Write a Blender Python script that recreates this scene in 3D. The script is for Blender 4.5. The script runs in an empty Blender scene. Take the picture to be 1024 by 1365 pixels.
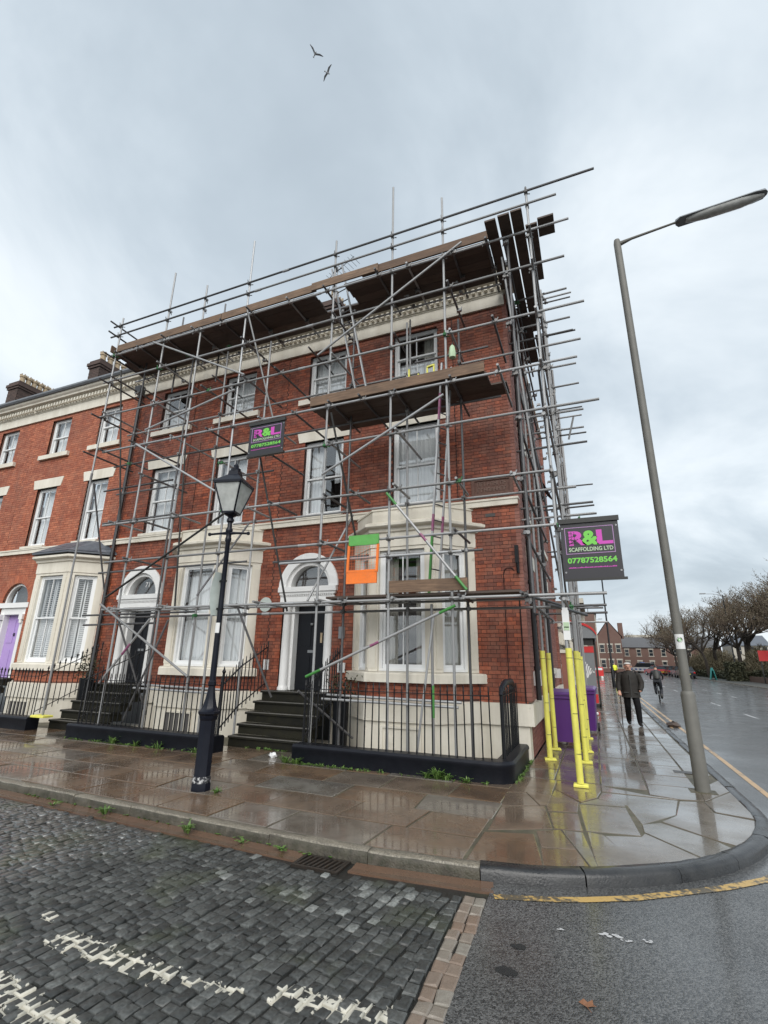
import bpy, bmesh, math, random
from mathutils import Vector, Matrix
random.seed(7)
S = bpy.context.scene
C = bpy.context.collection
R_ = math.radians

# ------------------------------------------------------------------ camera, sky, sun, exposure
CAMZ = 1.65
cam_d = bpy.data.cameras.new('camera'); cam = bpy.data.objects.new('camera', cam_d); C.objects.link(cam)
yaw, pitch, roll = R_(-22.77654), R_(16.93299), R_(0.90245)
fw = Vector((math.sin(yaw)*math.cos(pitch), math.cos(yaw)*math.cos(pitch), math.sin(pitch)))
rt = Vector((math.cos(yaw), -math.sin(yaw), 0)); up = rt.cross(fw)
rt2 = rt*math.cos(roll) + up*math.sin(roll); up2 = up*math.cos(roll) - rt*math.sin(roll)
mw = Matrix.Identity(4)
for i in range(3):
    mw[i][0] = rt2[i]; mw[i][1] = up2[i]; mw[i][2] = -fw[i]
mw[2][3] = CAMZ
cam.matrix_world = mw
cam_d.sensor_fit = 'HORIZONTAL'; cam_d.sensor_width = 36; cam_d.lens = 647.85/1024*36
cam_d.clip_end = 3000; cam_d.clip_start = 0.05
S.camera = cam
S.view_settings.view_transform = 'Standard'; S.view_settings.look = 'None'
S.view_settings.exposure = 0.95; S.view_settings.gamma = 1.0; S.view_settings.use_curve_mapping = False
S.cycles.use_denoising = True
S.cycles.max_bounces = 8; S.cycles.transparent_max_bounces = 24; S.cycles.caustics_reflective = False; S.cycles.caustics_refractive = False
S.cycles.sample_clamp_indirect = 6

SUN_EL, SUN_AZ = R_(40), R_(158)     # azimuth clockwise from +Y
w = bpy.data.worlds.new('World'); S.world = w; w.use_nodes = True
nt = w.node_tree; nt.nodes.clear()
def N(t, **k):
    n = nt.nodes.new(t)
    for a, b in k.items(): setattr(n, a, b)
    return n
def L(a, b): nt.links.new(a, b)
out = N('ShaderNodeOutputWorld'); bg = N('ShaderNodeBackground'); L(bg.outputs[0], out.inputs[0])
sky = N('ShaderNodeTexSky'); sky.sky_type = 'NISHITA'; sky.sun_disc = False
sky.sun_elevation = SUN_EL; sky.sun_rotation = SUN_AZ; sky.air_density = 1.4; sky.dust_density = 3.0
skys = N('ShaderNodeMix', data_type='RGBA', blend_type='MULTIPLY'); skys.inputs[0].default_value = 1
L(sky.outputs[0], skys.inputs[6]); skys.inputs[7].default_value = (0.1, 0.1, 0.1, 1)
tc = N('ShaderNodeTexCoord'); sep = N('ShaderNodeSeparateXYZ'); L(tc.outputs['Generated'], sep.inputs[0])
# project the view direction on a cloud layer (flattened towards the horizon)
mz = N('ShaderNodeMath', operation='MAXIMUM'); L(sep.outputs[2], mz.inputs[0]); mz.inputs[1].default_value = 0.0
az_ = N('ShaderNodeMath', operation='ADD'); L(mz.outputs[0], az_.inputs[0]); az_.inputs[1].default_value = 0.28
dx = N('ShaderNodeMath', operation='DIVIDE'); L(sep.outputs[0], dx.inputs[0]); L(az_.outputs[0], dx.inputs[1])
dy = N('ShaderNodeMath', operation='DIVIDE'); L(sep.outputs[1], dy.inputs[0]); L(az_.outputs[0], dy.inputs[1])
cv = N('ShaderNodeCombineXYZ'); L(dx.outputs[0], cv.inputs[0]); L(dy.outputs[0], cv.inputs[1]); cv.inputs[2].default_value = 40.2
n1 = N('ShaderNodeTexNoise'); n1.inputs['Scale'].default_value = 1.5; n1.inputs['Detail'].default_value = 6; n1.inputs['Roughness'].default_value = 0.56; n1.inputs['Distortion'].default_value = 0.35
L(cv.outputs[0], n1.inputs['Vector'])
n2 = N('ShaderNodeTexNoise'); n2.inputs['Scale'].default_value = 0.55; n2.inputs['Detail'].default_value = 3
L(cv.outputs[0], n2.inputs['Vector'])
mm = N('ShaderNodeMix', data_type='FLOAT'); mm.inputs[0].default_value = 0.4; L(n1.outputs[0], mm.inputs[2]); L(n2.outputs[0], mm.inputs[3])
cr = N('ShaderNodeValToRGB'); L(mm.outputs[0], cr.inputs[0])
cr.color_ramp.interpolation = 'B_SPLINE'
e = cr.color_ramp.elements
e[0].position = 0.36; e[0].color = (0.34, 0.395, 0.445, 1)
e[1].position = 0.60; e[1].color = (0.70, 0.745, 0.775, 1)
m_ = e.new(0.47); m_.color = (0.465, 0.53, 0.585, 1)
mixs = N('ShaderNodeMix', data_type='RGBA'); mixs.inputs[0].default_value = 0.92
L(skys.outputs[2], mixs.inputs[6]); L(cr.outputs[0], mixs.inputs[7])
L(mixs.outputs[2], bg.inputs[0]); bg.inputs[1].default_value = 0.77

sd = bpy.data.lights.new('sun', 'SUN'); so = bpy.data.objects.new('sun', sd); C.objects.link(so)
sd.energy = 1.5; sd.angle = R_(55); sd.color = (1.0, 0.97, 0.93)
sdir = Vector((math.sin(SUN_AZ)*math.cos(SUN_EL), math.cos(SUN_AZ)*math.cos(SUN_EL), math.sin(SUN_EL)))
so.rotation_euler = sdir.to_track_quat('Z', 'Y').to_euler(); so.location = (0, 0, 60)

# ------------------------------------------------------------------ helpers
def unit(v):
    return Vector(v).normalized()
class MB:
    def __init__(s, xf=None): s.v = []; s.f = []; s.t = []; s.m = []; s.xf = xf
    def add(s, vs, fs, tone=0.5, mi=0):
        o = len(s.v)
        if s.xf: vs = [s.xf(*p) for p in vs]
        s.v.extend([tuple(p) for p in vs])
        for f in fs: s.f.append(tuple(o+i for i in f)); s.t.append(tone); s.m.append(mi)
        return s
    def box(s, x0, x1, y0, y1, z0, z1, tone=0.5, mi=0):
        if x0 > x1: x0, x1 = x1, x0
        if y0 > y1: y0, y1 = y1, y0
        if z0 > z1: z0, z1 = z1, z0
        return s.add([(x0,y0,z0),(x1,y0,z0),(x1,y1,z0),(x0,y1,z0),(x0,y0,z1),(x1,y0,z1),(x1,y1,z1),(x0,y1,z1)],
              [(0,3,2,1),(4,5,6,7),(0,1,5,4),(1,2,6,5),(2,3,7,6),(3,0,4,7)], tone, mi)
    def cbox(s, x0, x1, y0, y1, z0, z1, c=0.01, tone=0.5, mi=0):
        # box whose top edges are chamfered
        return s.add([(x0,y0,z0),(x1,y0,z0),(x1,y1,z0),(x0,y1,z0),(x0,y0,z1-c),(x1,y0,z1-c),(x1,y1,z1-c),(x0,y1,z1-c),
                      (x0+c,y0+c,z1),(x1-c,y0+c,z1),(x1-c,y1-c,z1),(x0+c,y1-c,z1)],
              [(0,1,5,4),(1,2,6,5),(2,3,7,6),(3,0,4,7),(4,5,9,8),(5,6,10,9),(6,7,11,10),(7,4,8,11),(8,9,10,11),(0,3,2,1)], tone, mi)
    def beam(s, p0, p1, wd, ht, upv=(0,0,1), tone=0.5, mi=0):
        p0 = Vector(p0); p1 = Vector(p1); d = (p1-p0).normalized(); u = Vector(upv)
        sd_ = d.cross(u)
        if sd_.length < 1e-5: sd_ = d.cross(Vector((1,0,0)))
        sd_.normalize(); u = sd_.cross(d)
        a = sd_*wd/2; b = u*ht/2
        vs = [p0-a-b, p0+a-b, p0+a+b, p0-a+b, p1-a-b, p1+a-b, p1+a+b, p1-a+b]
        return s.add(vs, [(0,1,2,3),(7,6,5,4),(0,4,5,1),(1,5,6,2),(2,6,7,3),(3,7,4,0)], tone, mi)
    def tube(s, p0, p1, r, n=10, r2=None, caps=True, tone=0.5, mi=0):
        p0 = Vector(p0); p1 = Vector(p1); r2 = r if r2 is None else r2
        d = (p1-p0).normalized(); a = d.cross(Vector((0,0,1)))
        if a.length < 1e-4: a = d.cross(Vector((1,0,0)))
        a.normalize(); b = d.cross(a)
        vs = []
        for p, q in ((p0, r), (p1, r2)):
            for i in range(n):
                t = 2*math.pi*i/n; vs.append(p + (a*math.cos(t)+b*math.sin(t))*q)
        fs = [(i, (i+1) % n, n+(i+1) % n, n+i) for i in range(n)]
        fs = [tuple(reversed(f)) for f in fs]
        if caps: fs += [tuple(range(n)), tuple(range(2*n-1, n-1, -1))]
        return s.add(vs, fs, tone, mi)
    def pipe(s, pts, r, n=8, tone=0.5, mi=0):
        # continuous tube along a polyline; r a number or list
        pts = [Vector(p) for p in pts]; vs = []; fs = []
        pa = None
        for k, p in enumerate(pts):
            d = (pts[min(k+1, len(pts)-1)] - pts[max(k-1, 0)]).normalized()
            if pa is None:
                pa = d.cross(Vector((0,0,1)))
                if pa.length < 1e-3: pa = d.cross(Vector((1,0,0)))
            a = (pa - d*pa.dot(d)).normalized(); b = d.cross(a); pa = a
            q = r[k] if isinstance(r, (list, tuple)) else r
            for i in range(n):
                t = 2*math.pi*i/n; vs.append(p + (a*math.cos(t)+b*math.sin(t))*q)
        for k in range(len(pts)-1):
            for i in range(n):
                fs.append((k*n+i, k*n+(i+1) % n, (k+1)*n+(i+1) % n, (k+1)*n+i))
        m = (len(pts)-1)*n
        fs += [tuple(range(n-1, -1, -1)), tuple(m+i for i in range(n))]
        return s.add(vs, fs, tone, mi)
    def lathe(s, prof, n=16, c=(0,0,0), tone=0.5, mi=0, sx=1, sy=1):
        vs = []; fs = []
        for r, z in prof:
            for i in range(n):
                t = 2*math.pi*(i+.5)/n; vs.append((c[0]+r*sx*math.cos(t), c[1]+r*sy*math.sin(t), c[2]+z))
        for k in range(len(prof)-1):
            for i in range(n):
                fs.append((k*n+i, k*n+(i+1) % n, (k+1)*n+(i+1) % n, (k+1)*n+i))
        m = (len(prof)-1)*n
        fs += [tuple(range(n-1, -1, -1)), tuple(m+i for i in range(n))]
        return s.add(vs, fs, tone, mi)
    def prism(s, poly, z0, z1, c=0.0, tone=0.5, mi=0):
        # poly counter-clockwise xy; optional top chamfer c
        n = len(poly)
        cx = sum(p[0] for p in poly)/n; cy = sum(p[1] for p in poly)/n
        vs = [(x, y, z0) for x, y in poly] + [(x, y, z1-c) for x, y in poly]
        fs = [(i, (i+1) % n, n+(i+1) % n, n+i) for i in range(n)] + [tuple(range(n-1, -1, -1))]
        if c > 0:
            ins = inset(poly, c*1.6)
            vs += [(x, y, z1) for x, y in ins]
            fs += [(n+i, n+(i+1) % n, 2*n+(i+1) % n, 2*n+i) for i in range(n)] + [tuple(2*n+i for i in range(n))]
        else: fs.append(tuple(n+i for i in range(n)))
        return s.add(vs, fs, tone, mi)
    def sweep(s, path, prof, tone=0.5, mi=0, cap=True, cut=None):
        # prof: (offset to the right of the path, z) ; path open polyline in xy
        k = len(prof); cols = []
        for d, z in prof:
            cols.append([(x, y, z) for x, y in offset(path, d, cut)])
        vs = [cols[j][i] for i in range(len(path)) for j in range(k)]
        fs = []
        for i in range(len(path)-1):
            for j in range(k-1):
                fs.append((i*k+j, (i+1)*k+j, (i+1)*k+j+1, i*k+j+1))
        if cap:
            fs.append(tuple(range(k-1, -1, -1))); m = (len(path)-1)*k; fs.append(tuple(m+j for j in range(k)))
        return s.add(vs, fs, tone, mi)
def offset(path, d, cut=None):
    # offset polyline to its right by d, mitred; ends slid onto line y=cut if given
    P = [Vector((p[0], p[1])) for p in path]; segs = []
    for a, b in zip(P[:-1], P[1:]):
        t = (b-a).normalized(); n = Vector((t.y, -t.x)); segs.append((a+n*d, b+n*d, t))
    o = []
    for i in range(len(P)):
        if i == 0:
            q = segs[0][0]; t = segs[0][2]
            if cut is not None and abs(t.y) > 1e-6: q = q + t*((cut-q.y)/t.y)
        elif i == len(P)-1:
            q = segs[-1][1]; t = segs[-1][2]
            if cut is not None and abs(t.y) > 1e-6: q = q + t*((cut-q.y)/t.y)
        else:
            a, _, t = segs[i-1]; c, _, u = segs[i]
            den = t.x*u.y - t.y*u.x
            if abs(den) < 1e-6: q = segs[i][0]
            else:
                k = ((c.x-a.x)*u.y - (c.y-a.y)*u.x)/den; q = a + t*k
        o.append((q.x, q.y))
    return o
def inset(poly, d):
    n = len(poly); P = [Vector(p) for p in poly]; o = []
    for i in range(n):
        a, b, c = P[i-1], P[i], P[(i+1) % n]
        t = (b-a); u = (c-b)
        if t.length < 1e-6 or u.length < 1e-6: o.append(tuple(b)); continue
        t.normalize(); u.normalize()
        n1_ = Vector((-t.y, t.x)); n2_ = Vector((-u.y, u.x)); m = n1_+n2_
        if m.length < 1e-4: o.append(tuple(b)); continue
        m = m/m.length; k = d/max(0.35, m.dot(n1_)); o.append(tuple(b+m*k))
    return o
def clip_half(poly, p, n):
    # keep the side where (q-p).n <= 0
    o = []; k = len(poly)
    for i in range(k):
        a = Vector(poly[i]); b = Vector(poly[(i+1) % k])
        da = (a-p).dot(n); db = (b-p).dot(n)
        if da <= 0: o.append(tuple(a))
        if (da < 0 and db > 0) or (da > 0 and db < 0):
            o.append(tuple(a+(b-a)*(da/(da-db))))
    return o
def area(poly):
    return 0.5*sum(poly[i][0]*poly[(i+1) % len(poly)][1]-poly[(i+1) % len(poly)][0]*poly[i][1] for i in range(len(poly)))
def worg(o):
    v = Vector((0,0,0))
    while o is not None: v += o.location; o = o.parent
    return v
def mesh_of(mb, name, mats, smooth=False, sh=35):
    me = bpy.data.meshes.new(name); me.from_pydata(mb.v, [], mb.f)
    at = me.attributes.new('tone', 'FLOAT', 'FACE'); at.data.foreach_set('value', mb.t)
    for m in (mats if isinstance(mats, (list, tuple)) else [mats]): me.materials.append(m)
    me.polygons.foreach_set('material_index', mb.m)
    if smooth:
        me.polygons.foreach_set('use_smooth', [True]*len(me.polygons)); me.set_sharp_from_angle(angle=R_(sh))
    me.update(); return me
def build(mb, name, mats, parent=None, local=False, smooth=False, kind=None, label=None, cat=None, group=None, sh=35):
    # vertices given in world space (local=False) are moved into the parent's frame
    if parent is not None and not local:
        q = worg(parent); mb.v = [(x-q.x, y-q.y, z-q.z) for x, y, z in mb.v]
    o = bpy.data.objects.new(name, mesh_of(mb, name, mats, smooth, sh)); C.objects.link(o); o.parent = parent
    if kind: o['kind'] = kind
    if label: o['label'] = label
    if cat: o['category'] = cat
    if group: o['group'] = group
    return o
def inst(name, me, parent, loc, rot=None, scale=None, label=None, cat=None, group=None, world=True):
    o = bpy.data.objects.new(name, me); C.objects.link(o); o.parent = parent
    l = Vector(loc)
    if parent is not None and world: l = l - worg(parent)
    o.location = l
    if rot is not None: o.rotation_euler = rot
    if scale is not None: o.scale = scale
    if label: o['label'] = label
    if cat: o['category'] = cat
    if group: o['group'] = group
    return o
def thing(name, label, cat, loc=(0,0,0), rz=0, group=None):
    o = bpy.data.objects.new(name, None); C.objects.link(o); o.location = loc; o.rotation_euler = (0, 0, rz)
    o.empty_display_size = 0.2; o['label'] = label; o['category'] = cat
    if group: o['group'] = group
    return o
def copy_tree(o, parent=None):
    c = o.copy(); C.objects.link(c); c.parent = parent
    for ch in list(o.children): copy_tree(ch, c)
    return c

# ------------------------------------------------------------------ materials
def mat(name, col, rough=0.6, metal=0.0, tonevar=0.0, tonecol=None, noise=None, bump=None, spec=0.5, roughvar=None, dirt=None, coat=0.0, rnd=0.0, streak=None):
    """col base colour; tonecol second colour mixed by the per-piece tone; noise=(scale,amount,colour);
    bump=(scale,strength,distance); roughvar=(scale,lo,hi); dirt=(scale,threshold,colour)"""
    m = bpy.data.materials.new(name); m.use_nodes = True; t = m.node_tree; b = t.nodes['Principled BSDF']
    lk = t.links.new
    def nn(ty, **k):
        n = t.nodes.new(ty)
        for a, v in k.items(): setattr(n, a, v)
        return n
    co = nn('ShaderNodeTexCoord').outputs['Object']
    geo = nn('ShaderNodeNewGeometry').outputs['Position']
    rgb = nn('ShaderNodeRGB'); rgb.outputs[0].default_value = (*col, 1); cur = rgb.outputs[0]
    if tonecol is not None:
        at = nn('ShaderNodeAttribute', attribute_name='tone'); mx = nn('ShaderNodeMix', data_type='RGBA')
        lk(at.outputs['Fac'], mx.inputs[0]); lk(cur, mx.inputs[6]); mx.inputs[7].default_value = (*tonecol, 1); cur = mx.outputs[2]
    if rnd:
        oi = nn('ShaderNodeObjectInfo'); mr = nn('ShaderNodeMapRange'); lk(oi.outputs['Random'], mr.inputs[0]); mr.inputs[3].default_value = 1-rnd; mr.inputs[4].default_value = 1+rnd
        mx = nn('ShaderNodeVectorMath', operation='SCALE'); lk(cur, mx.inputs[0]); lk(mr.outputs[0], mx.inputs['Scale']); cur = mx.outputs[0]
    for it in (noise or []):
        sc, am, c2 = it[:3]
        no = nn('ShaderNodeTexNoise'); no.inputs['Scale'].default_value = sc; no.inputs['Detail'].default_value = 7; no.inputs['Roughness'].default_value = 0.62
        lk(geo, no.inputs['Vector'])
        if len(it) > 3:
            vm = nn('ShaderNodeVectorMath', operation='MULTIPLY'); lk(geo, vm.inputs[0]); vm.inputs[1].default_value = it[3]; lk(vm.outputs[0], no.inputs['Vector'])
        mr = nn('ShaderNodeMapRange'); lk(no.outputs[0], mr.inputs[0]); mr.inputs[1].default_value = 0.38; mr.inputs[2].default_value = 0.68; mr.inputs[3].default_value = 0; mr.inputs[4].default_value = am
        mx = nn('ShaderNodeMix', data_type='RGBA'); lk(mr.outputs[0], mx.inputs[0]); lk(cur, mx.inputs[6]); mx.inputs[7].default_value = (*c2, 1); cur = mx.outputs[2]
    if dirt:
        sc, th, c2 = dirt
        no = nn('ShaderNodeTexNoise'); no.inputs['Scale'].default_value = sc; no.inputs['Detail'].default_value = 8; no.inputs['Roughness'].default_value = 0.7; lk(geo, no.inputs['Vector'])
        mr = nn('ShaderNodeMapRange'); lk(no.outputs[0], mr.inputs[0]); mr.inputs[1].default_value = th; mr.inputs[2].default_value = th+0.12
        mx = nn('ShaderNodeMix', data_type='RGBA'); lk(mr.outputs[0], mx.inputs[0]); lk(cur, mx.inputs[6]); mx.inputs[7].default_value = (*c2, 1); cur = mx.outputs[2]
    lk(cur, b.inputs['Base Color'])
    b.inputs['Roughness'].default_value = rough; b.inputs['Metallic'].default_value = metal
    b.inputs['Specular IOR Level'].default_value = spec
    b.inputs['Coat Weight'].default_value = coat
    if roughvar:
        sc, lo, hi = roughvar[:3]
        no = nn('ShaderNodeTexNoise'); no.inputs['Scale'].default_value = sc; no.inputs['Detail'].default_value = 5; lk(geo, no.inputs['Vector'])
        mr = nn('ShaderNodeMapRange'); lk(no.outputs[0], mr.inputs[0]); mr.inputs[1].default_value = 0.38; mr.inputs[2].default_value = 0.62; mr.inputs[3].default_value = lo; mr.inputs[4].default_value = hi
        lk(mr.outputs[0], b.inputs['Roughness'])
    if bump:
        prev = None
        for sc, st, di in bump:
            no = nn('ShaderNodeTexNoise'); no.inputs['Scale'].default_value = sc; no.inputs['Detail'].default_value = 4; lk(geo, no.inputs['Vector'])
            bu = nn('ShaderNodeBump'); bu.inputs['Strength'].default_value = st; bu.inputs['Distance'].default_value = di; lk(no.outputs[0], bu.inputs['Height'])
            if prev is not None: lk(prev, bu.inputs['Normal'])
            prev = bu.outputs[0]
        lk(prev, b.inputs['Normal'])
    return m
M = {}
M['brick'] = mat('brick_red', (0.17,0.034,0.015), 0.6, tonecol=(0.50,0.115,0.042), noise=[(0.8,0.45,(0.12,0.026,0.014)),(26,0.4,(0.08,0.02,0.011)),(2.6,0.5,(0.055,0.018,0.014),(1,1,0.13)),(5.0,0.22,(0.46,0.25,0.17))], bump=[(160,0.25,0.004)])
M['brick_l'] = mat('brick_orange', (0.34,0.080,0.034), 0.62, tonecol=(0.60,0.185,0.085), noise=[(1.0,0.45,(0.2,0.055,0.03)),(34,0.3,(0.16,0.045,0.026)),(3.0,0.35,(0.13,0.042,0.03),(1,1,0.18)),(5.0,0.2,(0.5,0.3,0.2))], bump=[(160,0.25,0.004)])
M['brick_s'] = mat('brick_pink', (0.23,0.085,0.062), 0.65, tonecol=(0.36,0.155,0.115), noise=[(1.3,0.4,(0.17,0.06,0.045)),(34,0.3,(0.13,0.05,0.04))], bump=[(160,0.25,0.004)])
M['mortar'] = mat('mortar_dark', (0.05,0.022,0.017), 0.85, noise=[(6,0.5,(0.11,0.06,0.048))])
M['mortar_l'] = mat('mortar_brown', (0.13,0.058,0.038), 0.85, noise=[(6,0.5,(0.2,0.12,0.09))])
M['stucco'] = mat('cream_stucco', (0.79,0.75,0.655), 0.55, noise=[(0.9,0.22,(0.56,0.5,0.4)),(14,0.12,(0.5,0.45,0.36)),(4,0.4,(0.46,0.41,0.32),(1,1,0.10)),(1.7,0.25,(0.5,0.46,0.37),(1,1,0.3))], bump=[(40,0.12,0.004)], dirt=(3.1,0.63,(0.38,0.34,0.26)))
M['white'] = mat('white_paint', (0.80,0.80,0.79), 0.4, noise=[(3,0.15,(0.66,0.66,0.64)),(9,0.15,(0.6,0.6,0.57),(1,1,0.15))])
M['sash'] = mat('white_sash', (0.80,0.81,0.81), 0.35, noise=[(4,0.1,(0.68,0.68,0.66))])
M['black'] = mat('black_iron', (0.005,0.006,0.008), 0.4, spec=0.25, noise=[(9,0.25,(0.016,0.016,0.018))], bump=[(60,0.15,0.002)])
M['navy'] = mat('black_masonry_paint', (0.006,0.007,0.011), 0.42, spec=0.22, noise=[(5,0.4,(0.016,0.018,0.024)),(40,0.2,(0.005,0.006,0.008))], bump=[(35,0.35,0.006)], dirt=(9,0.66,(0.10,0.10,0.095)))
M['lampblack'] = mat('lamp_black_paint', (0.004,0.005,0.011), 0.32, spec=0.28, noise=[(8,0.3,(0.012,0.014,0.022))], bump=[(50,0.15,0.002)], dirt=(16,0.72,(0.22,0.22,0.22)))
M['galv'] = mat('galvanised_tube', (0.30,0.305,0.31), 0.48, 0.3, noise=[(7,0.5,(0.26,0.26,0.26)),(40,0.3,(0.3,0.29,0.27))], rnd=0.3, dirt=(11,0.70,(0.16,0.12,0.10)))
M['galvd'] = mat('dark_tube', (0.13,0.13,0.135), 0.5, 0.55, noise=[(7,0.5,(0.08,0.075,0.07))], rnd=0.3, dirt=(9,0.64,(0.10,0.06,0.045)))
M['alu'] = mat('bright_tube', (0.42,0.43,0.44), 0.45, 0.4, noise=[(9,0.45,(0.34,0.34,0.34)),(3,0.4,(0.3,0.3,0.3))])
M['clamp'] = mat('coupler_steel', (0.20,0.20,0.20), 0.5, 0.6, noise=[(30,0.5,(0.1,0.085,0.07))])
M['green'] = mat('green_paint', (0.05,0.22,0.045), 0.45, noise=[(20,0.35,(0.05,0.2,0.04))])
M['greend'] = mat('dark_green_paint', (0.03,0.16,0.05), 0.5, noise=[(30,0.4,(0.05,0.08,0.05))])
M['magenta'] = mat('magenta_paint', (0.26,0.05,0.15), 0.5, noise=[(20,0.6,(0.2,0.17,0.18))])
M['board'] = mat('scaffold_board', (0.15,0.085,0.05), 0.75, tonecol=(0.31,0.2,0.125), noise=[(4,0.75,(0.075,0.045,0.028),(0.6,9,9)),(2,0.5,(0.075,0.05,0.036)),(14,0.4,(0.05,0.032,0.022),(0.3,4,4))], bump=[(50,0.3,0.004)])
M['boardd'] = mat('wet_board', (0.055,0.038,0.03), 0.7, tonecol=(0.12,0.085,0.066), noise=[(3,0.5,(0.03,0.022,0.018),(1,6,6))], bump=[(50,0.3,0.004)])
M['yellow'] = mat('yellow_foam', (0.78,0.74,0.12), 0.55, noise=[(5,0.3,(0.6,0.56,0.12)),(16,0.45,(0.45,0.41,0.13),(1,1,0.25))], dirt=(14,0.64,(0.26,0.23,0.10)), bump=[(18,0.4,0.008)])
M['strap'] = mat('black_strap', (0.02,0.02,0.018), 0.5)
M['slate'] = mat('slate', (0.07,0.08,0.10), 0.45, tonecol=(0.15,0.165,0.19), noise=[(12,0.4,(0.05,0.055,0.06))], bump=[(30,0.2,0.004)])
M['lead'] = mat('lead_sheet', (0.17,0.185,0.205), 0.5, noise=[(4,0.5,(0.11,0.115,0.12))])
M['curtain'] = mat('net_curtain', (0.80,0.82,0.83), 0.9, noise=[(4,0.35,(0.6,0.63,0.65),(1,1,0.2))])
M['drape'] = mat('beige_drape', (0.46,0.45,0.41), 0.9, noise=[(9,0.4,(0.22,0.21,0.19),(1,1,0.1))])
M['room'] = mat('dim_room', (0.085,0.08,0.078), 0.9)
M['doorb'] = mat('black_door', (0.005,0.006,0.009), 0.45, spec=0.3)
M['lilac'] = mat('lilac_door', (0.42,0.29,0.60), 0.4, noise=[(5,0.15,(0.36,0.25,0.52))])
M['step'] = mat('dark_stone_step', (0.009,0.009,0.008), 0.55, spec=0.15, tonecol=(0.020,0.019,0.015), noise=[(7,0.5,(0.03,0.028,0.014)),(30,0.3,(0.010,0.010,0.008))], bump=[(40,0.3,0.005)])
M['stepedge'] = mat('worn_step_edge', (0.13,0.125,0.115), 0.4, noise=[(12,0.5,(0.06,0.057,0.05))])
M['flag'] = mat('wet_flagstone', (0.165,0.090,0.042), 0.3, tonecol=(0.19,0.185,0.165), noise=[(1.6,0.55,(0.085,0.052,0.028)),(7,0.45,(0.055,0.045,0.034)),(60,0.35,(0.2,0.17,0.14)),(140,0.35,(0.04,0.032,0.026))], bump=[(2.2,0.25,0.02),(60,0.3,0.004)], roughvar=(1.7,0.10,0.40))
M['flagj'] = mat('joint_mortar', (0.075,0.064,0.046), 0.6, noise=[(2.3,0.8,(0.17,0.15,0.105)),(5,0.55,(0.04,0.036,0.028)),(9,0.4,(0.055,0.065,0.025))], bump=[(80,0.4,0.006)])
M['kerb'] = mat('granite_kerb', (0.29,0.26,0.205), 0.5, noise=[(2,0.4,(0.2,0.18,0.145)),(75,1.0,(0.06,0.052,0.042)),(22,0.35,(0.1,0.09,0.07))], bump=[(70,0.5,0.008)], roughvar=(3,0.25,0.6), dirt=(5,0.62,(0.12,0.105,0.075)))
M['kerbd'] = mat('dark_kerb', (0.018,0.019,0.021), 0.4, noise=[(2.5,0.5,(0.035,0.036,0.038)),(60,0.5,(0.009,0.0095,0.010)),(9,0.3,(0.05,0.048,0.044))], bump=[(9,0.3,0.012),(55,0.6,0.006)], roughvar=(3,0.25,0.55))
M['kerbface'] = mat('grimy_shaded_granite_face', (0.055,0.048,0.036), 0.6, noise=[(40,0.7,(0.02,0.018,0.014)),(9,0.5,(0.16,0.14,0.11)),(16,0.4,(0.03,0.036,0.014))], bump=[(60,0.7,0.01)])  # upright kerb face: splash grime, with the face's shade also put into the colour
M['gutter'] = mat('sandstone_channel', (0.135,0.075,0.047), 0.35, tonecol=(0.17,0.11,0.075), noise=[(4,0.5,(0.085,0.05,0.033)),(60,0.3,(0.07,0.05,0.04))], bump=[(50,0.4,0.006)], roughvar=(2,0.12,0.4))
M['edging'] = mat('buff_sett', (0.21,0.145,0.105), 0.4, tonecol=(0.25,0.235,0.20), noise=[(20,0.4,(0.13,0.1,0.08)),(90,0.3,(0.1,0.08,0.07))], bump=[(70,0.4,0.005)], roughvar=(4,0.2,0.5))
M['leafgreen'] = mat('weed_leaf', (0.06,0.13,0.025), 0.5, tonecol=(0.13,0.21,0.05))
M['glasslamp'] = None
M['purple'] = mat('purple_bin', (0.10,0.028,0.19), 0.36, noise=[(6,0.2,(0.075,0.022,0.14))])
M['signdark'] = mat('banner_black', (0.022,0.021,0.026), 0.45)
M['signmag'] = mat('banner_magenta', (0.55,0.06,0.42), 0.5)
M['siggreen'] = mat('banner_green', (0.16,0.55,0.07), 0.5)
M['siglilac'] = mat('banner_lilac', (0.38,0.22,0.42), 0.5)
M['sigpale'] = mat('banner_pale', (0.42,0.55,0.36), 0.5)
M['plate'] = mat('pale_enamel_plate', (0.50,0.55,0.52), 0.45, noise=[(12,0.4,(0.36,0.42,0.38))])
M['wornwhite'] = mat('flaking_white_paint', (0.006,0.007,0.012), 0.4, dirt=(22,0.47,(0.5,0.5,0.5)))
M['orange'] = mat('orange_plastic', (0.90,0.20,0.02), 0.45, noise=[(6,0.35,(0.6,0.14,0.03)),(30,0.3,(0.5,0.16,0.07))], bump=[(5,0.6,0.02)])
M['greenp'] = mat('green_plastic', (0.10,0.38,0.075), 0.45, noise=[(6,0.35,(0.07,0.24,0.05)),(30,0.3,(0.15,0.3,0.1))], bump=[(5,0.6,0.02)])
M['postgrey'] = mat('weathered_lamp_post', (0.15,0.147,0.132), 0.6, 0.05, noise=[(4,0.5,(0.085,0.082,0.072)),(7,0.45,(0.16,0.15,0.13),(3,3,0.3))], bump=[(40,0.25,0.003)], dirt=(6,0.63,(0.055,0.05,0.042)))
M['pvc'] = mat('white_plastic', (0.72,0.72,0.71), 0.4)
M['darkpipe'] = mat('black_downpipe', (0.02,0.02,0.022), 0.4)
M['dishgrey'] = mat('dark_dish', (0.05,0.055,0.065), 0.5)
M['red'] = mat('red_paint', (0.55,0.03,0.03), 0.4)
M['greyb'] = mat('grey_metal', (0.22,0.23,0.24), 0.4, 0.3)
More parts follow.
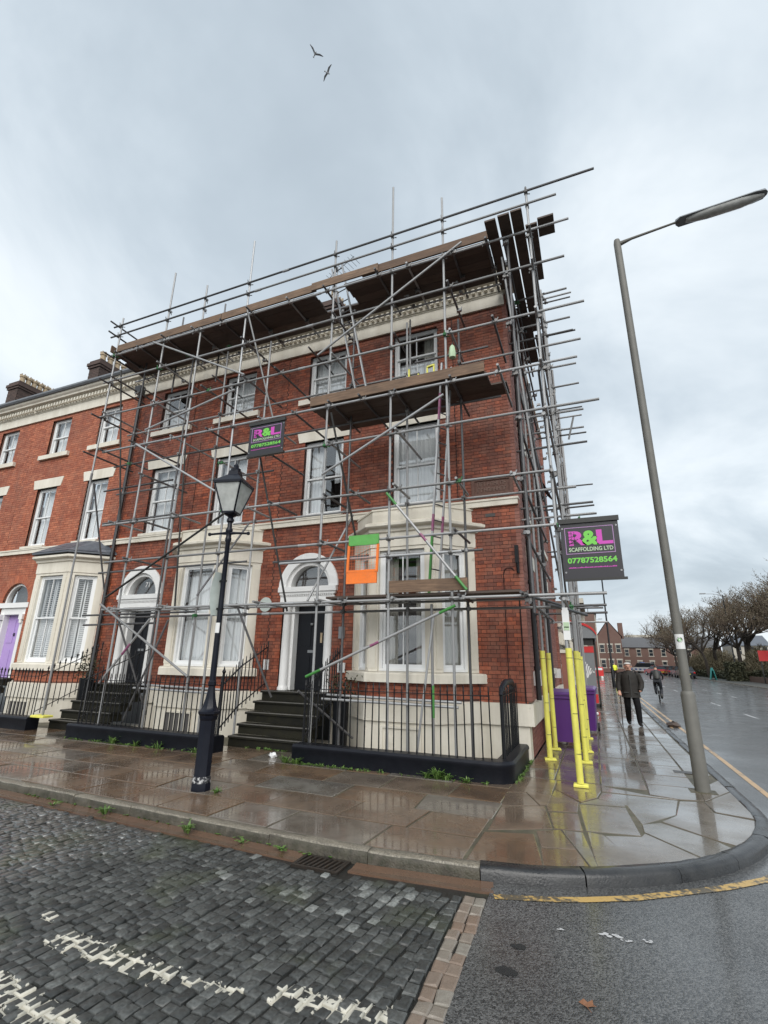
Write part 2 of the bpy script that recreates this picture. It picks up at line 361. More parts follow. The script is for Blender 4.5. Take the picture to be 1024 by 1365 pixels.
M['coat'] = mat('dark_olive_coat', (0.016,0.013,0.010), 0.75, noise=[(12,0.5,(0.012,0.011,0.010))], bump=[(9,0.5,0.03)])
M['trouser'] = mat('black_trousers', (0.006,0.006,0.007), 0.8, spec=0.2, bump=[(9,0.5,0.03)])
M['skin'] = mat('skin', (0.50,0.27,0.19), 0.5)
M['hair'] = mat('white_hair', (0.55,0.53,0.50), 0.8)
M['shoe'] = mat('dark_shoe', (0.015,0.014,0.013), 0.4)
M['navycloth'] = mat('black_jacket', (0.014,0.016,0.022), 0.7)
M['hiviz'] = mat('yellow_vest', (0.75,0.8,0.05), 0.6)
M['rubber'] = mat('black_rubber', (0.015,0.015,0.015), 0.6)
M['bark'] = mat('bark', (0.05,0.04,0.032), 0.9, noise=[(6,0.5,(0.02,0.016,0.013))])
M['twig'] = mat('twig', (0.11,0.082,0.058), 0.9)
M['twigleaf'] = mat('brown_olive_leaf', (0.11,0.088,0.05), 0.8, tonecol=(0.17,0.145,0.088))
M['slatefar'] = mat('far_slate', (0.10,0.10,0.105), 0.6, noise=[(1,0.4,(0.075,0.075,0.078))])
M['hedge'] = mat('hedge_leaf', (0.035,0.040,0.020), 0.7, tonecol=(0.085,0.082,0.042))
M['teal'] = mat('teal_sheet', (0.07,0.33,0.31), 0.5)
M['vblue'] = mat('van_livery_blue', (0.03,0.10,0.38), 0.4)
M['cargrey'] = mat('dark_car_paint', (0.03,0.033,0.04), 0.25, coat=0.5)
M['carwhite'] = mat('white_car_paint', (0.68,0.69,0.70), 0.25, coat=0.5)
M['carsilver'] = mat('silver_car_paint', (0.36,0.37,0.39), 0.25, 0.4, coat=0.5)
M['carred'] = mat('red_car_paint', (0.40,0.03,0.03), 0.25, coat=0.5)
M['carglass'] = mat('car_glass', (0.02,0.025,0.03), 0.08)
M['taillamp'] = mat('tail_lamp', (0.5,0.02,0.02), 0.2)
M['plaque'] = mat('terracotta_plaque', (0.11,0.05,0.036), 0.7, noise=[(20,0.4,(0.2,0.12,0.09))])
M['plaquep'] = mat('plaque_letters', (0.19,0.12,0.095), 0.7)
M['brickfar'] = mat('hazed_far_brick', (0.135,0.075,0.06), 0.8, noise=[(2,0.4,(0.12,0.07,0.055)),(0.3,0.4,(0.2,0.13,0.105))])  # brick greyed in its base colour to stand in for distance haze
M['brickbrown'] = mat('far_brown_brick', (0.12,0.075,0.055), 0.8, noise=[(2,0.4,(0.08,0.05,0.04))])
M['stone'] = mat('pale_stone', (0.46,0.43,0.37), 0.7, noise=[(2,0.3,(0.33,0.3,0.25))])
M['pot'] = mat('buff_chimney_pot', (0.42,0.33,0.22), 0.8, noise=[(8,0.5,(0.25,0.19,0.12))])
M['brickdk'] = mat('sooty_chimney_brick', (0.06,0.042,0.036), 0.85, tonecol=(0.11,0.07,0.058), noise=[(6,0.4,(0.04,0.03,0.027))])
M['leafdead'] = mat('dead_leaf', (0.22,0.10,0.05), 0.6)
M['paper'] = mat('white_litter', (0.75,0.75,0.75), 0.6)
M['interiorw'] = mat('lamp_gear', (0.30,0.27,0.20), 0.6)
M['gull'] = mat('gull_white', (0.62,0.62,0.64), 0.7)
M['gullg'] = mat('gull_grey', (0.3,0.31,0.33), 0.7)
M['gully'] = mat('cast_iron_gully', (0.022,0.02,0.018), 0.4, noise=[(30,0.4,(0.06,0.035,0.02))])

def glass_mat(name, tint=(0.9,0.93,0.93), refl=0.12):
    m = bpy.data.materials.new(name); m.use_nodes = True; t = m.node_tree; t.nodes.clear(); lk = t.links.new
    o = t.nodes.new('ShaderNodeOutputMaterial'); mx = t.nodes.new('ShaderNodeMixShader')
    tr = t.nodes.new('ShaderNodeBsdfTransparent'); tr.inputs[0].default_value = (*tint, 1)
    gl = t.nodes.new('ShaderNodeBsdfGlossy'); gl.inputs['Roughness'].default_value = 0.03; gl.inputs[0].default_value = (1,1,1,1)
    g0 = t.nodes.new('ShaderNodeNewGeometry'); dp = t.nodes.new('ShaderNodeVectorMath'); dp.operation = 'DOT_PRODUCT'; lk(g0.outputs['Incoming'], dp.inputs[0]); lk(g0.outputs['Normal'], dp.inputs[1])
    def mth(op, a, b_):
        n = t.nodes.new('ShaderNodeMath'); n.operation = op
        for i, q in enumerate((a, b_)):
            if isinstance(q, (int, float)): n.inputs[i].default_value = q
            elif q is not None: lk(q, n.inputs[i])
        return n
    # Schlick reflectance, the same from both sides of the sheet
    pw = mth('POWER', mth('SUBTRACT', 1.0, mth('ABSOLUTE', dp.outputs['Value'], None).outputs[0]).outputs[0], 5.0)
    ad = mth('ADD', mth('MULTIPLY', pw.outputs[0], 0.9).outputs[0], 0.03+refl)
    lk(ad.outputs[0], mx.inputs[0]); lk(tr.outputs[0], mx.inputs[1]); lk(gl.outputs[0], mx.inputs[2]); lk(mx.outputs[0], o.inputs[0])
    no = t.nodes.new('ShaderNodeTexNoise'); no.inputs['Scale'].default_value = 2.2; bu = t.nodes.new('ShaderNodeBump'); bu.inputs['Strength'].default_value = 0.05; bu.inputs['Distance'].default_value = 0.02
    ge = t.nodes.new('ShaderNodeNewGeometry'); lk(ge.outputs['Position'], no.inputs['Vector']); lk(no.outputs[0], bu.inputs['Height']); lk(bu.outputs[0], gl.inputs['Normal'])
    return m
M['glass'] = glass_mat('window_glass', (0.985,0.99,0.99), 0.07)
def frosted(name):
    m = bpy.data.materials.new(name); m.use_nodes = True; t = m.node_tree; t.nodes.clear(); lk = t.links.new
    o = t.nodes.new('ShaderNodeOutputMaterial'); a = t.nodes.new('ShaderNodeMixShader'); b = t.nodes.new('ShaderNodeMixShader')
    tr = t.nodes.new('ShaderNodeBsdfTransparent'); tl = t.nodes.new('ShaderNodeBsdfTranslucent'); tl.inputs[0].default_value = (.85,.87,.85,1); df = t.nodes.new('ShaderNodeBsdfDiffuse'); df.inputs[0].default_value = (.8,.82,.8,1)
    no = t.nodes.new('ShaderNodeTexNoise'); no.inputs['Scale'].default_value = 6; ge = t.nodes.new('ShaderNodeNewGeometry'); lk(ge.outputs['Position'], no.inputs['Vector'])
    a.inputs[0].default_value = 0.5; lk(tl.outputs[0], a.inputs[1]); lk(df.outputs[0], a.inputs[2]); mr = t.nodes.new('ShaderNodeMapRange'); lk(no.outputs[0], mr.inputs[0]); mr.inputs[1].default_value = .3; mr.inputs[2].default_value = .7; mr.inputs[3].default_value = .55; mr.inputs[4].default_value = .95; lk(mr.outputs[0], b.inputs[0]); lk(tr.outputs[0], b.inputs[1]); lk(a.outputs[0], b.inputs[2]); lk(b.outputs[0], o.inputs[0]); return m
M['glassl'] = frosted('lantern_glass')
M['bulbglass'] = mat('lamp_bowl', (0.68,0.69,0.67), 0.3, noise=[(9,0.5,(0.28,0.28,0.26)),(4,0.4,(0.2,0.2,0.18))])

# --- wet road materials with their own node trees
def road_mat():
    m = bpy.data.materials.new('wet_tarmac'); m.use_nodes = True; t = m.node_tree; b = t.nodes['Principled BSDF']; lk = t.links.new
    ge = t.nodes.new('ShaderNodeNewGeometry')
    vo = t.nodes.new('ShaderNodeTexVoronoi'); vo.inputs['Scale'].default_value = 100; lk(ge.outputs['Position'], vo.inputs['Vector'])
    cr = t.nodes.new('ShaderNodeValToRGB'); lk(vo.outputs['Color'], cr.inputs[0])
    e = cr.color_ramp.elements; e[0].color = (0.016,0.017,0.018,1); e[1].color = (0.15,0.15,0.147,1); e[0].position = 0.15; e[1].position = 1.0
    n2 = t.nodes.new('ShaderNodeTexNoise'); n2.inputs['Scale'].default_value = 0.9; n2.inputs['Detail'].default_value = 6; lk(ge.outputs['Position'], n2.inputs['Vector'])
    mr = t.nodes.new('ShaderNodeMapRange'); lk(n2.outputs[0], mr.inputs[0]); mr.inputs[1].default_value = .3; mr.inputs[2].default_value = .7; mr.inputs[3].default_value = 0.75; mr.inputs[4].default_value = 1.2
    vs = t.nodes.new('ShaderNodeVectorMath'); vs.operation = 'SCALE'; lk(cr.outputs[0], vs.inputs[0]); lk(mr.outputs[0], vs.inputs['Scale']); lk(vs.outputs[0], b.inputs['Base Color'])
    m2 = t.nodes.new('ShaderNodeMapRange'); lk(n2.outputs[0], m2.inputs[0]); m2.inputs[1].default_value = .35; m2.inputs[2].default_value = .65; m2.inputs[3].default_value = 0.28; m2.inputs[4].default_value = 0.5; lk(m2.outputs[0], b.inputs['Roughness'])
    bu = t.nodes.new('ShaderNodeBump'); bu.inputs['Strength'].default_value = 0.55; bu.inputs['Distance'].default_value = 0.008; lk(vo.outputs['Distance'], bu.inputs['Height']); bu.invert = True
    lk(bu.outputs[0], b.inputs['Normal']); return m
M['tarmac'] = road_mat()
def wetfilm(m, lo, hi, sc, rough=0.1):
    t = m.node_tree; b = t.nodes['Principled BSDF']; ge = t.nodes.new('ShaderNodeNewGeometry'); no = t.nodes.new('ShaderNodeTexNoise'); no.inputs['Scale'].default_value = sc; no.inputs['Detail'].default_value = 4
    mr = t.nodes.new('ShaderNodeMapRange'); mr.inputs[1].default_value = 0.4; mr.inputs[2].default_value = 0.62; mr.inputs[3].default_value = lo; mr.inputs[4].default_value = hi
    t.links.new(ge.outputs['Position'], no.inputs['Vector']); t.links.new(no.outputs[0], mr.inputs[0]); t.links.new(mr.outputs[0], b.inputs['Coat Weight']); b.inputs['Coat Roughness'].default_value = rough; b.inputs['Coat IOR'].default_value = 1.4
wetfilm(M['tarmac'], 0.45, 1.0, 0.7, 0.17); wetfilm(M['flag'], 0.1, 1.0, 0.8, 0.06); wetfilm(M['kerbd'], 0.0, 0.6, 3.0, 0.15); wetfilm(M['gutter'], 0.1, 1.0, 1.5, 0.06)
def sett_mat(name, base, base2, paint=True):
    # dark wet setts; left of x=-4.2 a wetter film; worn white bay lines painted across the stones
    m = bpy.data.materials.new(name); m.use_nodes = True; t = m.node_tree; b = t.nodes['Principled BSDF']; lk = t.links.new
    def nn(ty, **k):
        n = t.nodes.new(ty)
        for a, v in k.items(): setattr(n, a, v)
        return n
    ge = nn('ShaderNodeNewGeometry'); P = ge.outputs['Position']
    at = nn('ShaderNodeAttribute', attribute_name='tone')
    # pieces store tone; the worn rims of a stone store tone + 10
    rim = nn('ShaderNodeMath', operation='GREATER_THAN'); lk(at.outputs['Fac'], rim.inputs[0]); rim.inputs[1].default_value = 5.0
    r10 = nn('ShaderNodeMath', operation='MULTIPLY'); lk(rim.outputs[0], r10.inputs[0]); r10.inputs[1].default_value = 10.0
    tn = nn('ShaderNodeMath', operation='SUBTRACT'); lk(at.outputs['Fac'], tn.inputs[0]); lk(r10.outputs[0], tn.inputs[1])
    mx = nn('ShaderNodeMix', data_type='RGBA'); mx.clamp_factor = False; lk(tn.outputs[0], mx.inputs[0]); mx.inputs[6].default_value = (*base, 1); mx.inputs[7].default_value = (*base2, 1); cur = mx.outputs[2]
    no = nn('ShaderNodeTexNoise'); no.inputs['Scale'].default_value = 45; no.inputs['Detail'].default_value = 6; lk(P, no.inputs['Vector'])
    mr = nn('ShaderNodeMapRange'); lk(no.outputs[0], mr.inputs[0]); mr.inputs[1].default_value = .35; mr.inputs[2].default_value = .7; mr.inputs[3].default_value = .7; mr.inputs[4].default_value = 1.35
    vs = nn('ShaderNodeVectorMath', operation='SCALE'); lk(cur, vs.inputs[0]); lk(mr.outputs[0], vs.inputs['Scale']); cur = vs.outputs[0]
    # green algae drifting in patches near the channel
    n3 = nn('ShaderNodeTexNoise'); n3.inputs['Scale'].default_value = 1.7; n3.inputs['Detail'].default_value = 7; lk(P, n3.inputs['Vector'])
    m3 = nn('ShaderNodeMapRange'); lk(n3.outputs[0], m3.inputs[0]); m3.inputs[1].default_value = .53; m3.inputs[2].default_value = .68; m3.inputs[4].default_value = .5
    mx3 = nn('ShaderNodeMix', data_type='RGBA'); lk(m3.outputs[0], mx3.inputs[0]); lk(cur, mx3.inputs[6]); mx3.inputs[7].default_value = (0.055,0.065,0.03,1); cur = mx3.outputs[2]
    sep = nn('ShaderNodeSeparateXYZ'); lk(P, sep.inputs[0])
    def M_(op, a, bb=None):
        n = nn('ShaderNodeMath', operation=op)
        for i, q in enumerate((a, bb)):
            if q is None: continue
            if isinstance(q, (int, float)): n.inputs[i].default_value = q
            else: lk(q, n.inputs[i])
        return n.outputs[0]
    if paint:
        n4 = nn('ShaderNodeTexNoise'); n4.inputs['Scale'].default_value = 16; n4.inputs['Detail'].default_value = 4; lk(P, n4.inputs['Vector'])
        tot = None
        # worn strokes: (x0,y0,x1,y1,half width)
        for x0, y0, x1, y1, hw in ((-3.42,2.72,-2.40,2.70,0.10),(-3.6,2.30,-2.5,2.18,0.10),(-1.80,2.84,-1.15,2.90,0.09),(-3.75,2.9,-3.6,2.85,0.05),(-2.35,2.72,-1.95,2.76,0.04)):
            dxv, dyv = x1-x0, y1-y0; ll = math.hypot(dxv, dyv); ux, uy = dxv/ll, dyv/ll
            ax = M_('SUBTRACT', sep.outputs[0], (x0+x1)/2); ay = M_('SUBTRACT', sep.outputs[1], (y0+y1)/2)
            al = M_('ABSOLUTE', M_('ADD', M_('MULTIPLY', ax, ux), M_('MULTIPLY', ay, uy)))
            ac = M_('ABSOLUTE', M_('ADD', M_('MULTIPLY', ax, -uy), M_('MULTIPLY', ay, ux)))
            q = M_('MULTIPLY', M_('LESS_THAN', al, ll/2), M_('SUBTRACT', 1.0, M_('DIVIDE', ac, hw)))
            q = M_('MAXIMUM', q, 0.0); tot = q if tot is None else M_('MAXIMUM', tot, q)
        k = M_('MULTIPLY', tot, 0.24) ; k = M_('ADD', k, n4.outputs[0]); k = M_('ADD', k, M_('MULTIPLY', rim.outputs[0], 0.22))
        mp = nn('ShaderNodeMapRange'); lk(k, mp.inputs[0]); mp.inputs[1].default_value = paint; mp.inputs[2].default_value = paint+0.03
        pm = M_('MULTIPLY', mp.outputs[0], M_('GREATER_THAN', tot, 0.001))
        mxp = nn('ShaderNodeMix', data_type='RGBA'); lk(pm, mxp.inputs[0]); lk(cur, mxp.inputs[6]); mxp.inputs[7].default_value = (0.50,0.48,0.41,1); cur = mxp.outputs[2]
    lk(cur, b.inputs['Base Color'])
    # a film of water left of the bay: smoother there
    wob = nn('ShaderNodeTexNoise'); wob.inputs['Scale'].default_value = 2.5; lk(P, wob.inputs['Vector'])
    xx = M_('ADD', M_('SUBTRACT', sep.outputs[0], M_('MULTIPLY', M_('SUBTRACT', sep.outputs[1], 4.5), 0.2)), M_('MULTIPLY', wob.outputs[0], 0.5))
    mw_ = nn('ShaderNodeMapRange'); lk(xx, mw_.inputs[0]); mw_.inputs[1].default_value = -4.1; mw_.inputs[2].default_value = -3.75; mw_.inputs[3].default_value = 0.34; mw_.inputs[4].default_value = 0.5
    mc_ = nn('ShaderNodeMapRange'); lk(xx, mc_.inputs[0]); mc_.inputs[1].default_value = -4.1; mc_.inputs[2].default_value = -3.75; mc_.inputs[3].default_value = 1.0; mc_.inputs[4].default_value = 0.12; lk(mc_.outputs[0], b.inputs['Coat Weight']); b.inputs['Coat Roughness'].default_value = 0.3; b.inputs['Coat IOR'].default_value = 1.6
    n5 = nn('ShaderNodeMath', operation='MULTIPLY'); lk(mw_.outputs[0], n5.inputs[0])
    m5 = nn('ShaderNodeMapRange'); lk(no.outputs[0], m5.inputs[0]); m5.inputs[1].default_value = .35; m5.inputs[2].default_value = .65; m5.inputs[3].default_value = .8; m5.inputs[4].default_value = 1.2; lk(m5.outputs[0], n5.inputs[1])
    lk(n5.outputs[0], b.inputs['Roughness'])
    bu = nn('ShaderNodeBump'); bu.inputs['Strength'].default_value = 0.5; bu.inputs['Distance'].default_value = 0.006
    lk(no.outputs[0], bu.inputs['Height']); lk(bu.outputs[0], b.inputs['Normal'])
    return m
M['sett'] = sett_mat('wet_sett', (0.026,0.028,0.027), (0.10,0.105,0.10), 0.77)
M['settj'] = sett_mat('sett_bedding', (0.012,0.012,0.010), (0.014,0.014,0.012), 0.30)
def line_mat(name, col, under, th=0.47):
    m = bpy.data.materials.new(name); m.use_nodes = True; t = m.node_tree; b = t.nodes['Principled BSDF']; lk = t.links.new
    ge = t.nodes.new('ShaderNodeNewGeometry'); no = t.nodes.new('ShaderNodeTexNoise'); no.inputs['Scale'].default_value = 28; no.inputs['Detail'].default_value = 7; lk(ge.outputs['Position'], no.inputs['Vector'])
    n2 = t.nodes.new('ShaderNodeTexNoise'); n2.inputs['Scale'].default_value = 2.1; lk(ge.outputs['Position'], n2.inputs['Vector'])
    ad = t.nodes.new('ShaderNodeMath'); ad.operation = 'ADD'; lk(no.outputs[0], ad.inputs[0]); lk(n2.outputs[0], ad.inputs[1])
    mr = t.nodes.new('ShaderNodeMapRange'); lk(ad.outputs[0], mr.inputs[0]); mr.inputs[1].default_value = 2*th; mr.inputs[2].default_value = 2*th+0.16
    mx = t.nodes.new('ShaderNodeMix'); mx.data_type = 'RGBA'; lk(mr.outputs[0], mx.inputs[0]); mx.inputs[6].default_value = (*col, 1); mx.inputs[7].default_value = (*under, 1)
    lk(mx.outputs[2], b.inputs['Base Color']); b.inputs['Roughness'].default_value = 0.4
    return m
M['yline'] = line_mat('worn_yellow_line', (0.50,0.33,0.11), (0.10,0.085,0.06), 0.46)
M['ylinef'] = line_mat('faded_yellow_line', (0.50,0.33,0.17), (0.16,0.13,0.10), 0.52)
M['wline'] = line_mat('worn_white_line', (0.48,0.48,0.48), (0.12,0.12,0.12), 0.50)
M['ground'] = mat('ground_far', (0.07,0.07,0.065), 0.7, noise=[(0.3,0.5,(0.05,0.055,0.045))])
# ------------------------------------------------------------------ ground, roads, pavements
ROADZ = -0.095
def kerb_path():
    p = [(-40.0, 4.61+0.043*37.5), (-2.5, 4.61), (-2.0, 4.625), (-1.5, 4.67)]
    for a in range(-82, 1, 6):
        p.append((-1.5+3.17*math.cos(R_(a)), 7.85+3.17*math.sin(R_(a))))
    p += [(1.67, 8.6), (1.67, 260)]
    return p
KP = kerb_path()
def seg_path(path, s0, s1):
    # sub-polyline between two arc lengths
    o = []; s = 0
    for a, b in zip(path[:-1], path[1:]):
        a = Vector(a); b = Vector(b); l = (b-a).length
        if s+l > s0 and s < s1:
            t0 = max(0, (s0-s)/l); t1 = min(1, (s1-s)/l)
            if not o: o.append(tuple(a+(b-a)*t0))
            o.append(tuple(a+(b-a)*t1))
        s += l
    return o
def s_of(path, test):
    s = 0
    for a, b in zip(path[:-1], path[1:]):
        a = Vector(a); b = Vector(b); l = (b-a).length; n = max(1, int(l/0.05))
        for i in range(n):
            if test(a+(b-a)*i/n): return s+l*i/n
        s += l
    return s
g = MB(); g.add([(-900,-700,-0.2),(900,-700,-0.2),(900,1500,-0.2),(-900,1500,-0.2)], [(0,1,2,3)])
build(g, 'ground', M['ground'], kind='structure')
# tarmac
EDGE = [(-0.945, 4.62), (-0.80, 1.0)]       # right edge of the buff edging strip
t = MB()
t.add([(EDGE[0][0]-0.01,4.80,ROADZ),(EDGE[1][0]-0.01,1.0,ROADZ),(12.3,1.0,ROADZ),(12.3,4.8,ROADZ),(12.3,260,ROADZ),(-1.0,260,ROADZ),(-1.0,4.8,ROADZ),
       (-60,-60,ROADZ),(12.3,-60,ROADZ),(-60,1.0,ROADZ)], [(0,1,2,3),(6,3,4,5),(7,8,2,9)])
tar = build(t, 'road', M['tarmac'], kind='structure')
b = MB(); b.add([(-40,1.0,-0.107),(EDGE[1][0],1.0,-0.107),(EDGE[0][0]+0.05,4.9,-0.107),(-40,6.6,-0.107)], [(0,1,2,3)])
setts_road = build(b, 'cobbled_street', M['settj'], kind='structure')
# pavement slab
inner = offset(KP, -0.14)
pv = MB()
poly = inner[:]+[(-1.0, 260), (-1.0, 9.75), (-40, 9.75)]
pv.prism(poly, -0.3, -0.008)
pave = build(pv, 'pavement', M['flagj'], kind='structure')
# kerb stones
s_dark = s_of(KP, lambda p: p.x > -1.07); s = s_of(KP, lambda p: p.x > -17); s_end = s_of(KP, lambda p: p.y > 45)
PG = [(-0.135,-0.22),(-0.135,-0.004),(-0.125,0.004),(-0.012,0.006),(-0.001,-0.006),(0.006,-0.05),(0.010,-0.22)]
PD = [(-0.145,-0.22),(-0.145,0.0),(-0.13,0.010),(-0.05,0.010),(-0.014,-0.004),(0.004,-0.03),(0.010,-0.22)]
def jitter_mesh(mb, a):
    mb.v = [(x+random.uniform(-a,a), y+random.uniform(-a,a), z+random.uniform(-a,a)) for x, y, z in mb.v]
while s < s_end:
    dark = s >= s_dark-0.02
    ln = random.uniform(0.8,1.15) if s < s_dark else random.uniform(0.72,0.9)
    if not dark and s+ln > s_dark-0.25: ln = s_dark-s
    pts = seg_path(KP, s+0.005, s+ln-0.005)
    # resample finely so stones get irregular faces
    tot = sum((Vector(b_)-Vector(a_)).length for a_, b_ in zip(pts[:-1], pts[1:]))
    k = 7; rs = []
    for i in range(k+1):
        rest_ = tot*i/k; q = pts[-1]
        for a_, b_ in zip(pts[:-1], pts[1:]):
            l_ = (Vector(b_)-Vector(a_)).length
            if rest_ <= l_+1e-9: q = tuple(Vector(a_).lerp(Vector(b_), rest_/max(l_,1e-9))); break
            rest_ -= l_
        rs.append(q)
    mb = MB(); dz = random.uniform(-0.006, 0.008); mb.sweep(rs, [(d, z+dz) for d, z in (PD if dark else PG)])
    jitter_mesh(mb, 0.0042 if not dark else 0.003)
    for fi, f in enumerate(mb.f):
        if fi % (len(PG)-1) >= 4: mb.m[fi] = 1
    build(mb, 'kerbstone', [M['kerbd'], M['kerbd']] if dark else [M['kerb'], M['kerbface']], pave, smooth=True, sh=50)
    s += ln
# flagstones
half = []
for a, b_ in zip(inner[:-1], inner[1:]):
    a = Vector(a); b_ = Vector(b_); t_ = (b_-a).normalized(); half.append((a, Vector((t_.y, -t_.x))))
def flag(poly, tone, gap=0.008):
    if area(poly) < 0: poly = poly[::-1]
    for p, n in half: 
        poly = clip_half(poly, p-n*0.006, n)
        if len(poly) < 3: return
    if area(poly) < 0.02: return
    poly = [p for i, p in enumerate(poly) if (Vector(p)-Vector(poly[i-1])).length > 0.012]
    if len(poly) < 3: return
    mb = MB(); dz = random.uniform(-0.004, 0.003); mb.prism(inset(poly, gap), -0.06, dz, c=0.004, tone=tone)
    cx, cy = poly[0]; ta, tb = random.uniform(-.004,.004), random.uniform(-.004,.004)
    mb.v = [(x, y, z+(x-cx)*ta+(y-cy)*tb if z > -0.05 else z) for x, y, z in mb.v]
    build(mb, 'flagstone', M['flag'], pave)
rows = [4.7, 5.42, 6.08, 6.78, 7.52, 8.42]
def yy(y, x): return y + 0.043*max(0, -2.5-x)*max(0, (7.6-y)/3.0)
for r in range(len(rows)-1):
    x = -1.22 + random.uniform(-.02,.02)
    first = True
    while x > -17:
        ln = random.uniform(0.62, 1.25); x1 = x-ln
        y0, y1 = rows[r], rows[r+1]
        sk = random.uniform(-.04,.04); sk0 = 0 if first else skp
        flag([(x1+sk, yy(y0,x1)), (x+sk0, yy(y0,x)), (x-sk0, yy(y1,x)), (x1-sk, yy(y1,x1))], min(1, max(0, random.gauss(0.75 if random.random() < 0.3 else 0.2, 0.15))), 0.011)
        skp = sk; x = x1; first = False
CORNER = [[(-1.2,5.63),(-0.74,5.78),(-0.56,4.9),(-1.2,4.8)],[(-0.72,5.88),(-0.5,6.03),(-0.33,5.51),(-0.63,5.44)],[(-0.63,5.4),(-0.33,5.49),(-0.17,5.0),(-0.55,4.85)],
[(-1.2,6.6),(-0.73,6.85),(-0.58,6.04),(-1.18,5.72)],[(-1.26,7.3),(-1.01,7.42),(-0.79,6.87),(-1.2,6.66)],[(-0.66,6.64),(-0.35,6.72),(-0.28,6.09),(-0.56,6.05)],
[(-1.22,8.35),(-0.69,8.35),(-0.7,6.94),(-0.78,6.88),(-1.01,7.45),(-1.25,7.35)],[(-0.67,7.77),(-0.36,7.23),(-0.36,6.77),(-0.67,6.69),(-0.71,6.89)],[(-0.48,6.03),(-0.28,6.04),(-0.27,5.97),(-0.12,5.0),(-0.16,5.0),(-0.32,5.52)],
[(-0.35,7.15),(0.17,7.24),(0.26,6.2),(-0.25,6.12)],[(-0.08,7.89),(0.8,7.88),(0.69,7.17),(0.3,6.61),(0.19,7.35),(-0.13,7.53)],[(-0.09,8.26),(0.48,7.99),(0.81,7.93),(-0.08,7.93)],
[(0.52,8.7),(1.16,8.69),(1.11,8.01),(0.83,7.94),(0.5,8.04)],[(0.82,7.86),(1.1,7.96),(1.12,7.45),(1.71,7.21),(1.59,6.76),(1.21,6.2),(0.93,6.38),(0.51,6.81),(0.69,7.13)],
[(0.3,6.59),(0.49,6.75),(0.92,6.35),(1.14,6.0),(0.79,5.4),(0.75,5.75),(0.3,6.33)],[(-0.08,6.05),(0.26,6.17),(0.3,6.3),(0.74,5.72),(0.76,5.48),(0.29,5.0)],[(-0.24,6.08),(-0.09,6.05),(0.28,5.1),(-0.13,4.95)],
[(1.11,7.94),(1.63,8.86),(1.68,7.8),(1.66,7.3),(1.14,7.49)],[(1.17,8.69),(1.66,9.7),(1.63,8.91),(1.12,8.01)],
[(-0.68,8.35),(-0.10,8.35),(-0.10,7.92),(-0.15,7.55),(-0.33,7.24),(-0.66,7.79)],[(-0.33,7.2),(-0.14,7.5),(0.16,7.36),(0.17,7.27)]]
for i, p in enumerate(CORNER):
    gx = sum(q[0] for q in p)/len(p)
    flag(p, min(1, max(0, (0.25 if gx < -0.33 else 0.8)+random.uniform(-.15,.15))), -0.003)
for (x0, x1, ln0, ln1, y0) in ((-1.16,-0.72,0.7,1.1,8.37),(-0.71,-0.105,0.5,0.9,8.37),(-0.095,0.5,0.42,0.75,8.28),(0.51,1.14,0.55,0.95,8.72),(1.15,1.50,0.8,1.2,9.75)):
    y = y0
    while y < 30:
        ln = random.uniform(ln0, ln1); flag([(x0,y),(x1,y),(x1,y+ln),(x0,y+ln)], min(1, max(0, random.gauss(0.82 if x0 > -.2 else 0.62, 0.2))), 0.006); y += ln
# channel stones in front of the kerb
s = s_of(KP, lambda p: p.x > -17); s1 = s_of(KP, lambda p: p.x > -0.98)
G0, G1 = s_of(KP, lambda p: p.x > -2.68), s_of(KP, lambda p: p.x > -2.18)
while s < s1:
    ln = min(random.uniform(0.8, 1.3), s1-s)
    if s < G0 and s+ln > G0-0.2: ln = G0-s
    if G0-0.01 <= s < G1-0.01: s = G1; continue
    mb = MB(); mb.sweep(seg_path(KP, s+0.004, s+ln-0.004), [(0.018,-0.3),(0.018,-0.087),(0.12,-0.097),(0.205,-0.091),(0.21,-0.3)], tone=random.random()*0.5)
    build(mb, 'channel_stone', M['gutter'], setts_road); s += ln
# drain grate
gr = thing('drain_grate', 'rusty slotted iron drain grate in the channel beside the kerb', 'drain', (-2.43, 4.50, ROADZ))
mb = MB(); mb.box(-2.66,-2.20,4.33,4.36,-0.135,-0.087); mb.box(-2.66,-2.20,4.57,4.60,-0.135,-0.087); mb.box(-2.66,-2.63,4.36,4.57,-0.135,-0.087); mb.box(-2.23,-2.20,4.36,4.57,-0.135,-0.087)
build(mb, 'frame', M['gully'], gr)
mb = MB(); mb.box(-2.63,-2.23,4.36,4.57,-0.175,-0.14); build(mb, 'pit', M['rubber'], gr)
for i in range(8):
    x = -2.61+i*0.05; mb = MB(); mb.beam((x,4.36,-0.10),(x+0.03,4.57,-0.10),0.022,0.03); build(mb, 'bar', M['gully'], gr)
# setts
def gut_y(x): return (4.61+0.043*max(0,-2.5-x)) - 0.225
def edge_x(y): return EDGE[0][0]+(EDGE[1][0]-EDGE[0][0])*(EDGE[0][1]-y)/(EDGE[0][1]-EDGE[1][1]) - 0.185
cand = []
dirv = Vector((0.10, 0.995)); nor = Vector((0.995, -0.10))
for i in range(-112, 5):
    base = Vector((-0.9, 3.0)) + nor*(i*0.079); sv = -2.4 + random.random()*0.1; wob = random.uniform(-.008,.008)
    while sv < 3.0:
        ln = random.uniform(0.07, 0.125)
        c = base + dirv*(sv+ln/2) + nor*(wob+random.uniform(-.005,.005)); sv += ln
        if c.y < 1.25 or c.x < -8.2 or c.y > gut_y(c.x)-0.03 or c.x > edge_x(c.y)-0.06: continue
        if c.x < -1.9*c.y+0.2-0.3 or c.y < 1.75-0.0*c.x and c.x < -4: continue
        if -2.75 < c.x < -2.12 and c.y > 4.28: continue
        cand.append((c.length, c, ln))
cand.sort(key=lambda q: q[0])
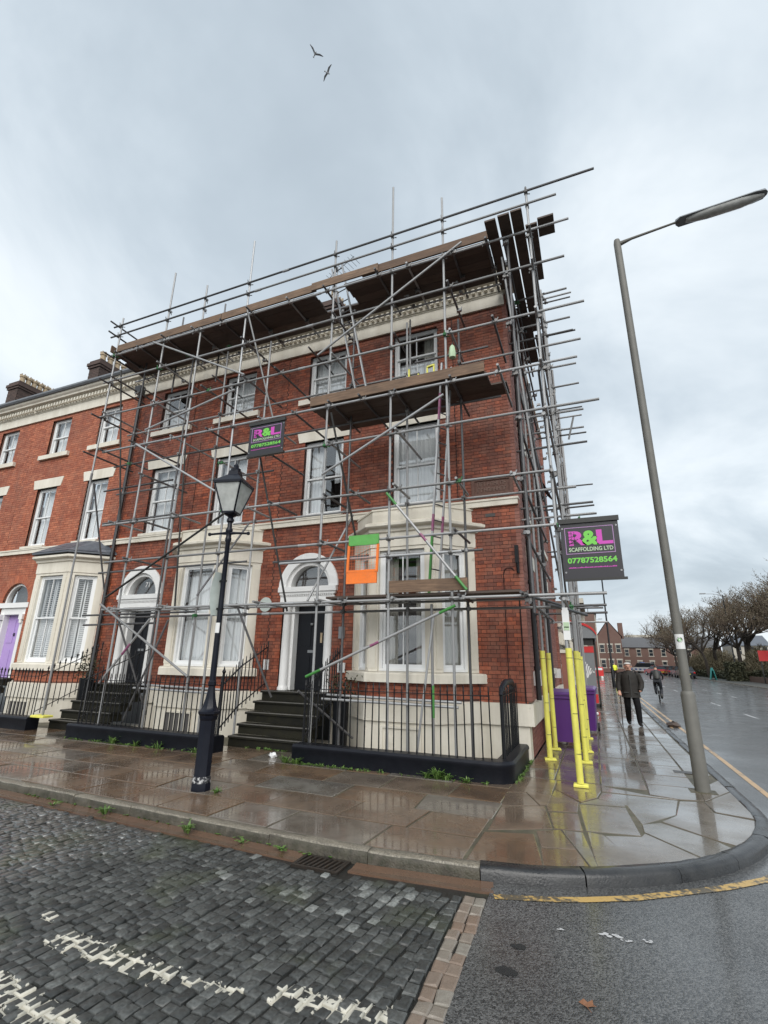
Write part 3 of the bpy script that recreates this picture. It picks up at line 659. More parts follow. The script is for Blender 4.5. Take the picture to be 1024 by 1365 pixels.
def sett_mesh(mb, c, ln, ang, tone, z, rim=True):
    w2, l2 = 0.0345, ln/2-0.005; ch = 0.009
    a = Vector((math.cos(ang), math.sin(ang))); bb = Vector((-a.y, a.x))
    def P(u, v, zz): q = c+a*u+bb*v; return (q.x, q.y, zz)
    j = [random.uniform(-.005,.005) for _ in range(8)]; tz = [random.uniform(-.004,.004) for _ in range(4)]
    cs = [(-w2+j[0],-l2+j[1]),(w2+j[2],-l2+j[3]),(w2+j[4],l2+j[5]),(-w2+j[6],l2+j[7])]
    vs = [P(u,v,-0.16) for u, v in cs]+[P(u,v,z-0.007) for u, v in cs]+[P(u-math.copysign(ch,u),v-math.copysign(ch,v),z+tz[k]) for k, (u, v) in enumerate(cs)]
    mb.add(vs, [(0,1,5,4),(1,2,6,5),(2,3,7,6),(3,0,4,7),(4,5,9,8),(5,6,10,9),(6,7,11,10),(7,4,8,11)], tone+(10 if rim else 0)); n0 = len(mb.v)-12; mb.f.append((n0+8,n0+9,n0+10,n0+11)); mb.t.append(tone); mb.m.append(0)
def sett_tone(c):
    tn = random.betavariate(1.3,2.6)
    if random.random() < 0.10 and c.y > 3.6 and c.x > -3.2: tn = random.uniform(1.4,2.4)
    return tn
rest = MB()
for k, (d, c, ln) in enumerate(cand):
    ang = -0.10+random.uniform(-.05,.05); z = ROADZ+0.004+random.uniform(-.006,.005)
    if k < 270:
        mb = MB(); sett_mesh(mb, c, ln, ang, sett_tone(c), z); build(mb, 'sett', M['sett'], setts_road, smooth=True, sh=55)
    else: sett_mesh(rest, c, ln, ang, sett_tone(c), z)
build(rest, 'sett_paving', M['sett'], setts_road, kind='stuff', smooth=True, sh=55)
y = 4.36
while y > 1.25:
    ln = random.uniform(0.085, 0.13); mb = MB(); sett_mesh(mb, Vector((edge_x(y-ln/2)-0.044, y-ln/2)), ln, 0.04, random.betavariate(2,3), ROADZ+0.010); build(mb, 'sett', M['sett'], setts_road); y -= ln
# buff edging setts, two abreast
y = 4.40
while y > 1.25:
    ln = random.uniform(0.105, 0.15)
    for k in range(2):
        xr = edge_x(y)+0.185 - 0.002 - k*0.088
        mb = MB(); sett_mesh(mb, Vector((xr-0.043+random.uniform(-.004,.004), y-ln/2)), ln, 0.04+random.uniform(-.03,.03), random.random(), ROADZ+0.006, False)
        mb.v = [((x-(xr-0.043))*1.22+xr-0.043, yv, z) for x, yv, z in mb.v]
        build(mb, 'edging_sett', M['edging'], setts_road)
    y -= ln
# yellow lines
def strip(pts, w_, z, name, m, parent):
    mb = MB(); a = offset(pts, w_/2); c_ = offset(pts, -w_/2); n = len(pts)
    mb.add([(x,y,z) for x, y in a]+[(x,y,z) for x, y in c_], [(i,i+1,n+i+1,n+i) for i in range(n-1)]); return build(mb, name, m, parent)
yl = [(-0.90,4.47),(-0.5,4.60),(-0.25,4.71),(0.1,4.90),(0.4,5.12),(0.8,5.42),(1.17,5.76),(1.5,6.2),(1.8,6.8),(1.98,7.6),(2.06,8.6),(2.08,12),(2.08,70)]
strip(yl[:9], 0.085, ROADZ+0.004, 'yellow_line', M['yline'], tar)
strip(yl[8:], 0.085, ROADZ+0.004, 'yellow_line', M['ylinef'], tar)
strip([(1.86,17),(1.86,70)], 0.07, ROADZ+0.004, 'yellow_line', M['ylinef'], tar)
for y0 in (16.2, 21.5, 27.3, 33.5, 40, 47, 54, 62): strip([(5.0,y0),(5.0,y0+2.0)], 0.09, ROADZ+0.004, 'lane_dash', M['wline'], tar)
for y0 in (34.5, 38.5, 43, 50, 58): strip([(7.2,y0),(7.2,y0+1.4)], 0.09, ROADZ+0.004, 'lane_dash', M['wline'], tar)
# far pavement across the street
mb = MB(); mb.prism([(12.3,3),(17.0,3),(17.0,260),(12.3,260)], -0.3, 0.0); build(mb, 'far_pavement', M['ground'], kind='structure')
mb = MB(); mb.box(12.18,12.3,3,260,-0.3,0.006); build(mb, 'far_kerb', M['kerb'], kind='structure')
# iron cover and marks on the tarmac / pavement
mb = MB(); mb.box(1.0,1.28,9.75,9.95,-0.01,0.004); build(mb, 'pavement_cover', M['gully'], pave)
mb = MB()
for cx, cy, r in ((-0.66,3.55,0.05),(-0.63,3.84,0.035)):
    mb.add([(cx+r*1.5*math.cos(a*.7)*random.uniform(.7,1.1), cy+r*math.sin(a*.7)*random.uniform(.7,1.1), ROADZ+0.003) for a in range(9)], [tuple(range(9))])
build(mb, 'tar_patch', M['rubber'], tar)
mb = MB()
for cx, cy, r in ((-0.08,4.22,0.055),(0.02,4.2,0.03),(0.12,4.25,0.03),(-0.38,4.18,0.025)):
    for q in range(5):
        ax, ay = cx+random.uniform(-r,r)*1.4, cy+random.uniform(-r,r)*.6
        mb.add([(ax+r*.5*math.cos(a*.7)*random.uniform(.5,1.1), ay+r*.35*math.sin(a*.7)*random.uniform(.5,1.1), ROADZ+0.003+q*0.0006) for a in range(9)], [tuple(range(9))])
build(mb, 'paint_splash', M['wline'], tar)

mb = MB(); mb.add([(-1.16,30.6,-0.002),(1.5,30.6,-0.002),(1.5,259,-0.002),(-1.16,259,-0.002)], [(0,1,2,3)], 0.8); build(mb, 'far_paving', M['flag'], pave)
# ------------------------------------------------------------------ houses
YF = 9.68
def front_xf(x0):            # a along +x from x0, b inwards (+y), z
    return lambda a, b, z: (x0+a, YF+b, z)
def frame_xf(ox, oy, ux, uy):   # a along u, b inwards = left normal of u
    return lambda a, b, z: (ox+ux*a-uy*b, oy+uy*a+ux*b, z)
def arch_rects(cx, r, zs, n=8):
    o = []
    for i in range(n):
        z0 = zs+r*i/n; z1 = zs+r*(i+1)/n; zm = (z0+z1)/2-zs; hw = math.sqrt(max(0, r*r-zm*zm)); o.append((cx-hw, cx+hw, z0, z1))
    return o
def backing(xf, a0, a1, z0, z1, holes, b0=0.008, b1=0.30):
    mb = MB(xf); zs = sorted({z0, z1, *[h[2] for h in holes], *[h[3] for h in holes]}); zs = [z for z in zs if z0 <= z <= z1]
    for q0, q1 in zip(zs[:-1], zs[1:]):
        zm = (q0+q1)/2; iv = [(a0, a1)]
        for h in holes:
            if h[2] < zm < h[3]:
                nv = []
                for s_, e_ in iv:
                    if h[1] <= s_ or h[0] >= e_: nv.append((s_, e_)); continue
                    if h[0] > s_: nv.append((s_, h[0]))
                    if h[1] < e_: nv.append((h[1], e_))
                iv = nv
        for s_, e_ in iv:
            if e_-s_ > 1e-4: mb.box(s_, e_, b0, b1, q0, q1)
    return mb
def bricks(a0, a1, z0, z1, holes):
    """Flemish bond: list of (a0,a1,z0,z1)"""
    o = []; k0 = math.floor(z0/0.075)
    for k in range(k0, int(z1/0.075)+1):
        q0 = k*0.075; q1 = q0+0.066
        if q0 < z0-0.001 or q1 > z1+0.012: continue
        iv = [(a0, a1)]
        for h in holes:
            if h[2] < q1-0.02 and h[3] > q0+0.02:
                nv = []
                for s_, e_ in iv:
                    if h[1] <= s_ or h[0] >= e_: nv.append((s_, e_)); continue
                    if h[0] > s_: nv.append((s_, h[0]))
                    if h[1] < e_: nv.append((h[1], e_))
                iv = nv
        x = math.floor((a0-1)/0.339)*0.339 + (0.17 if k % 2 else 0); j = 0
        while x < a1:
            ln = 0.2185 if j % 2 == 0 else 0.1045
            for s_, e_ in iv:
                p0 = max(x, s_); p1 = min(x+ln, e_)
                if p1-p0 > 0.03: o.append((p0, p1, q0, q1))
            x += ln+0.008+0.0; j += 1
    return o
BV = {}
def brick_obj(parent, xf, br, matname, axis):
    a0, a1, q0, q1 = br; k = (round(a1-a0, 2), matname, axis, random.randint(0, 5))
    if k not in BV:
        mb = MB(); h = (k[0])/2
        if axis == 'x': mb.box(-h, h, 0, 0.05, 0, 0.066, [0.05,0.25,0.4,0.55,0.75,0.95][k[3]])
        else: mb.box(-0.05, 0, -h, h, 0, 0.066, [0.05,0.25,0.4,0.55,0.75,0.95][k[3]])
        BV[k] = mesh_of(mb, 'brick', M[matname])
    return inst('brick', BV[k], parent, xf((a0+a1)/2, random.uniform(-.003,.003), q0))
def brick_wall(root, xf, a0, a1, z0, z1, holes, matname, mortar, axis='x', single=0, name='wall', cond=None):
    wall = build(backing(xf, a0, a1, z0, z1, holes), name, M[mortar], root)
    bl = bricks(a0, a1, z0, z1, holes)
    near = []
    if single:
        sc = []
        for i, br in enumerate(bl):
            p = Vector(xf((br[0]+br[1])/2, 0, br[2]))-Vector((0,0,CAMZ))
            if br[1]-br[0] < 0.09 or (cond and not cond(br)): continue
            sc.append((p.length, i))
        sc.sort(); near = [i for _, i in sc[:single]]
    ns = set(near)
    for i in near: brick_obj(wall, xf, bl[i], matname, axis)
    mb = MB(xf)
    for i, br in enumerate(bl):
        if i in ns: continue
        mb.box(br[0], br[1], random.uniform(-.003,.003), 0.05, br[2], br[3], min(1, max(0, random.gauss(0.42, 0.27))))
    build(mb, 'brickwork', M[matname], wall, kind='stuff')
    return wall
def window(root, xf, w_, z0, z1, style='net', name='window', rail=0.5, bars=True, deep=0.10):
    """sash window in an opening of width w_; a in 0..w_; b inwards"""
    mb = MB(xf); d = deep
    mb.box(0,0.065,d,d+0.1,z0,z1); mb.box(w_-0.065,w_,d,d+0.1,z0,z1); mb.box(0.065,w_-0.065,d,d+0.1,z1-0.06,z1); mb.box(0.065,w_-0.065,d,d+0.1,z0,z0+0.05)
    fr = build(mb, name, M['sash'], root)
    zm = z0+(z1-z0)*rail
    for nm, q0, q1, b0 in (('upper_sash', zm-0.02, z1-0.06, d+0.012), ('lower_sash', z0+0.05, zm+0.02, d+0.054)):
        mb = MB(xf); a0, a1 = 0.065, w_-0.065; st = 0.045
        mb.box(a0,a0+st,b0,b0+0.04,q0,q1); mb.box(a1-st,a1,b0,b0+0.04,q0,q1); mb.box(a0+st,a1-st,b0,b0+0.04,q0,q0+(0.04 if nm[0]=='u' else 0.075)); mb.box(a0+st,a1-st,b0,b0+0.04,q1-0.04,q1)
        if bars: mb.box(w_/2-0.011,w_/2+0.011,b0+0.004,b0+0.036,q0+0.04,q1-0.04)
        build(mb, nm, M['sash'], fr)
        for p0, p1 in (((a0+st, w_/2-0.011), (w_/2+0.011, a1-st)) if bars else ((a0+st, a1-st),)):
            mb = MB(xf); mb.box(p0,p1,b0+0.018,b0+0.022,q0+0.04,q1-0.04); build(mb, 'pane', M['glass'], fr)
    # what hangs behind the glass
    cz0, cz1 = z0+0.03, z1-0.04
    def folds(a0, a1, q0, q1, b0, amp, n, nm, m):
        mb = MB(xf); k = max(6, n); vs = []; fs = []
        for i in range(k+1):
            a = a0+(a1-a0)*i/k; bb = b0+amp*math.sin(i*2.1+a0*9)+amp*.5*math.sin(i*.83)
            vs += [(a, bb, q0), (a, bb, q1)]
        for i in range(k): fs.append((2*i, 2*i+2, 2*i+3, 2*i+1))
        mb.add(vs, fs, random.random()); build(mb, nm, m, fr, smooth=True)
    if style == 'net': folds(0.05, w_-0.05, cz0, cz1, d+0.20, 0.012, int(w_/0.035), 'net_curtain', M['curtain'])
    elif style == 'half':
        folds(0.05, w_-0.05, cz0, z0+(z1-z0)*0.47, d+0.20, 0.012, int(w_/0.035), 'net_curtain', M['curtain']); folds(w_*.62, w_-0.05, z0+(z1-z0)*.5, cz1, d+0.24, 0.02, 10, 'drape', M['drape'])
    elif style == 'tied':
        folds(0.05, w_*.36, cz0, cz1, d+0.22, 0.02, 12, 'net_curtain', M['curtain']); folds(w_*.66, w_-0.05, z0+(z1-z0)*.45, cz1, d+0.22, 0.02, 12, 'net_curtain', M['curtain'])
    elif style == 'drape':
        folds(0.05, w_*.34, cz0, cz1, d+0.22, 0.022, 14, 'drape', M['drape']); folds(w_*.72, w_-0.05, cz0, cz1, d+0.22, 0.022, 14, 'drape', M['drape'])
    elif style == 'dnet': folds(0.05, w_-0.05, cz0, cz1, d+0.22, 0.016, int(w_/0.04), 'net_curtain', M['drape'])
    elif style in ('shutter', 'shutteropen'):
        for half_ in (0, 1):
            a0 = 0.08+half_*(w_/2-0.06); a1 = a0+w_/2-0.10
            mb = MB(xf); z = cz0+0.04
            mb.box(a0,a0+0.03,d+0.14,d+0.17,cz0,cz1); mb.box(a1-0.03,a1,d+0.14,d+0.17,cz0,cz1)
            tilt = 0.022 if style == 'shutteropen' else 0.008
            while z < cz1-0.04:
                op = style == 'shutteropen' and z > zm
                mb.add([(a0+.03,d+.13,z),(a1-.03,d+.13,z),(a1-.03,d+.18,z+(0.012 if op else 0.045)),(a0+.03,d+.18,z+(0.012 if op else 0.045)),
                        (a0+.03,d+.13,z+.006),(a1-.03,d+.13,z+.006),(a1-.03,d+.18,z+(0.018 if op else 0.051)),(a0+.03,d+.18,z+(0.018 if op else 0.051))],
                       [(0,3,2,1),(4,5,6,7),(0,1,5,4),(1,2,6,5),(2,3,7,6),(3,0,4,7)]); z += 0.055
            build(mb, 'shutter', M['sash'], fr)
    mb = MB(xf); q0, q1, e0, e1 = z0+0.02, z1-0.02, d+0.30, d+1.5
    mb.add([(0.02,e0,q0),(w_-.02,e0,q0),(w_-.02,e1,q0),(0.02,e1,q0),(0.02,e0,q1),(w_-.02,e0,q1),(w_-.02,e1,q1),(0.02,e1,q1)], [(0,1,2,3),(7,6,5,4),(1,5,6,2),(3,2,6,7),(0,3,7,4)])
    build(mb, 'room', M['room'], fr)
    return fr
def sill(root, xf, w_, z0, z1, ext=0.24, out=0.09, name='sill'):
    mb = MB(xf); mb.add([(-ext,-out,z0),(w_+ext,-out,z0),(w_+ext,0.12,z0),(-ext,0.12,z0),(-ext,-out,z1-.012),(w_+ext,-out,z1-.012),(w_+ext,0.12,z1),(-ext,0.12,z1)],
       [(0,3,2,1),(4,5,6,7),(0,1,5,4),(1,2,6,5),(2,3,7,6),(3,0,4,7)]); build(mb, name, M['stucco'], root)
def lintel(root, xf, w_, z0, z1):
    mb = MB(xf); t0, t1 = 0.17, 0.25
    vs = []
    for b in (-0.018, 0.14): vs += [(-t0,b,z0),(w_+t0,b,z0),(w_+t1,b,z1),(-t1,b,z1)]
    mb.add(vs, [(0,1,2,3),(7,6,5,4),(0,4,5,1),(1,5,6,2),(2,6,7,3),(3,7,4,0)]); build(mb, 'lintel', M['stucco'], root)
def ring(cx, zc, r0, r1, b0, b1, xf, n=20, mb=None, a0=0, a1=math.pi):
    mb = mb or MB(xf); vs = []; fs = []
    for i in range(n+1):
        t = a0+(a1-a0)*i/n; c_, s_ = math.cos(t), math.sin(t)
        vs += [(cx+r0*c_,b0,zc+r0*s_),(cx+r1*c_,b0,zc+r1*s_),(cx+r1*c_,b1,zc+r1*s_),(cx+r0*c_,b1,zc+r0*s_)]
    for i in range(n):
        k = 4*i
        for j in range(4): fs.append((k+j, k+4+j, k+4+(j+1) % 4, k+(j+1) % 4))
    fs += [(3,2,1,0), (4*n,4*n+1,4*n+2,4*n+3)]
    return mb.add(vs, fs)
def half_disc(cx, zc, r, b, xf, th=0.006, n=20):
    mb = MB(xf); vs = []
    for bb in (b, b+th):
        for i in range(n+1): t = math.pi*i/n; vs.append((cx+r*math.cos(t), bb, zc+r*math.sin(t)))
    m = n+1
    mb.add(vs, [tuple(range(m)), tuple(range(2*m-1, m-1, -1))]+[(i, m+i, m+(i+1) % m, (i+1) % m) for i in range(m)]); return mb
def door(root, cx, z0, style, num=None):
    xf = front_xf(cx)
    if style == 'column':
        mb = MB(xf); ring(0, 3.24, 0.585, 0.78, -0.05, 0.22, xf, mb=mb); ring(0, 3.24, 0.50, 0.585, 0.03, 0.22, xf, mb=mb)
        sur = build(mb, 'door_surround', M['white'], root, smooth=True)
        mb = MB(xf); mb.box(-0.76,0.76,-0.10,0.2,3.12,3.235); mb.box(-0.73,0.73,-0.07,0.2,3.06,3.12); mb.box(-0.71,0.71,-0.05,0.2,2.90,3.02)
        for i in range(30): mb.box(-0.70+i*0.047,-0.675+i*0.047,-0.065,0.0,3.022,3.058)
        build(mb, 'entablature', M['white'], sur)
        for s_ in (-1, 1):
            mb = MB(xf); mb.lathe([(0.125,z0),(0.125,z0+0.05),(0.105,z0+0.08),(0.100,z0+0.11),(0.098,z0+0.7),(0.088,2.78),(0.10,2.80),(0.125,2.86),(0.125,2.90)], 20, (s_*0.55,0.06,0))
            build(mb, 'column', M['white'], sur, smooth=True)
            mb = MB(xf); mb.box(s_*0.47,s_*0.40,0.12,0.3,z0,2.90); mb.box(s_*0.47,s_*0.66,0.12,0.3,z0,2.90); build(mb, 'door_jamb', M['white'], sur)
        build(half_disc(0, 3.245, 0.50, 0.16, xf), 'fanlight', M['glass'], sur)
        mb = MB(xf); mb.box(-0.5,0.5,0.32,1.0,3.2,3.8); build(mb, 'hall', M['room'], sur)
        if num:
            text(num, 0.20, M['paper'], sur, (cx+0.05, YF+0.155, 3.46), 'x', name='door_number', sx=1.0)
        mb = MB(xf); mb.box(-0.40,0.40,0.30,0.35,z0,2.90)
        dr = build(mb, 'door', M['doorb'], root)
        for (a0, a1, q0, q1) in ((-.32,-.04,z0+.15,z0+.75),(.04,.32,z0+.15,z0+.75),(-.32,-.04,z0+.95,2.7),(.04,.32,z0+.95,2.7)):
            mb = MB(xf); mb.box(a0,a1,0.288,0.30,q0,q1); build(mb, 'panel', M['doorb'], dr)
        mb = MB(xf); mb.box(-.10,.10,0.284,0.298,z0+.80,z0+.86); build(mb, 'letter_plate', M['greyb'], dr)
        mb = MB(xf); mb.lathe([(0.02,-0.05),(0.035,-0.03),(0.035,0.0),(0.0,0.01)], 10, (0,0.25,z0+1.45)); build(mb, 'knocker', M['greyb'], dr)
        mb = MB(xf); mb.box(0.22,0.27,0.275,0.285,z0+1.02,z0+1.24); build(mb, 'notice', M['pot'], dr)
        mb = MB(xf); mb.box(-0.70,0.70,-0.04,0.36,z0-0.06,z0); build(mb, 'door_sill', M['step'], dr)
    else:
        zs = 3.18
        mb = MB(xf); ring(0, zs, 0.53, 0.60, 0.08, 0.2, xf, mb=mb)
        sur = build(mb, 'door_surround', M['white'], root, smooth=True)
        mb = MB(xf); mb.box(-0.70,0.70,-0.02,0.2,3.02,3.17); mb.box(-0.62,0.62,0.04,0.2,2.82,3.02); build(mb, 'entablature', M['white'], sur)
        for s_ in (-1, 1):
            mb = MB(xf); mb.box(s_*0.62,s_*0.43,0.05,0.3,z0,2.82); mb.box(s_*0.60,s_*0.47,0.0,0.05,z0+0.1,2.62); build(mb, 'pilaster', M['white'], sur)
            mb = MB(xf); mb.box(s_*0.62,s_*0.45,-0.06,0.05,2.66,2.82); mb.lathe([(0.03,-0.085),(0.05,-0.08),(0.05,0.08),(0.03,0.085)], 10, (s_*0.535,-0.02,2.64)); build(mb, 'bracket', M['white'], sur)
        build(half_disc(0, zs, 0.53, 0.15, xf), 'fanlight', M['glass'], sur)
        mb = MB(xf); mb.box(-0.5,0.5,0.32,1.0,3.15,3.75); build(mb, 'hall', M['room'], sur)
        # gauged brick arch
        for i in range(25):
            t0 = math.pi*i/25+0.008; t1 = math.pi*(i+1)/25-0.008
            mb = MB(xf); ring(0, zs, 0.605, 0.83, -0.004, 0.08, xf, n=1, mb=mb, a0=t0, a1=t1); mb.t = [random.uniform(.2,.8)]*len(mb.t); build(mb, 'brick', M['brick_l'], sur)
        mb = MB(xf); mb.box(-0.43,0.43,0.22,0.27,z0,2.82); dr = build(mb, 'door', M['lilac'], root)
        for (a0, a1, q0, q1) in ((-.34,-.05,z0+.15,z0+.8),(.05,.34,z0+.15,z0+.8),(-.34,-.05,z0+1.0,2.68),(.05,.34,z0+1.0,2.68)):
            mb = MB(xf); mb.box(a0,a1,0.206,0.22,q0,q1); build(mb, 'panel', M['lilac'], dr)
        mb = MB(xf); ring(0, z0+1.25, 0.03, 0.045, 0.19, 0.205, xf, n=12, mb=mb, a1=2*math.pi); build(mb, 'knocker', M['black'], dr)
        mb = MB(xf); mb.box(-0.62,0.62,-0.04,0.3,z0-0.06,z0); build(mb, 'door_sill', M['step'], dr)
def text(body, size, m, parent, loc, plane='x', name='lettering', sx=1.0, bold=0.0, align='CENTER', th=0.002):
    cu = bpy.data.curves.new(name, 'FONT'); cu.body = body; cu.size = size; cu.align_x = align; cu.offset = bold; cu.extrude = th; cu.resolution_u = 3
    o = bpy.data.objects.new(name, cu); C.objects.link(o); bpy.context.view_layer.update()
    dg = bpy.context.evaluated_depsgraph_get(); me = bpy.data.meshes.new_from_object(o.evaluated_get(dg)); bpy.data.objects.remove(o); bpy.data.curves.remove(cu)
    me.transform(Matrix.Diagonal((sx,1,1,1)))
    me.transform(Matrix.Rotation(R_(90), 4, 'X'))
    me.materials.clear(); me.materials.append(m); me.name = name
    for p in me.polygons: p.material_index = 0
    q = bpy.data.objects.new(name, me); C.objects.link(q); q.parent = parent
    q.location = Vector(loc) - (worg(parent) if parent else Vector((0,0,0)))
    return q
def bay(root, cx, styles, roof='parapet', hw=1.345, fw_=0.675, dep=0.65):
    A, B_, C_, D = (cx-hw, YF), (cx-fw_, YF-dep), (cx+fw_, YF-dep), (cx+hw, YF)
    path = [A, B_, C_, D]
    # masonry below the sill
    mb = MB(); mb.sweep(path, [(-0.25,-0.4),(0.05,-0.4),(0.05,0.56),(0.09,0.57),(0.09,0.92),(0.03,0.935),(-0.25,0.935)], cut=YF+0.03)
    body = build(mb, 'bay_window', M['stucco'], root)
    mb = MB(); mb.sweep(path, [(-0.25,0.935),(-0.012,0.935),(-0.012,1.25),(-0.25,1.25)], cut=YF+0.03); bw = build(mb, 'apron', M['mortar'] if roof == 'parapet' else M['mortar_l'], body)
    for (p, q) in ((A,B_),(B_,C_),(C_,D)):
        u = Vector(q)-Vector(p); ln = u.length; u.normalize(); xf = frame_xf(p[0], p[1], u.x, u.y)
        mb = MB(xf)
        for br in bricks(0.0, ln, 0.935, 1.26, []): mb.box(br[0], br[1], random.uniform(-.003,.003), 0.03, br[2], br[3], min(1,max(0,random.gauss(.42,.25))))
        build(mb, 'brickwork', M['brick'] if roof == 'parapet' else M['brick_l'], body, kind='stuff')
    mb = MB(); mb.sweep(path, [(-0.2,1.25),(0.10,1.25),(0.10,1.40),(0.085,1.42),(-0.2,1.46)], cut=YF+0.03); build(mb, 'sill', M['stucco'], body)
    # corner posts and frames
    for (p, q, e0, e1) in ((A,B_,0.20,0.17),(B_,C_,0.19,0.19),(C_,D,0.17,0.20)):
        u = Vector(q)-Vector(p); ln = u.length; u.normalize(); xf = frame_xf(p[0], p[1], u.x, u.y)
        mb = MB(xf); mb.box(0,e0,0,0.24,1.44,3.80); mb.box(ln-e1,ln,0,0.24,1.44,3.80)
        mb.box(0.03,e0-0.04,-0.014,0.0,1.5,3.72); mb.box(ln-e1+0.04,ln-0.03,-0.014,0.0,1.5,3.72); build(mb, 'pilaster', M['stucco'], body)
    mb = MB(); mb.sweep(path, [(-0.24,3.80),(0.0,3.80),(0.0,3.86),(0.02,3.87),(0.02,4.16),(0.06,4.18),(0.07,4.24),(0.15,4.27),(0.17,4.29),(0.17,4.34),(0.12,4.37),(0.03,4.40),(-0.24,4.40)], cut=YF+0.03); build(mb, 'cornice', M['stucco'], body)
    for (p, q, e0, e1, st) in ((A,B_,0.20,0.17,styles[0]),(B_,C_,0.19,0.19,styles[1]),(C_,D,0.17,0.20,styles[2])):
        u = Vector(q)-Vector(p); ln = u.length; u.normalize(); xf = frame_xf(p[0]+u.x*e0, p[1]+u.y*e0, u.x, u.y)
        w_ = ln-e0-e1
        sub_window(body, xf, w_, 1.45, 3.80, st)
    if roof == 'parapet':
        mb = MB(); mb.sweep(path, [(-0.10,4.40),(-0.02,4.40),(-0.02,4.66),(0.0,4.665),(0.0,4.70),(-0.12,4.70)], cut=YF+0.03); build(mb, 'parapet', M['stucco'], body)
        mb = MB(); q = offset(path, -0.08, YF+0.02); mb.prism(q, 4.3, 4.62); build(mb, 'lead_roof', M['lead'], body)
    else:
        mb = MB(); o = offset(path, 0.20, YF+0.0); top = [(cx-0.95, YF), (cx-0.45, YF-0.12), (cx+0.45, YF-0.12), (cx+0.95, YF)]
        vs = [(x,y,4.40) for x, y in o]+[(x,y,4.44) for x, y in o]+[(x,y,4.88) for x, y in top]
        mb.add(vs, [(0,1,5,4),(1,2,6,5),(2,3,7,6),(4,5,9,8),(5,6,10,9),(6,7,11,10),(8,9,10,11),(3,2,1,0)], 0.4); rf = build(mb, 'slate_roof', M['slate'], body)
        # courses of slates
        for (i0, i1) in ((0,1),(1,2),(2,3)):
            e0, e1 = Vector((*o[i0],4.445)), Vector((*o[i1],4.445)); f0, f1 = Vector((*top[i0],4.885)), Vector((*top[i1],4.885))
            nrm = (e1-e0).cross(f0-e0).normalized(); rowsn = 4
            for r in range(rowsn):
                q0 = e0.lerp(f0, r/rowsn); q1 = e1.lerp(f1, r/rowsn); g0 = e0.lerp(f0, min(1,(r+1.15)/rowsn)); g1 = e1.lerp(f1, min(1,(r+1.15)/rowsn))
                nn_ = max(1, round((q1-q0).length/0.26)); mb = MB(rf and None)
                for j in range(nn_):
                    u0 = (j+0.015+(0.0 if r % 2 else -0.0))/nn_; u1 = (j+0.985)/nn_
                    a_, b_, c_, d_ = q0.lerp(q1,u0), q0.lerp(q1,u1), g0.lerp(g1,u1), g0.lerp(g1,u0)
                    up_ = nrm*0.014; lo = nrm*0.004
                    mb.add([a_+lo,b_+lo,c_+lo,d_+lo,a_+up_,b_+up_,c_+lo*1.5,d_+lo*1.5], [(0,1,5,4),(4,5,6,7),(1,2,6,5),(3,0,4,7)], random.random())
                build(mb, 'slate_course', M['slate'], body)
    return body
def sub_window(body, xf, w_, z0, z1, st):
    # window of a bay: its pieces hang directly under the bay (third level)
    holder = window(body, xf, w_, z0, z1, st, name='window_frame', deep=0.07, bars=w_ > 0.7)
    for ch in list(holder.children): ch.parent = body
    return holder
def steps(root, x0, x1, n=5, top=0.98, y0=8.42):
    rise = top/n; run = (YF-0.06-y0)/n*0.98; st = None
    for i in range(n):
        ya = y0+run*i; mb = MB(); z1 = rise*(i+1); mb.box(x0+0.03*(i > 0), x1-0.03*(i > 0), ya+0.03, YF+0.05 if i == n-1 else ya+run+0.1, -0.05 if i == 0 else rise*i+0.0, z1-0.05, random.random())
        o = build(mb, 'step', M['step'], st or root)
        if st is None: st = o; o.name = 'front_steps'
        mb = MB(); mb.cbox(x0-0.0, x1+0.0, ya, YF+0.05 if i == n-1 else ya+run+0.03, z1-0.048, z1, 0.012, random.random()); jitter_mesh(mb, 0.003); build(mb, 'tread', M['step'], st)
        mb = MB(); mb.box(x0+0.02, x1-0.02, ya-0.0025, ya+0.02, z1-0.014, z1+0.0025); build(mb, 'nosing', M['stepedge'], st)
def main_cornice(root, x0, x1, ret=None):
    path = [(x0, YF), (x1, YF)] + ([(x1, YF+ret)] if ret else [])
    mb = MB(); mb.sweep(path, [(-0.2,9.56),(0.05,9.56),(0.05,9.86),(0.07,9.87),(0.07,9.90),(-0.2,9.90)]); fr = build(mb, 'frieze', M['stucco'], root)
    mb = MB(); mb.sweep(path, [(-0.2,9.90),(0.10,9.90),(0.10,10.06),(0.20,10.10),(0.27,10.12),(0.28,10.17),(0.33,10.22),(0.35,10.26),(0.35,10.30),(-0.2,10.34)]); co_ = build(mb, 'cornice', M['stucco'], root)
    mb = MB(); x = x0+0.02
    while x < x1-0.06: mb.box(x, x+0.075, YF-0.20, YF-0.095, 9.94, 10.055); x += 0.145
    if ret:
        y = YF+0.02
        while y < YF+ret-0.06: mb.box(x1+0.095, x1+0.20, y, y+0.075, 9.94, 10.055); y += 0.145
    build(mb, 'dentils', M['stucco'], root, kind='stuff')
    mb = MB(); mb.sweep(path, [(0.25,10.29),(0.40,10.29),(0.44,10.34),(0.44,10.40),(0.42,10.40),(0.40,10.36),(0.25,10.35)]); build(mb, 'gutter', M['lead'], root)
def slate_roof(root, x0, x1, depth=9.3, hip=False):
    yr = YF+depth/2; mb = MB(); zr = 12.4
    mb.add([(x0,YF-0.34,10.36),(x1,YF-0.34,10.36),(x1-(1.5 if hip else 0),yr,zr),(x0,yr,zr),(x1,YF+depth,10.36),(x0,YF+depth,10.36)], [(0,1,2,3),(3,2,4,5),(1,4,2),(5,0,3),(0,5,4,1)], 0.4)
    rf = build(mb, 'roof', M['slate'], root)
    return rf
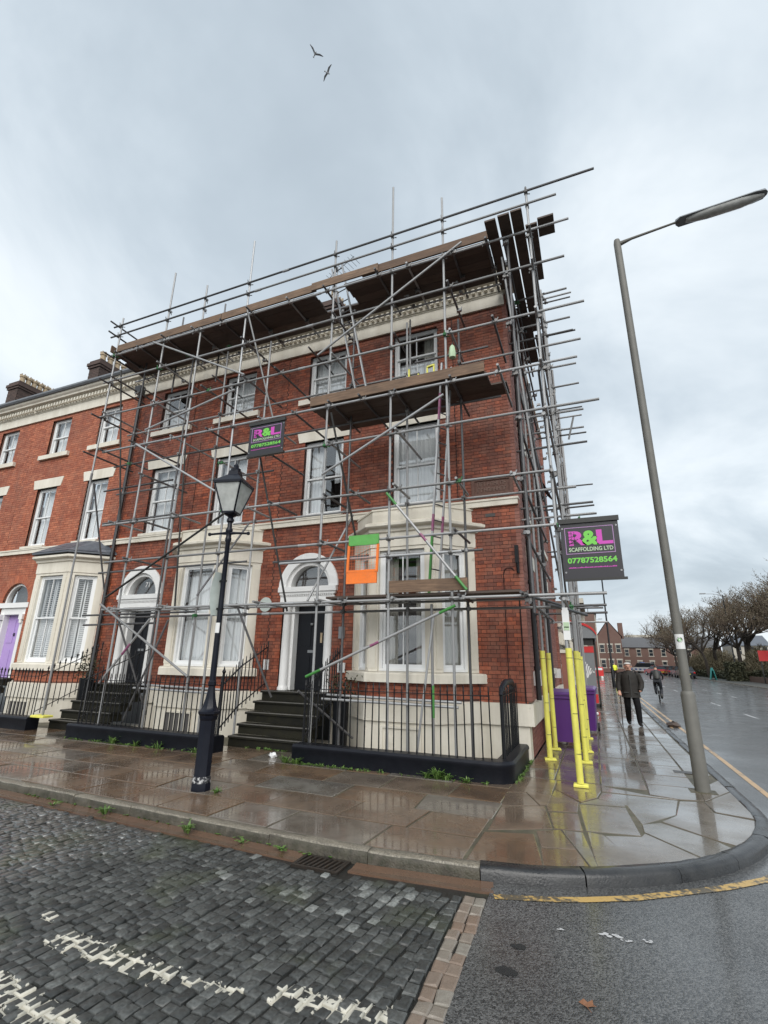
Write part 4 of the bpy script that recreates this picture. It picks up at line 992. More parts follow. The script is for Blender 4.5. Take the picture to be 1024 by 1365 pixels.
def chimney(rf, x0, x1, y0, y1, z0, z1, npots):
    mb = MB(); mb.box(x0,x1,y0,y1,z0,z1-0.35,0.2)
    ch = build(mb, 'chimney', M['brickdk'], rf)
    mb = MB()
    for k in range(int((z1-0.35-z0)/0.075)):
        z = z0+k*0.075
        for (a, b_, ax) in ((x0,x1,'x'),(y0,y1,'y')):
            t_ = a+(0.1 if k % 2 else 0)
            while t_ < b_-0.05:
                e_ = min(b_, t_+0.215)
                if ax == 'x': mb.box(t_,e_,y0-0.006,y0+0.02,z,z+0.066,random.random())
                else: mb.box(x0-0.006,x0+0.02,t_,e_,z,z+0.066,random.random()); mb.box(x1-0.02,x1+0.006,t_,e_,z,z+0.066,random.random())
                t_ = e_+0.008
    build(mb, 'brickwork', M['brickdk'], ch, kind='stuff')
    mb = MB(); mb.box(x0-0.05,x1+0.05,y0-0.05,y1+0.05,z1-0.35,z1-0.25,0.5); mb.box(x0-0.09,x1+0.09,y0-0.09,y1+0.09,z1-0.25,z1-0.12,0.6); mb.box(x0-0.03,x1+0.03,y0-0.03,y1+0.03,z1-0.12,z1,0.3); build(mb, 'chimney_cap', M['brickdk'], ch)
    for i in range(npots):
        yy_ = y0+0.25+(y1-y0-0.5)*i/max(1, npots-1)
        mb = MB(); mb.lathe([(0.15,z1-0.02),(0.14,z1+0.08),(0.115,z1+0.1),(0.10,z1+0.35),(0.13,z1+0.38),(0.13,z1+0.46),(0.09,z1+0.48),(0.08,z1+0.3)], 10, ((x0+x1)/2, yy_, 0)); 
        for q in range(6):
            an = q*math.pi/3; mb.box((x0+x1)/2+0.11*math.cos(an)-0.02,(x0+x1)/2+0.11*math.cos(an)+0.02,yy_+0.11*math.sin(an)-0.02,yy_+0.11*math.sin(an)+0.02,z1+0.46,z1+0.53)
        build(mb, 'chimney_pot', M['pot'], ch, smooth=True)
def house(name, label, x0, x1, wins, doorx, doorstyle, bayx, baystyles, bm, mm, rooft, topst, firstst, num=None, side=False, single=300, doorz=0.98, cond=None):
    root = thing(name, label, 'house', ((x0+x1)/2, YF, 0))
    xf = front_xf(0)
    holes = []
    for (a, b_) in wins: holes += [(a,b_,8.13,9.46),(a,b_,4.94,6.92)]
    if doorx is not None:
        hw = 0.66 if doorstyle == 'column' else 0.62
        holes += [(doorx-hw,doorx+hw,doorz-0.05,3.2)] + arch_rects(doorx, 0.66 if doorstyle == 'column' else 0.60, 3.2)
    if bayx is not None: holes += [(bayx-1.30,bayx+1.30,0.9,4.45)]
    brick_wall(root, xf, x0, x1, 0.90, 9.60, holes, bm, mm, single=single, cond=cond)
    # stucco basement wall
    hb = [(doorx-0.72,doorx+0.72,0.0,0.93)] if doorx is not None else []
    mb = backing(xf, x0, x1, -0.4, 0.56, hb, -0.03, 0.3); build(mb, 'basement_wall', M['stucco'], root)
    mb = backing(xf, x0, x1, 0.56, 0.93, hb, -0.085, 0.3); build(mb, 'plinth_band', M['stucco'], root)
    for k, (a, b_) in enumerate(wins):
        wx = front_xf(a); w_ = b_-a
        window(root, wx, w_, 8.13, 9.46, topst[k]); sill(root, wx, w_, 7.97, 8.13)
        window(root, wx, w_, 4.94, 6.92, firstst[k]); lintel(root, wx, w_, 6.92, 7.24)
        mb = MB(wx); mb.box(-0.06,w_+0.06,-0.10,0.12,4.865,4.94); build(mb, 'sill', M['stucco'], root)
    mb = MB(); mb.box(x0,x1+(0.06 if side else 0),YF-0.07,YF+0.1,4.71,4.855); mb.box(x0,x1+(0.08 if side else 0),YF-0.09,YF+0.1,4.822,4.863); build(mb, 'string_course', M['stucco'], root)
    main_cornice(root, x0, x1, 0.35 if side else None)
    if doorx is not None: door(root, doorx, doorz, doorstyle, num); steps(root, doorx-0.86, doorx+0.86)
    if bayx is not None: bay(root, bayx, baystyles, rooft)
    rf = slate_roof(root, x0, x1, hip=side)
    return root, rf
# corner house
W_R = [(-6.27,-5.17),(-3.87,-2.75)]; W_M = [(-11.47,-10.43),(-9.09,-8.03)]; W_L = [(-16.62,-15.65),(-14.22,-13.27)]
corner, rf = house('corner_house', 'dark red brick end house with cream bay, round-headed doorway and corner street plaque', -6.93, -1.18, W_R, -5.92, 'column', -3.395, ('drape','drape','dnet'),
      'brick', 'mortar', 'parapet', ('net','half'), ('tied','net'), side=True, cond=lambda b: b[0] > -2.2 or b[2] > 4.9)
chimney(rf, -6.95-0.3, -6.95+0.3, YF+2.0, YF+3.6, 10.9, 13.1, 4)
middle, rf = house('terraced_house', 'dark red brick middle house behind the gas lamp, number over a black door', -12.42, -6.93, W_M, -11.17, 'column', -8.645, ('net','net','net'),
      'brick', 'mortar', 'parapet', ('half','net'), ('net','net'), num='71')
chimney(rf, -12.45-0.3, -12.45+0.3, YF+2.0, YF+3.6, 10.9, 13.1, 4)
left, rf = house('terraced_house', 'bright orange-red brick house with a lilac door and slate-roofed bay', -17.55, -12.42, W_L, -16.45, 'pilaster', -13.97, ('shutter','shutteropen','shutteropen'),
      'brick_l', 'mortar_l', 'slate', ('net','net'), ('net','net'))
chimney(rf, -17.85, -17.25, YF+1.6, YF+3.1, 10.9, 13.15, 4)
farl, rf = house('terraced_house', 'orange-red brick house cut off by the left edge of the picture', -22.7, -17.55, [(-21.7,-20.7),(-19.4,-18.42)], None, None, None, None,
      'brick_l', 'mortar_l', 'slate', ('net','net'), ('net','net'), single=0)
chimney(rf, -23.1, -22.4, YF+1.6, YF+3.4, 10.9, 13.3, 6)
# side wall of the corner house
XS = -1.18
sxf = frame_xf(XS, YF, 0, 1)      # a along +y, b inwards (-x)
DEP = 9.3
sh = [(1.55,2.75,1.5,3.80),(5.5,6.7,1.5,3.80),(1.55,2.75,4.95,6.92),(5.5,6.7,4.95,6.92)]
brick_wall(corner, sxf, 0.31, DEP, 0.0, 10.3, sh, 'brick_s', 'mortar_l', axis='y', name='side_wall')
for (a, b_, q0, q1) in sh:
    wx = frame_xf(XS, YF+a, 0, 1); window(corner, wx, b_-a, q0, q1, 'net'); sill(corner, wx, b_-a, q0-0.15, q0, 0.1); lintel(corner, wx, b_-a, q1, q1+0.33)
for (a, b_) in ((0.0,0.42),(3.6,4.1),(8.9,9.3)):
    mb = MB(sxf)
    for br in bricks(a, b_, 0.95, 10.2, []): mb.box(br[0],br[1],-0.075+random.uniform(-.003,.003),0.02,br[2],br[3],min(1,max(0,random.gauss(.55,.27))))
    mb2 = MB(sxf); mb2.box(a+0.004,b_-0.004,-0.066,0.01,0.95,10.2); build(mb2, 'pier', M['mortar_l'], corner); build(mb, 'brickwork', M['brick_s'], corner, kind='stuff')
mb = MB(sxf); mb.box(-0.08,DEP,-0.095,0.02,0.56,0.93); build(mb, 'side_plinth_band', M['stucco'], corner)
mb = MB(sxf); mb.box(0,DEP,-0.09,0.1,10.2,10.36); build(mb, 'verge', M['stucco'], corner)
mb = MB(); mb.box(-22.6,-1.19,YF+9.2,YF+9.3,0,10.36); mb.box(-22.6,-1.19,YF+0.32,YF+9.2,10.3,10.33); build(mb, 'rear_wall', M['brickfar'], corner)
# details on the walls
pl = build(MB().box(-2.02,-1.22,YF-0.02,YF+0.01,4.98,5.33), 'street_plaque', M['plaque'], corner)
mb = MB(); mb.box(-2.05,-1.19,YF-0.045,YF-0.0,5.29,5.35); mb.box(-2.05,-1.19,YF-0.045,YF-0.0,4.95,5.0); mb.box(-2.05,-1.98,YF-0.045,YF,5.0,5.29); mb.box(-1.26,-1.19,YF-0.045,YF,5.0,5.29); build(mb, 'plaque_frame', M['plaque'], pl)
mb = MB()
for r in range(2):          # worn, unreadable raised letters
    x = -1.92
    while x < -1.36:
        h = random.uniform(.07,.1); z = 5.17-r*0.125
        mb.box(x,x+0.012,YF-0.034,YF-0.018,z,z+h)
        if random.random() < .6: mb.box(x+.014,x+.042,YF-0.034,YF-0.018,z+h-0.014,z+h)
        if random.random() < .5: mb.box(x+.014,x+.042,YF-0.034,YF-0.018,z+h*.45,z+h*.45+.014)
        if random.random() < .5: mb.box(x+.044,x+.056,YF-0.034,YF-0.018,z,z+h)
        x += 0.068
build(mb, 'worn_lettering', M['plaquep'], pl)
mb = MB(); mb.lathe([(0.0,0),(0.16,0.0),(0.17,0.01),(0.17,0.03),(0.0,0.04)], 24); mb.v = [(-7.05+x, YF-0.005-z, 2.86+y) for x, y, z in mb.v]
rp = build(mb, 'round_plaque', M['plate'], middle)
mb = MB(); ring(-7.05, 2.86, 0.135, 0.15, -0.05, -0.04, front_xf(0), mb=mb, a1=2*math.pi, n=24); build(mb, 'plaque_ring', M['greend'], rp)
for dz_, tx in ((0.04,'ROOMS'),(-0.06,'TO LET')): pass
mb = MB()
for i in range(9): mb.box(-7.14+i*0.021,-7.126+i*0.021,YF-0.049,YF-0.044,2.80,2.80+random.uniform(.03,.055))
build(mb, 'faint_marks', M['greend'], rp)
for x in (-7.0,-6.905): build(MB().box(x,x+0.065,YF-0.025,YF+0.01,1.40,1.62), 'white_notice', M['pvc'], middle)
build(MB().box(-5.08,-4.94,YF-0.03,YF+0.01,2.08,2.33), 'grey_notice', M['greyb'], corner)
np_ = build(MB().box(-5.07,-4.90,YF-0.03,YF+0.01,1.38,1.58), 'white_notice', M['pvc'], corner)
build(MB().box(-5.03,-4.95,YF-0.036,YF-0.028,1.42,1.54), 'notice_mark', M['greyb'], np_)
build(MB().box(-1.95+0.16,-1.95+0.36,YF-0.008,YF+0.02,4.50,4.57), 'air_brick', M['room'], corner)
# downpipe on the party wall, pipe and cables at the corner
def dpipe(root, x, z0, z1, r=0.05, y=None, m='darkpipe', name='downpipe'):
    y = YF-0.085 if y is None else y
    mb = MB(); mb.tube((x,y,z0),(x,y,z1),r,10); 
    for z in [z0+0.6+i*1.8 for i in range(int((z1-z0)/1.8))]: mb.tube((x,y,z),(x,y,z+0.07),r*1.25,10)
    return build(mb, name, M[m], root, smooth=True)
dp = dpipe(middle, -12.42, 0.2, 9.75)
mb = MB(); mb.box(-12.54,-12.30,YF-0.24,YF-0.02,9.55,9.8); mb.tube((-12.42,YF-0.13,9.4),(-12.42,YF-0.13,9.56),0.06,10); build(mb, 'hopper', M['darkpipe'], dp)
mb = MB(); mb.pipe([(-1.215,YF-0.012,0.3),(-1.215,YF-0.012,3.0)], 0.012, 6); mb.pipe([(-1.50,YF-0.012,0.95),(-1.49,YF-0.012,3.3),(-1.47,YF-0.012,3.38),(-1.42,YF-0.012,3.42),(-1.33,YF-0.012,3.42),(-1.28,YF-0.012,3.36)], 0.007, 6); mb.pipe([(-2.0,YF-0.012,4.7),(-2.35,YF-0.02,5.0),(-2.38,YF-0.012,9.5)], 0.007, 6); build(mb, 'cable', M['black'], corner, smooth=True)
for x, za, zb in ((-10.15,4.9,9.5),(-9.75,4.9,7.5)):
    mb = MB(); mb.pipe([(x,YF-0.01,za),(x+0.02,YF-0.012,(za+zb)/2),(x,YF-0.01,zb)], 0.006, 6); build(mb, 'cable', M['black'], middle, smooth=True)
mb = MB(); mb.box(-1.24,-1.17,YF-0.09,YF-0.005,3.5,3.85); mb.tube((-1.2,YF-0.06,3.3),(-1.2,YF-0.06,3.5),0.03,8); build(mb, 'alarm_lamp', M['black'], corner)
for a in (1.1, 6.9):
    mb = MB(sxf); mb.box(a,a+0.3,-0.17,0.0,1.2,1.47); build(mb, 'meter_box', M['pvc'], corner)
mb = MB(sxf); mb.tube((0.75,-0.12,0.95),(0.75,-0.12,10.0),0.05,10); 
for z in (1.5,3.2,5.0,6.8,8.6): mb.tube((0.75,-0.12,z),(0.75,-0.12,z+0.07),0.063,10)
build(mb, 'downpipe', M['darkpipe'], corner, smooth=True)
mb = MB(sxf); mb.tube((4.4,-0.12,0.95),(4.4,-0.12,10.0),0.05,10); build(mb, 'downpipe', M['darkpipe'], corner, smooth=True)
# satellite dish
mb = MB(); n = 18; prof = [(0.0,0.0),(0.1,0.004),(0.2,0.02),(0.28,0.045),(0.33,0.068),(0.335,0.07),(0.28,0.055),(0.2,0.03),(0.1,0.012),(0.0,0.008)]
mb.lathe(prof, n); rm = Matrix.Rotation(R_(65), 4, 'Y') @ Matrix.Rotation(0,4,'Z')
mb.v = [tuple(rm @ Vector(p)+Vector((XS+0.34, 13.6, 6.25))) for p in mb.v]
ds = build(mb, 'satellite_dish', M['dishgrey'], corner, smooth=True, sh=60)
mb = MB(); mb.tube((XS,13.6,6.1),(XS+0.33,13.6,6.22),0.02,8); mb.tube((XS+0.30,13.6,6.0),(XS+0.72,13.6,6.42),0.014,8); mb.tube((XS+0.68,13.6,6.38),(XS+0.76,13.6,6.46),0.04,8); build(mb, 'dish_arm', M['dishgrey'], ds)
# basement windows seen between the bars
for (hroot, x0, x1) in ((corner,-3.72,-3.02),(corner,-2.60,-2.3),(middle,-9.0,-8.3),(left,-14.45,-13.75),(left,-13.15,-12.9)):
    cxb = {corner:-3.395, middle:-8.645, left:-13.97}[hroot]
    mb = MB()
    if abs((x0+x1)/2-cxb) < 0.4:
        y = YF-0.65-0.05
        mb.box(x0,x1,y-0.004,y+0.02,-0.3,0.46); o = build(mb, 'basement_light', M['stucco'] if hroot == corner else M['room'], hroot)
        mb = MB(); mb.box(x0-.05,x0,y-0.03,y+0.01,-0.3,0.5); mb.box(x1,x1+.05,y-0.03,y+0.01,-0.3,0.5); mb.box(x0,x1,y-0.03,y+0.01,0.46,0.5)
        if hroot != corner:
            for i in range(1,5): mb.box(x0+(x1-x0)*i/5-0.012,x0+(x1-x0)*i/5+0.012,y-0.02,y-0.004,-0.3,0.46)
        else: mb.box(x0+0.1,x0+0.2,y-0.012,y,0.2,0.32)
        build(mb, 'light_frame', M['stucco'], o)
# ------------------------------------------------------------------ railings
def bar_mesh(h, spear):
    mb = MB()
    mb.tube((0,0,0),(0,0,h-0.10),0.0105,6,caps=False)
    if spear: mb.lathe([(0.0105,h-0.10),(0.020,h-0.09),(0.012,h-0.07),(0.026,h-0.045),(0.0,h+0.03)], 6)
    else: mb.lathe([(0.0105,h-0.10),(0.016,h-0.095),(0.0105,h-0.085),(0.010,h-0.03),(0.0,h)], 6)
    return mesh_of(mb, 'bar', M['black'], True)
BAR = bar_mesh(1.02, False); BARS = bar_mesh(1.04, True)
def railing(label, runs, plinths, z0=0.28, spear=False, loc=None):
    """runs: list of (x0,y0,z0,x1,y1,z1) with bars along them; plinths: list of polylines (path, profile width)"""
    root = thing('iron_railing', label, 'railing', loc)
    for k, (path, wd) in enumerate(plinths):
        mb = MB(); h = z0
        mb.sweep(path, [(-wd,-0.05),(-wd,h-0.03),(-wd+0.04,h),(-0.03,h),(0.0,h-0.035),(0.0,h-0.07),(-0.012,h-0.085),(-0.012,-0.05)])
        build(mb, 'plinth', M['navy'], root, smooth=True, sh=40)
    for (x0,y0,q0,x1,y1,q1,off) in runs:
        a = Vector((x0,y0,q0)); b_ = Vector((x1,y1,q1)); ln = math.hypot(x1-x0, y1-y0); n = max(2, round(ln/0.128))
        mb = MB(); d = Vector((0,0,0.87)); mb.beam(a+d, b_+d, 0.038, 0.012); build(mb, 'rail', M['black'], root)
        mb = MB(); d = Vector((0,0,0.10)); mb.beam(a+d, b_+d, 0.03, 0.010)
        if q0 != q1 or off: build(mb, 'rail', M['black'], root)
        for i in range(n+1):
            p = a.lerp(b_, i/n); inst('bar', BARS if spear else BAR, root, p, (random.uniform(-.012,.012), random.uniform(-.012,.012), 0))
    return root
YP = 7.66
def arcpts(cx, cy, r, a0, a1, n=6): return [(cx+r*math.cos(R_(a0+(a1-a0)*i/n)), cy+r*math.sin(R_(a0+(a1-a0)*i/n))) for i in range(n+1)]
rr = railing('black spiked railing on a rounded black plinth round the corner area under the big bay', [(-4.72,YP+0.16,0.28,-1.52,YP+0.16,0.28,0),(-1.37,YP+0.34,0.28,-1.37,9.55,0.28,0),(-4.74,YP+0.24,0.28,-4.90,9.5,0.98,1)],
   [([(-4.82,YP)]+[(-1.50,YP)]+arcpts(-1.50,YP+0.30,0.30,-80,0)+[(-1.20,9.55)], 0.30)], loc=(-3.0,YP+0.2,0))
# solid end panel of the corner return: bars set close with a rounded shield top
mb = MB(); vs = []; prof = [(7.98,0.28),(9.3,0.28),(9.3,1.2)]
mb.pipe([(-1.37,7.96,1.16),(-1.37,8.05,1.26),(-1.37,8.4,1.33),(-1.37,9.0,1.33),(-1.37,9.35,1.24)], [0.02,0.04,0.05,0.05,0.03], 10); build(mb, 'rail_cover', M['navy'], rr, smooth=True)
mb = MB(); mb.tube((-1.37,7.99,0.26),(-1.37,7.99,1.2),0.028,8); build(mb, 'post', M['black'], rr)
rm_ = railing('black spiked railing behind the gas lamp with a flight rail up to the second door', [(-10.25,YP+0.16,0.28,-6.58,YP+0.16,0.28,0),(-6.56,YP+0.2,0.28,-6.74,8.6,0.62,1),(-6.74,8.6,0.62,-6.78,9.5,1.02,1),(-10.28,YP+0.2,0.28,-10.22,9.5,1.0,1)],
   [([(-10.36,YP),(-6.48,YP)], 0.30)], loc=(-8.4,YP+0.2,0))
mb = MB(); mb.tube((-6.52,YP+0.15,0.26),(-6.52,YP+0.15,1.36),0.024,8); mb.lathe([(0.024,1.36),(0.04,1.39),(0.02,1.43),(0.0,1.50)], 8, (-6.52,YP+0.15,0)); build(mb, 'post', M['black'], rm_)
rl = railing('black railing with spear heads in front of the house with the lilac door', [(-15.6,8.06,0.28,-12.15,8.06,0.28,0),(-12.12,8.1,0.28,-12.04,9.5,0.95,1)], [([(-15.7,7.92),(-12.06,7.92)], 0.30)], spear=True, loc=(-13.5,8.0,0))
rl2 = railing('black railing with spear heads on the far side of the lilac door steps', [(-19.5,8.06,0.28,-17.4,8.06,0.28,0),(-17.38,8.1,0.28,-17.35,9.5,0.95,1)], [([(-19.6,7.92),(-17.3,7.92)], 0.30)], spear=True, loc=(-18.5,8.0,0))

# ------------------------------------------------------------------ gas lamp
lx, ly = -4.90, 5.65
gl = thing('gas_lamp', 'black cast iron street lamp with four-sided glass lantern on the kerbside pavement', 'street lamp', (lx,ly,0))
mb = MB(); mb.lathe([(0.1254,-0.02),(0.1254,0.07),(0.1140,0.10),(0.1178,0.13),(0.1079,0.16),(0.1079,0.84),(0.1216,0.86),(0.1254,0.90),(0.1482,0.925),(0.1482,0.95),(0.1254,0.965),(0.0950,1.02),(0.0684,1.12),(0.0517,1.22),(0.0456,1.27),(0.0578,1.285),(0.0578,1.33),(0.0441,1.345)], 8, (lx,ly,0))
build(mb, 'base', M['lampblack'], gl, smooth=True, sh=30)
mb = MB(); mb.lathe([(0.1216,0.09),(0.1201,0.12),(0.1193,0.135),(0.1140,0.165)], 8, (lx,ly,0)); build(mb, 'worn_band', M['wornwhite'], gl)
mb = MB(); mb.lathe([(0.0426,1.34),(0.0380,2.4),(0.0334,3.30),(0.0456,3.32),(0.0456,3.36),(0.0380,3.38),(0.0380,3.44),(0.0517,3.46),(0.0517,3.50),(0.0342,3.53),(0.0342,3.60),(0.0532,3.62),(0.0532,3.66),(0.0380,3.68),(0.0684,3.73)], 14, (lx,ly,0)); build(mb, 'column', M['lampblack'], gl, smooth=True, sh=40)
mb = MB(); 
for s_ in (-1,1): mb.pipe([(lx,ly,3.44),(lx+s_*0.12,ly+s_*0.03,3.44),(lx+s_*0.29,ly+s_*0.07,3.43)], [0.03,0.018,0.016], 8); mb.lathe([(0.0,-.03),(0.026,-.015),(0.026,.015),(0.0,.03)], 8, (lx+s_*0.30,ly+s_*0.073,3.43))
build(mb, 'ladder_bar', M['lampblack'], gl, smooth=True)
def sq(r, z, rot=R_(12)): return [(lx+r*math.cos(rot+R_(45)+k*math.pi/2), ly+r*math.sin(rot+R_(45)+k*math.pi/2), z) for k in range(4)]
b0, t0 = sq(0.135,3.75), sq(0.30,4.20)
mb = MB()
for k in range(4):
    mb.beam(b0[k], t0[k], 0.022, 0.022); mb.beam(b0[k], b0[(k+1)%4], 0.028, 0.028); mb.beam(t0[k], t0[(k+1)%4], 0.036, 0.03)
mb.lathe([(0.0456,3.70),(0.0912,3.72),(0.0912,3.755),(0.0000,3.76)], 8, (lx,ly,0)); build(mb, 'lantern_frame', M['lampblack'], gl)
for k in range(4):
    mb = MB(); c_ = Vector((lx,ly,3.95)); q = [Vector(b0[k]),Vector(b0[(k+1)%4]),Vector(t0[(k+1)%4]),Vector(t0[k])]; nrm = (q[1]-q[0]).cross(q[3]-q[0]).normalized()*0.003
    mb.add([p+nrm for p in q]+[p-nrm for p in q], [(0,1,2,3),(7,6,5,4),(0,4,5,1),(1,5,6,2),(2,6,7,3),(3,7,4,0)]); build(mb, 'lantern_pane', M['glassl'], gl)
mb = MB(); 
for za, ra, zb, rb in ((4.205,0.32,4.225,0.32),(4.225,0.32,4.33,0.17),(4.33,0.17,4.36,0.12),(4.36,0.12,4.44,0.095)):
    A_, B2 = sq(ra,za), sq(rb,zb); mb.add(A_+B2, [(i,(i+1)%4,4+(i+1)%4,4+i) for i in range(4)]+[(4,5,6,7),(3,2,1,0)])
mb.lathe([(0.0760,4.43),(0.0798,4.47),(0.0380,4.50),(0.0418,4.53),(0.0190,4.56),(0.0000,4.62)], 10, (lx,ly,0))
build(mb, 'lantern_roof', M['lampblack'], gl)
mb = MB(); mb.lathe([(0.0000,3.93),(0.0684,3.96),(0.0988,4.04),(0.1064,4.14),(0.0608,4.2)], 12, (lx,ly,0)); build(mb, 'lamp_gear', M['interiorw'], gl, smooth=True)
# small curved parking plate strapped to the column
pp = thing('parking_sign', 'pale curved parking plate strapped on the black gas lamp column', 'sign', (lx-0.1,ly,2.55))
mb = MB(); vs = []; n = 8
for i in range(n+1):
    z = 2.22+0.62*i/n; bw = 0.05*math.sin(math.pi*i/n)
    vs += [(lx-0.058-bw*1.2,ly-0.12,z),(lx-0.048,ly+0.10,z)]
mb.add(vs+[(x+0.004,y,z) for x,y,z in vs], [(2*i,2*i+1,2*i+3,2*i+2) for i in range(n)]+[(2*n+2+2*i+2,2*n+2+2*i+3,2*n+2+2*i+1,2*n+2+2*i) for i in range(n)]); build(mb, 'plate', M['plate'], pp, smooth=True)
mb = MB()
for z in (2.32,2.72): mb.tube((lx,ly,z-0.012),(lx,ly,z+0.012),0.047,12); mb.box(lx-0.1,lx-0.04,ly-0.015,ly+0.015,z-0.012,z+0.012)
build(mb, 'bracket', M['black'], pp)
st_ = thing('post_sticker', 'small white notice stuck on the gas lamp column', 'sticker', (lx,ly-0.05,2.05))
mb = MB(); vs = []
for i in range(7):
    a_ = R_(-150+i*20); vs += [(lx+0.0435*math.cos(a_),ly+0.0435*math.sin(a_),1.98),(lx+0.0435*math.cos(a_),ly+0.0435*math.sin(a_),2.12)]
mb.add(vs, [(2*i,2*i+2,2*i+3,2*i+1) for i in range(6)]); build(mb, 'sheet', M['pvc'], st_)

# ------------------------------------------------------------------ tall street lamp
px_, py_ = 1.19, 8.56
sl = thing('street_lamp', 'tall weathered grey steel street lamp at the pavement edge on the right', 'street lamp', (px_,py_,0))
mb = MB(); mb.lathe([(0.094,-0.02),(0.092,1.24),(0.085,1.27),(0.066,1.29)], 16, (px_,py_,0)); build(mb, 'base', M['postgrey'], sl, smooth=True)
mb = MB(); mb.lathe([(0.066,1.28),(0.064,5.2),(0.062,9.40),(0.05,9.47),(0.02,9.49)], 14, (px_,py_,0)); build(mb, 'column', M['postgrey'], sl, smooth=True)
mb = MB(); mb.pipe([(px_,py_,9.36),(px_+0.25,py_,9.42),(px_+0.95,py_,9.50),(px_+1.06,py_,9.51)], [0.05,0.026,0.02,0.03], 10); build(mb, 'bracket_arm', M['postgrey'], sl, smooth=True)
mb = MB(); hx0, hx1 = px_+1.0, px_+2.42
def headring(x, wd, h, z): return [(x,py_+wd*math.cos(t_),z+h*max(0,math.sin(t_))*1.0) for t_ in [math.pi*i/8 for i in range(9)]]
rings = [headring(hx0,0.05,0.07,9.49), headring(hx0+0.06,0.12,0.07,9.49), headring(hx1-0.2,0.13,0.07,9.57), headring(hx1-0.05,0.10,0.09,9.58), headring(hx1,0.03,0.05,9.59)]
vs = [p for r_ in rings for p in r_]; fs = []
for i in range(4):
    for j in range(8): fs.append((i*9+j,i*9+j+1,(i+1)*9+j+1,(i+1)*9+j))
fs += [tuple(range(8,-1,-1)), tuple(36+j for j in range(9))]+[(i*9,(i+1)*9,(i+1)*9+8,i*9+8) for i in range(4)]
mb.add(vs, fs); build(mb, 'lamp_housing', M['greyb'], sl, smooth=True)
mb = MB(); n = 9; vs = []; fs = []
for i in range(8):
    x = hx0+0.16+i*(hx1-0.06-hx0-0.16)/7; k = math.sin(math.pi*min(1,(i+0.9)/3.0)/2)*math.sin(math.pi*min(1,(7-i+0.7)/3.0)/2); zb = 9.492+0.082*(x-hx0)/(hx1-hx0)
    for j in range(n): t_ = math.pi+math.pi*j/(n-1); vs.append((x,py_+0.112*k*math.cos(t_),zb+0.085*k*math.sin(t_)))
for i in range(7):
    for j in range(n-1): fs.append((i*n+j,i*n+j+1,(i+1)*n+j+1,(i+1)*n+j))
fs += [tuple(range(n)), tuple(7*n+j for j in range(n-1,-1,-1))]
mb.add(vs, fs); build(mb, 'lamp_bowl', M['bulbglass'], sl, smooth=True)
stk = thing('post_sticker', 'square white sticker with green disc on the tall grey street lamp', 'sticker', (px_,py_-0.07,2.0))
mb = MB(); vs = []
for i in range(7):
    a_ = R_(-150+i*20); vs += [(px_+0.0672*math.cos(a_),py_+0.0672*math.sin(a_),1.87),(px_+0.0672*math.cos(a_),py_+0.0672*math.sin(a_),2.08)]
mb.add(vs, [(2*i,2*i+2,2*i+3,2*i+1) for i in range(6)]); build(mb, 'sheet', M['pvc'], stk)
for r_, rad, m_k in ((0.040,0.0682,'strap'),(0.026,0.0688,'greenp')):
    mb = MB(); vs = [(px_+rad*math.cos(R_(-92)+r_*math.cos(i*math.pi/8)/rad), py_+rad*math.sin(R_(-92)+r_*math.cos(i*math.pi/8)/rad), 2.0+r_*math.sin(i*math.pi/8)) for i in range(16)]
    mb.add(vs, [tuple(range(16))]); build(mb, 'disc', M[m_k], stk)
mb = MB(); mb.box(px_-0.16,px_+0.16,py_-0.13,py_+0.10,-0.012,0.0045); build(mb, 'mortar_patch', M['flagj'], pave)

# ------------------------------------------------------------------ scaffold
sc = thing('scaffold', 'galvanised tube scaffold with board platforms round the front and side of the brick houses', 'scaffold', (-5.5, 8.4, 0))
YO, YI = 8.07, 8.72
TR = 0.0242
def tube(name, p0, p1, m='galv', r=TR, ends=None):
    mb = MB(); mb.tube(p0, p1, r, 9); o = build(mb, name, M[m], sc, smooth=True)
    if ends:
        d = (Vector(p1)-Vector(p0)).normalized(); ln = (Vector(p1)-Vector(p0)).length
        for e_, l_ in ends:
            a = Vector(p0)+d*(0 if e_ == 0 else ln-l_); b_ = a+d*l_
            if e_ == 2: a = Vector(p0)+d*(ln*0.45); b_ = a+d*l_
            mb = MB(); mb.tube(a, b_, r+0.0012, 9); build(mb, 'paint_band', M[{0:'green',1:'green',2:'magenta'}[e_]], o, smooth=True)
    return o
# coupler mesh, shared
mb = MB(); mb.tube((0,0,-0.032),(0,0,0.032),0.036,8); mb.tube((-0.032,-0.045,0),(0.032,-0.045,0),0.036,8); mb.tube((0.03,0.03,0),(0.075,0.045,0),0.011,6); mb.tube((0,-0.07,0.03),(0.0,-0.085,0.075),0.011,6); mb.box(-0.02,0.02,-0.05,0.0,-0.025,0.025)
CL = {k: mesh_of(mb, 'coupler', M[k], True) for k in ('clamp','galv','greend','green')}
def clamp(x, y, z, rz=0, k=None):
    k = k or random.choice(['clamp','clamp','clamp','galv','galv','greend' if random.random() < .5 else 'clamp'])
    inst('coupler', CL[k], sc, (x,y,z), (random.choice([0,0,math.pi]), 0, rz+random.uniform(-.1,.1)))
XO = [-11.75,-9.93,-8.66,-7.22,-4.73,-3.28,-2.12,-0.36]
TOPO = [11.1,12.1,11.25,12.2,11.25,12.28,11.45,10.95]
BOT = [0.29,0.0,0.0,0.0,0.0,0.0,0.0,0.0]
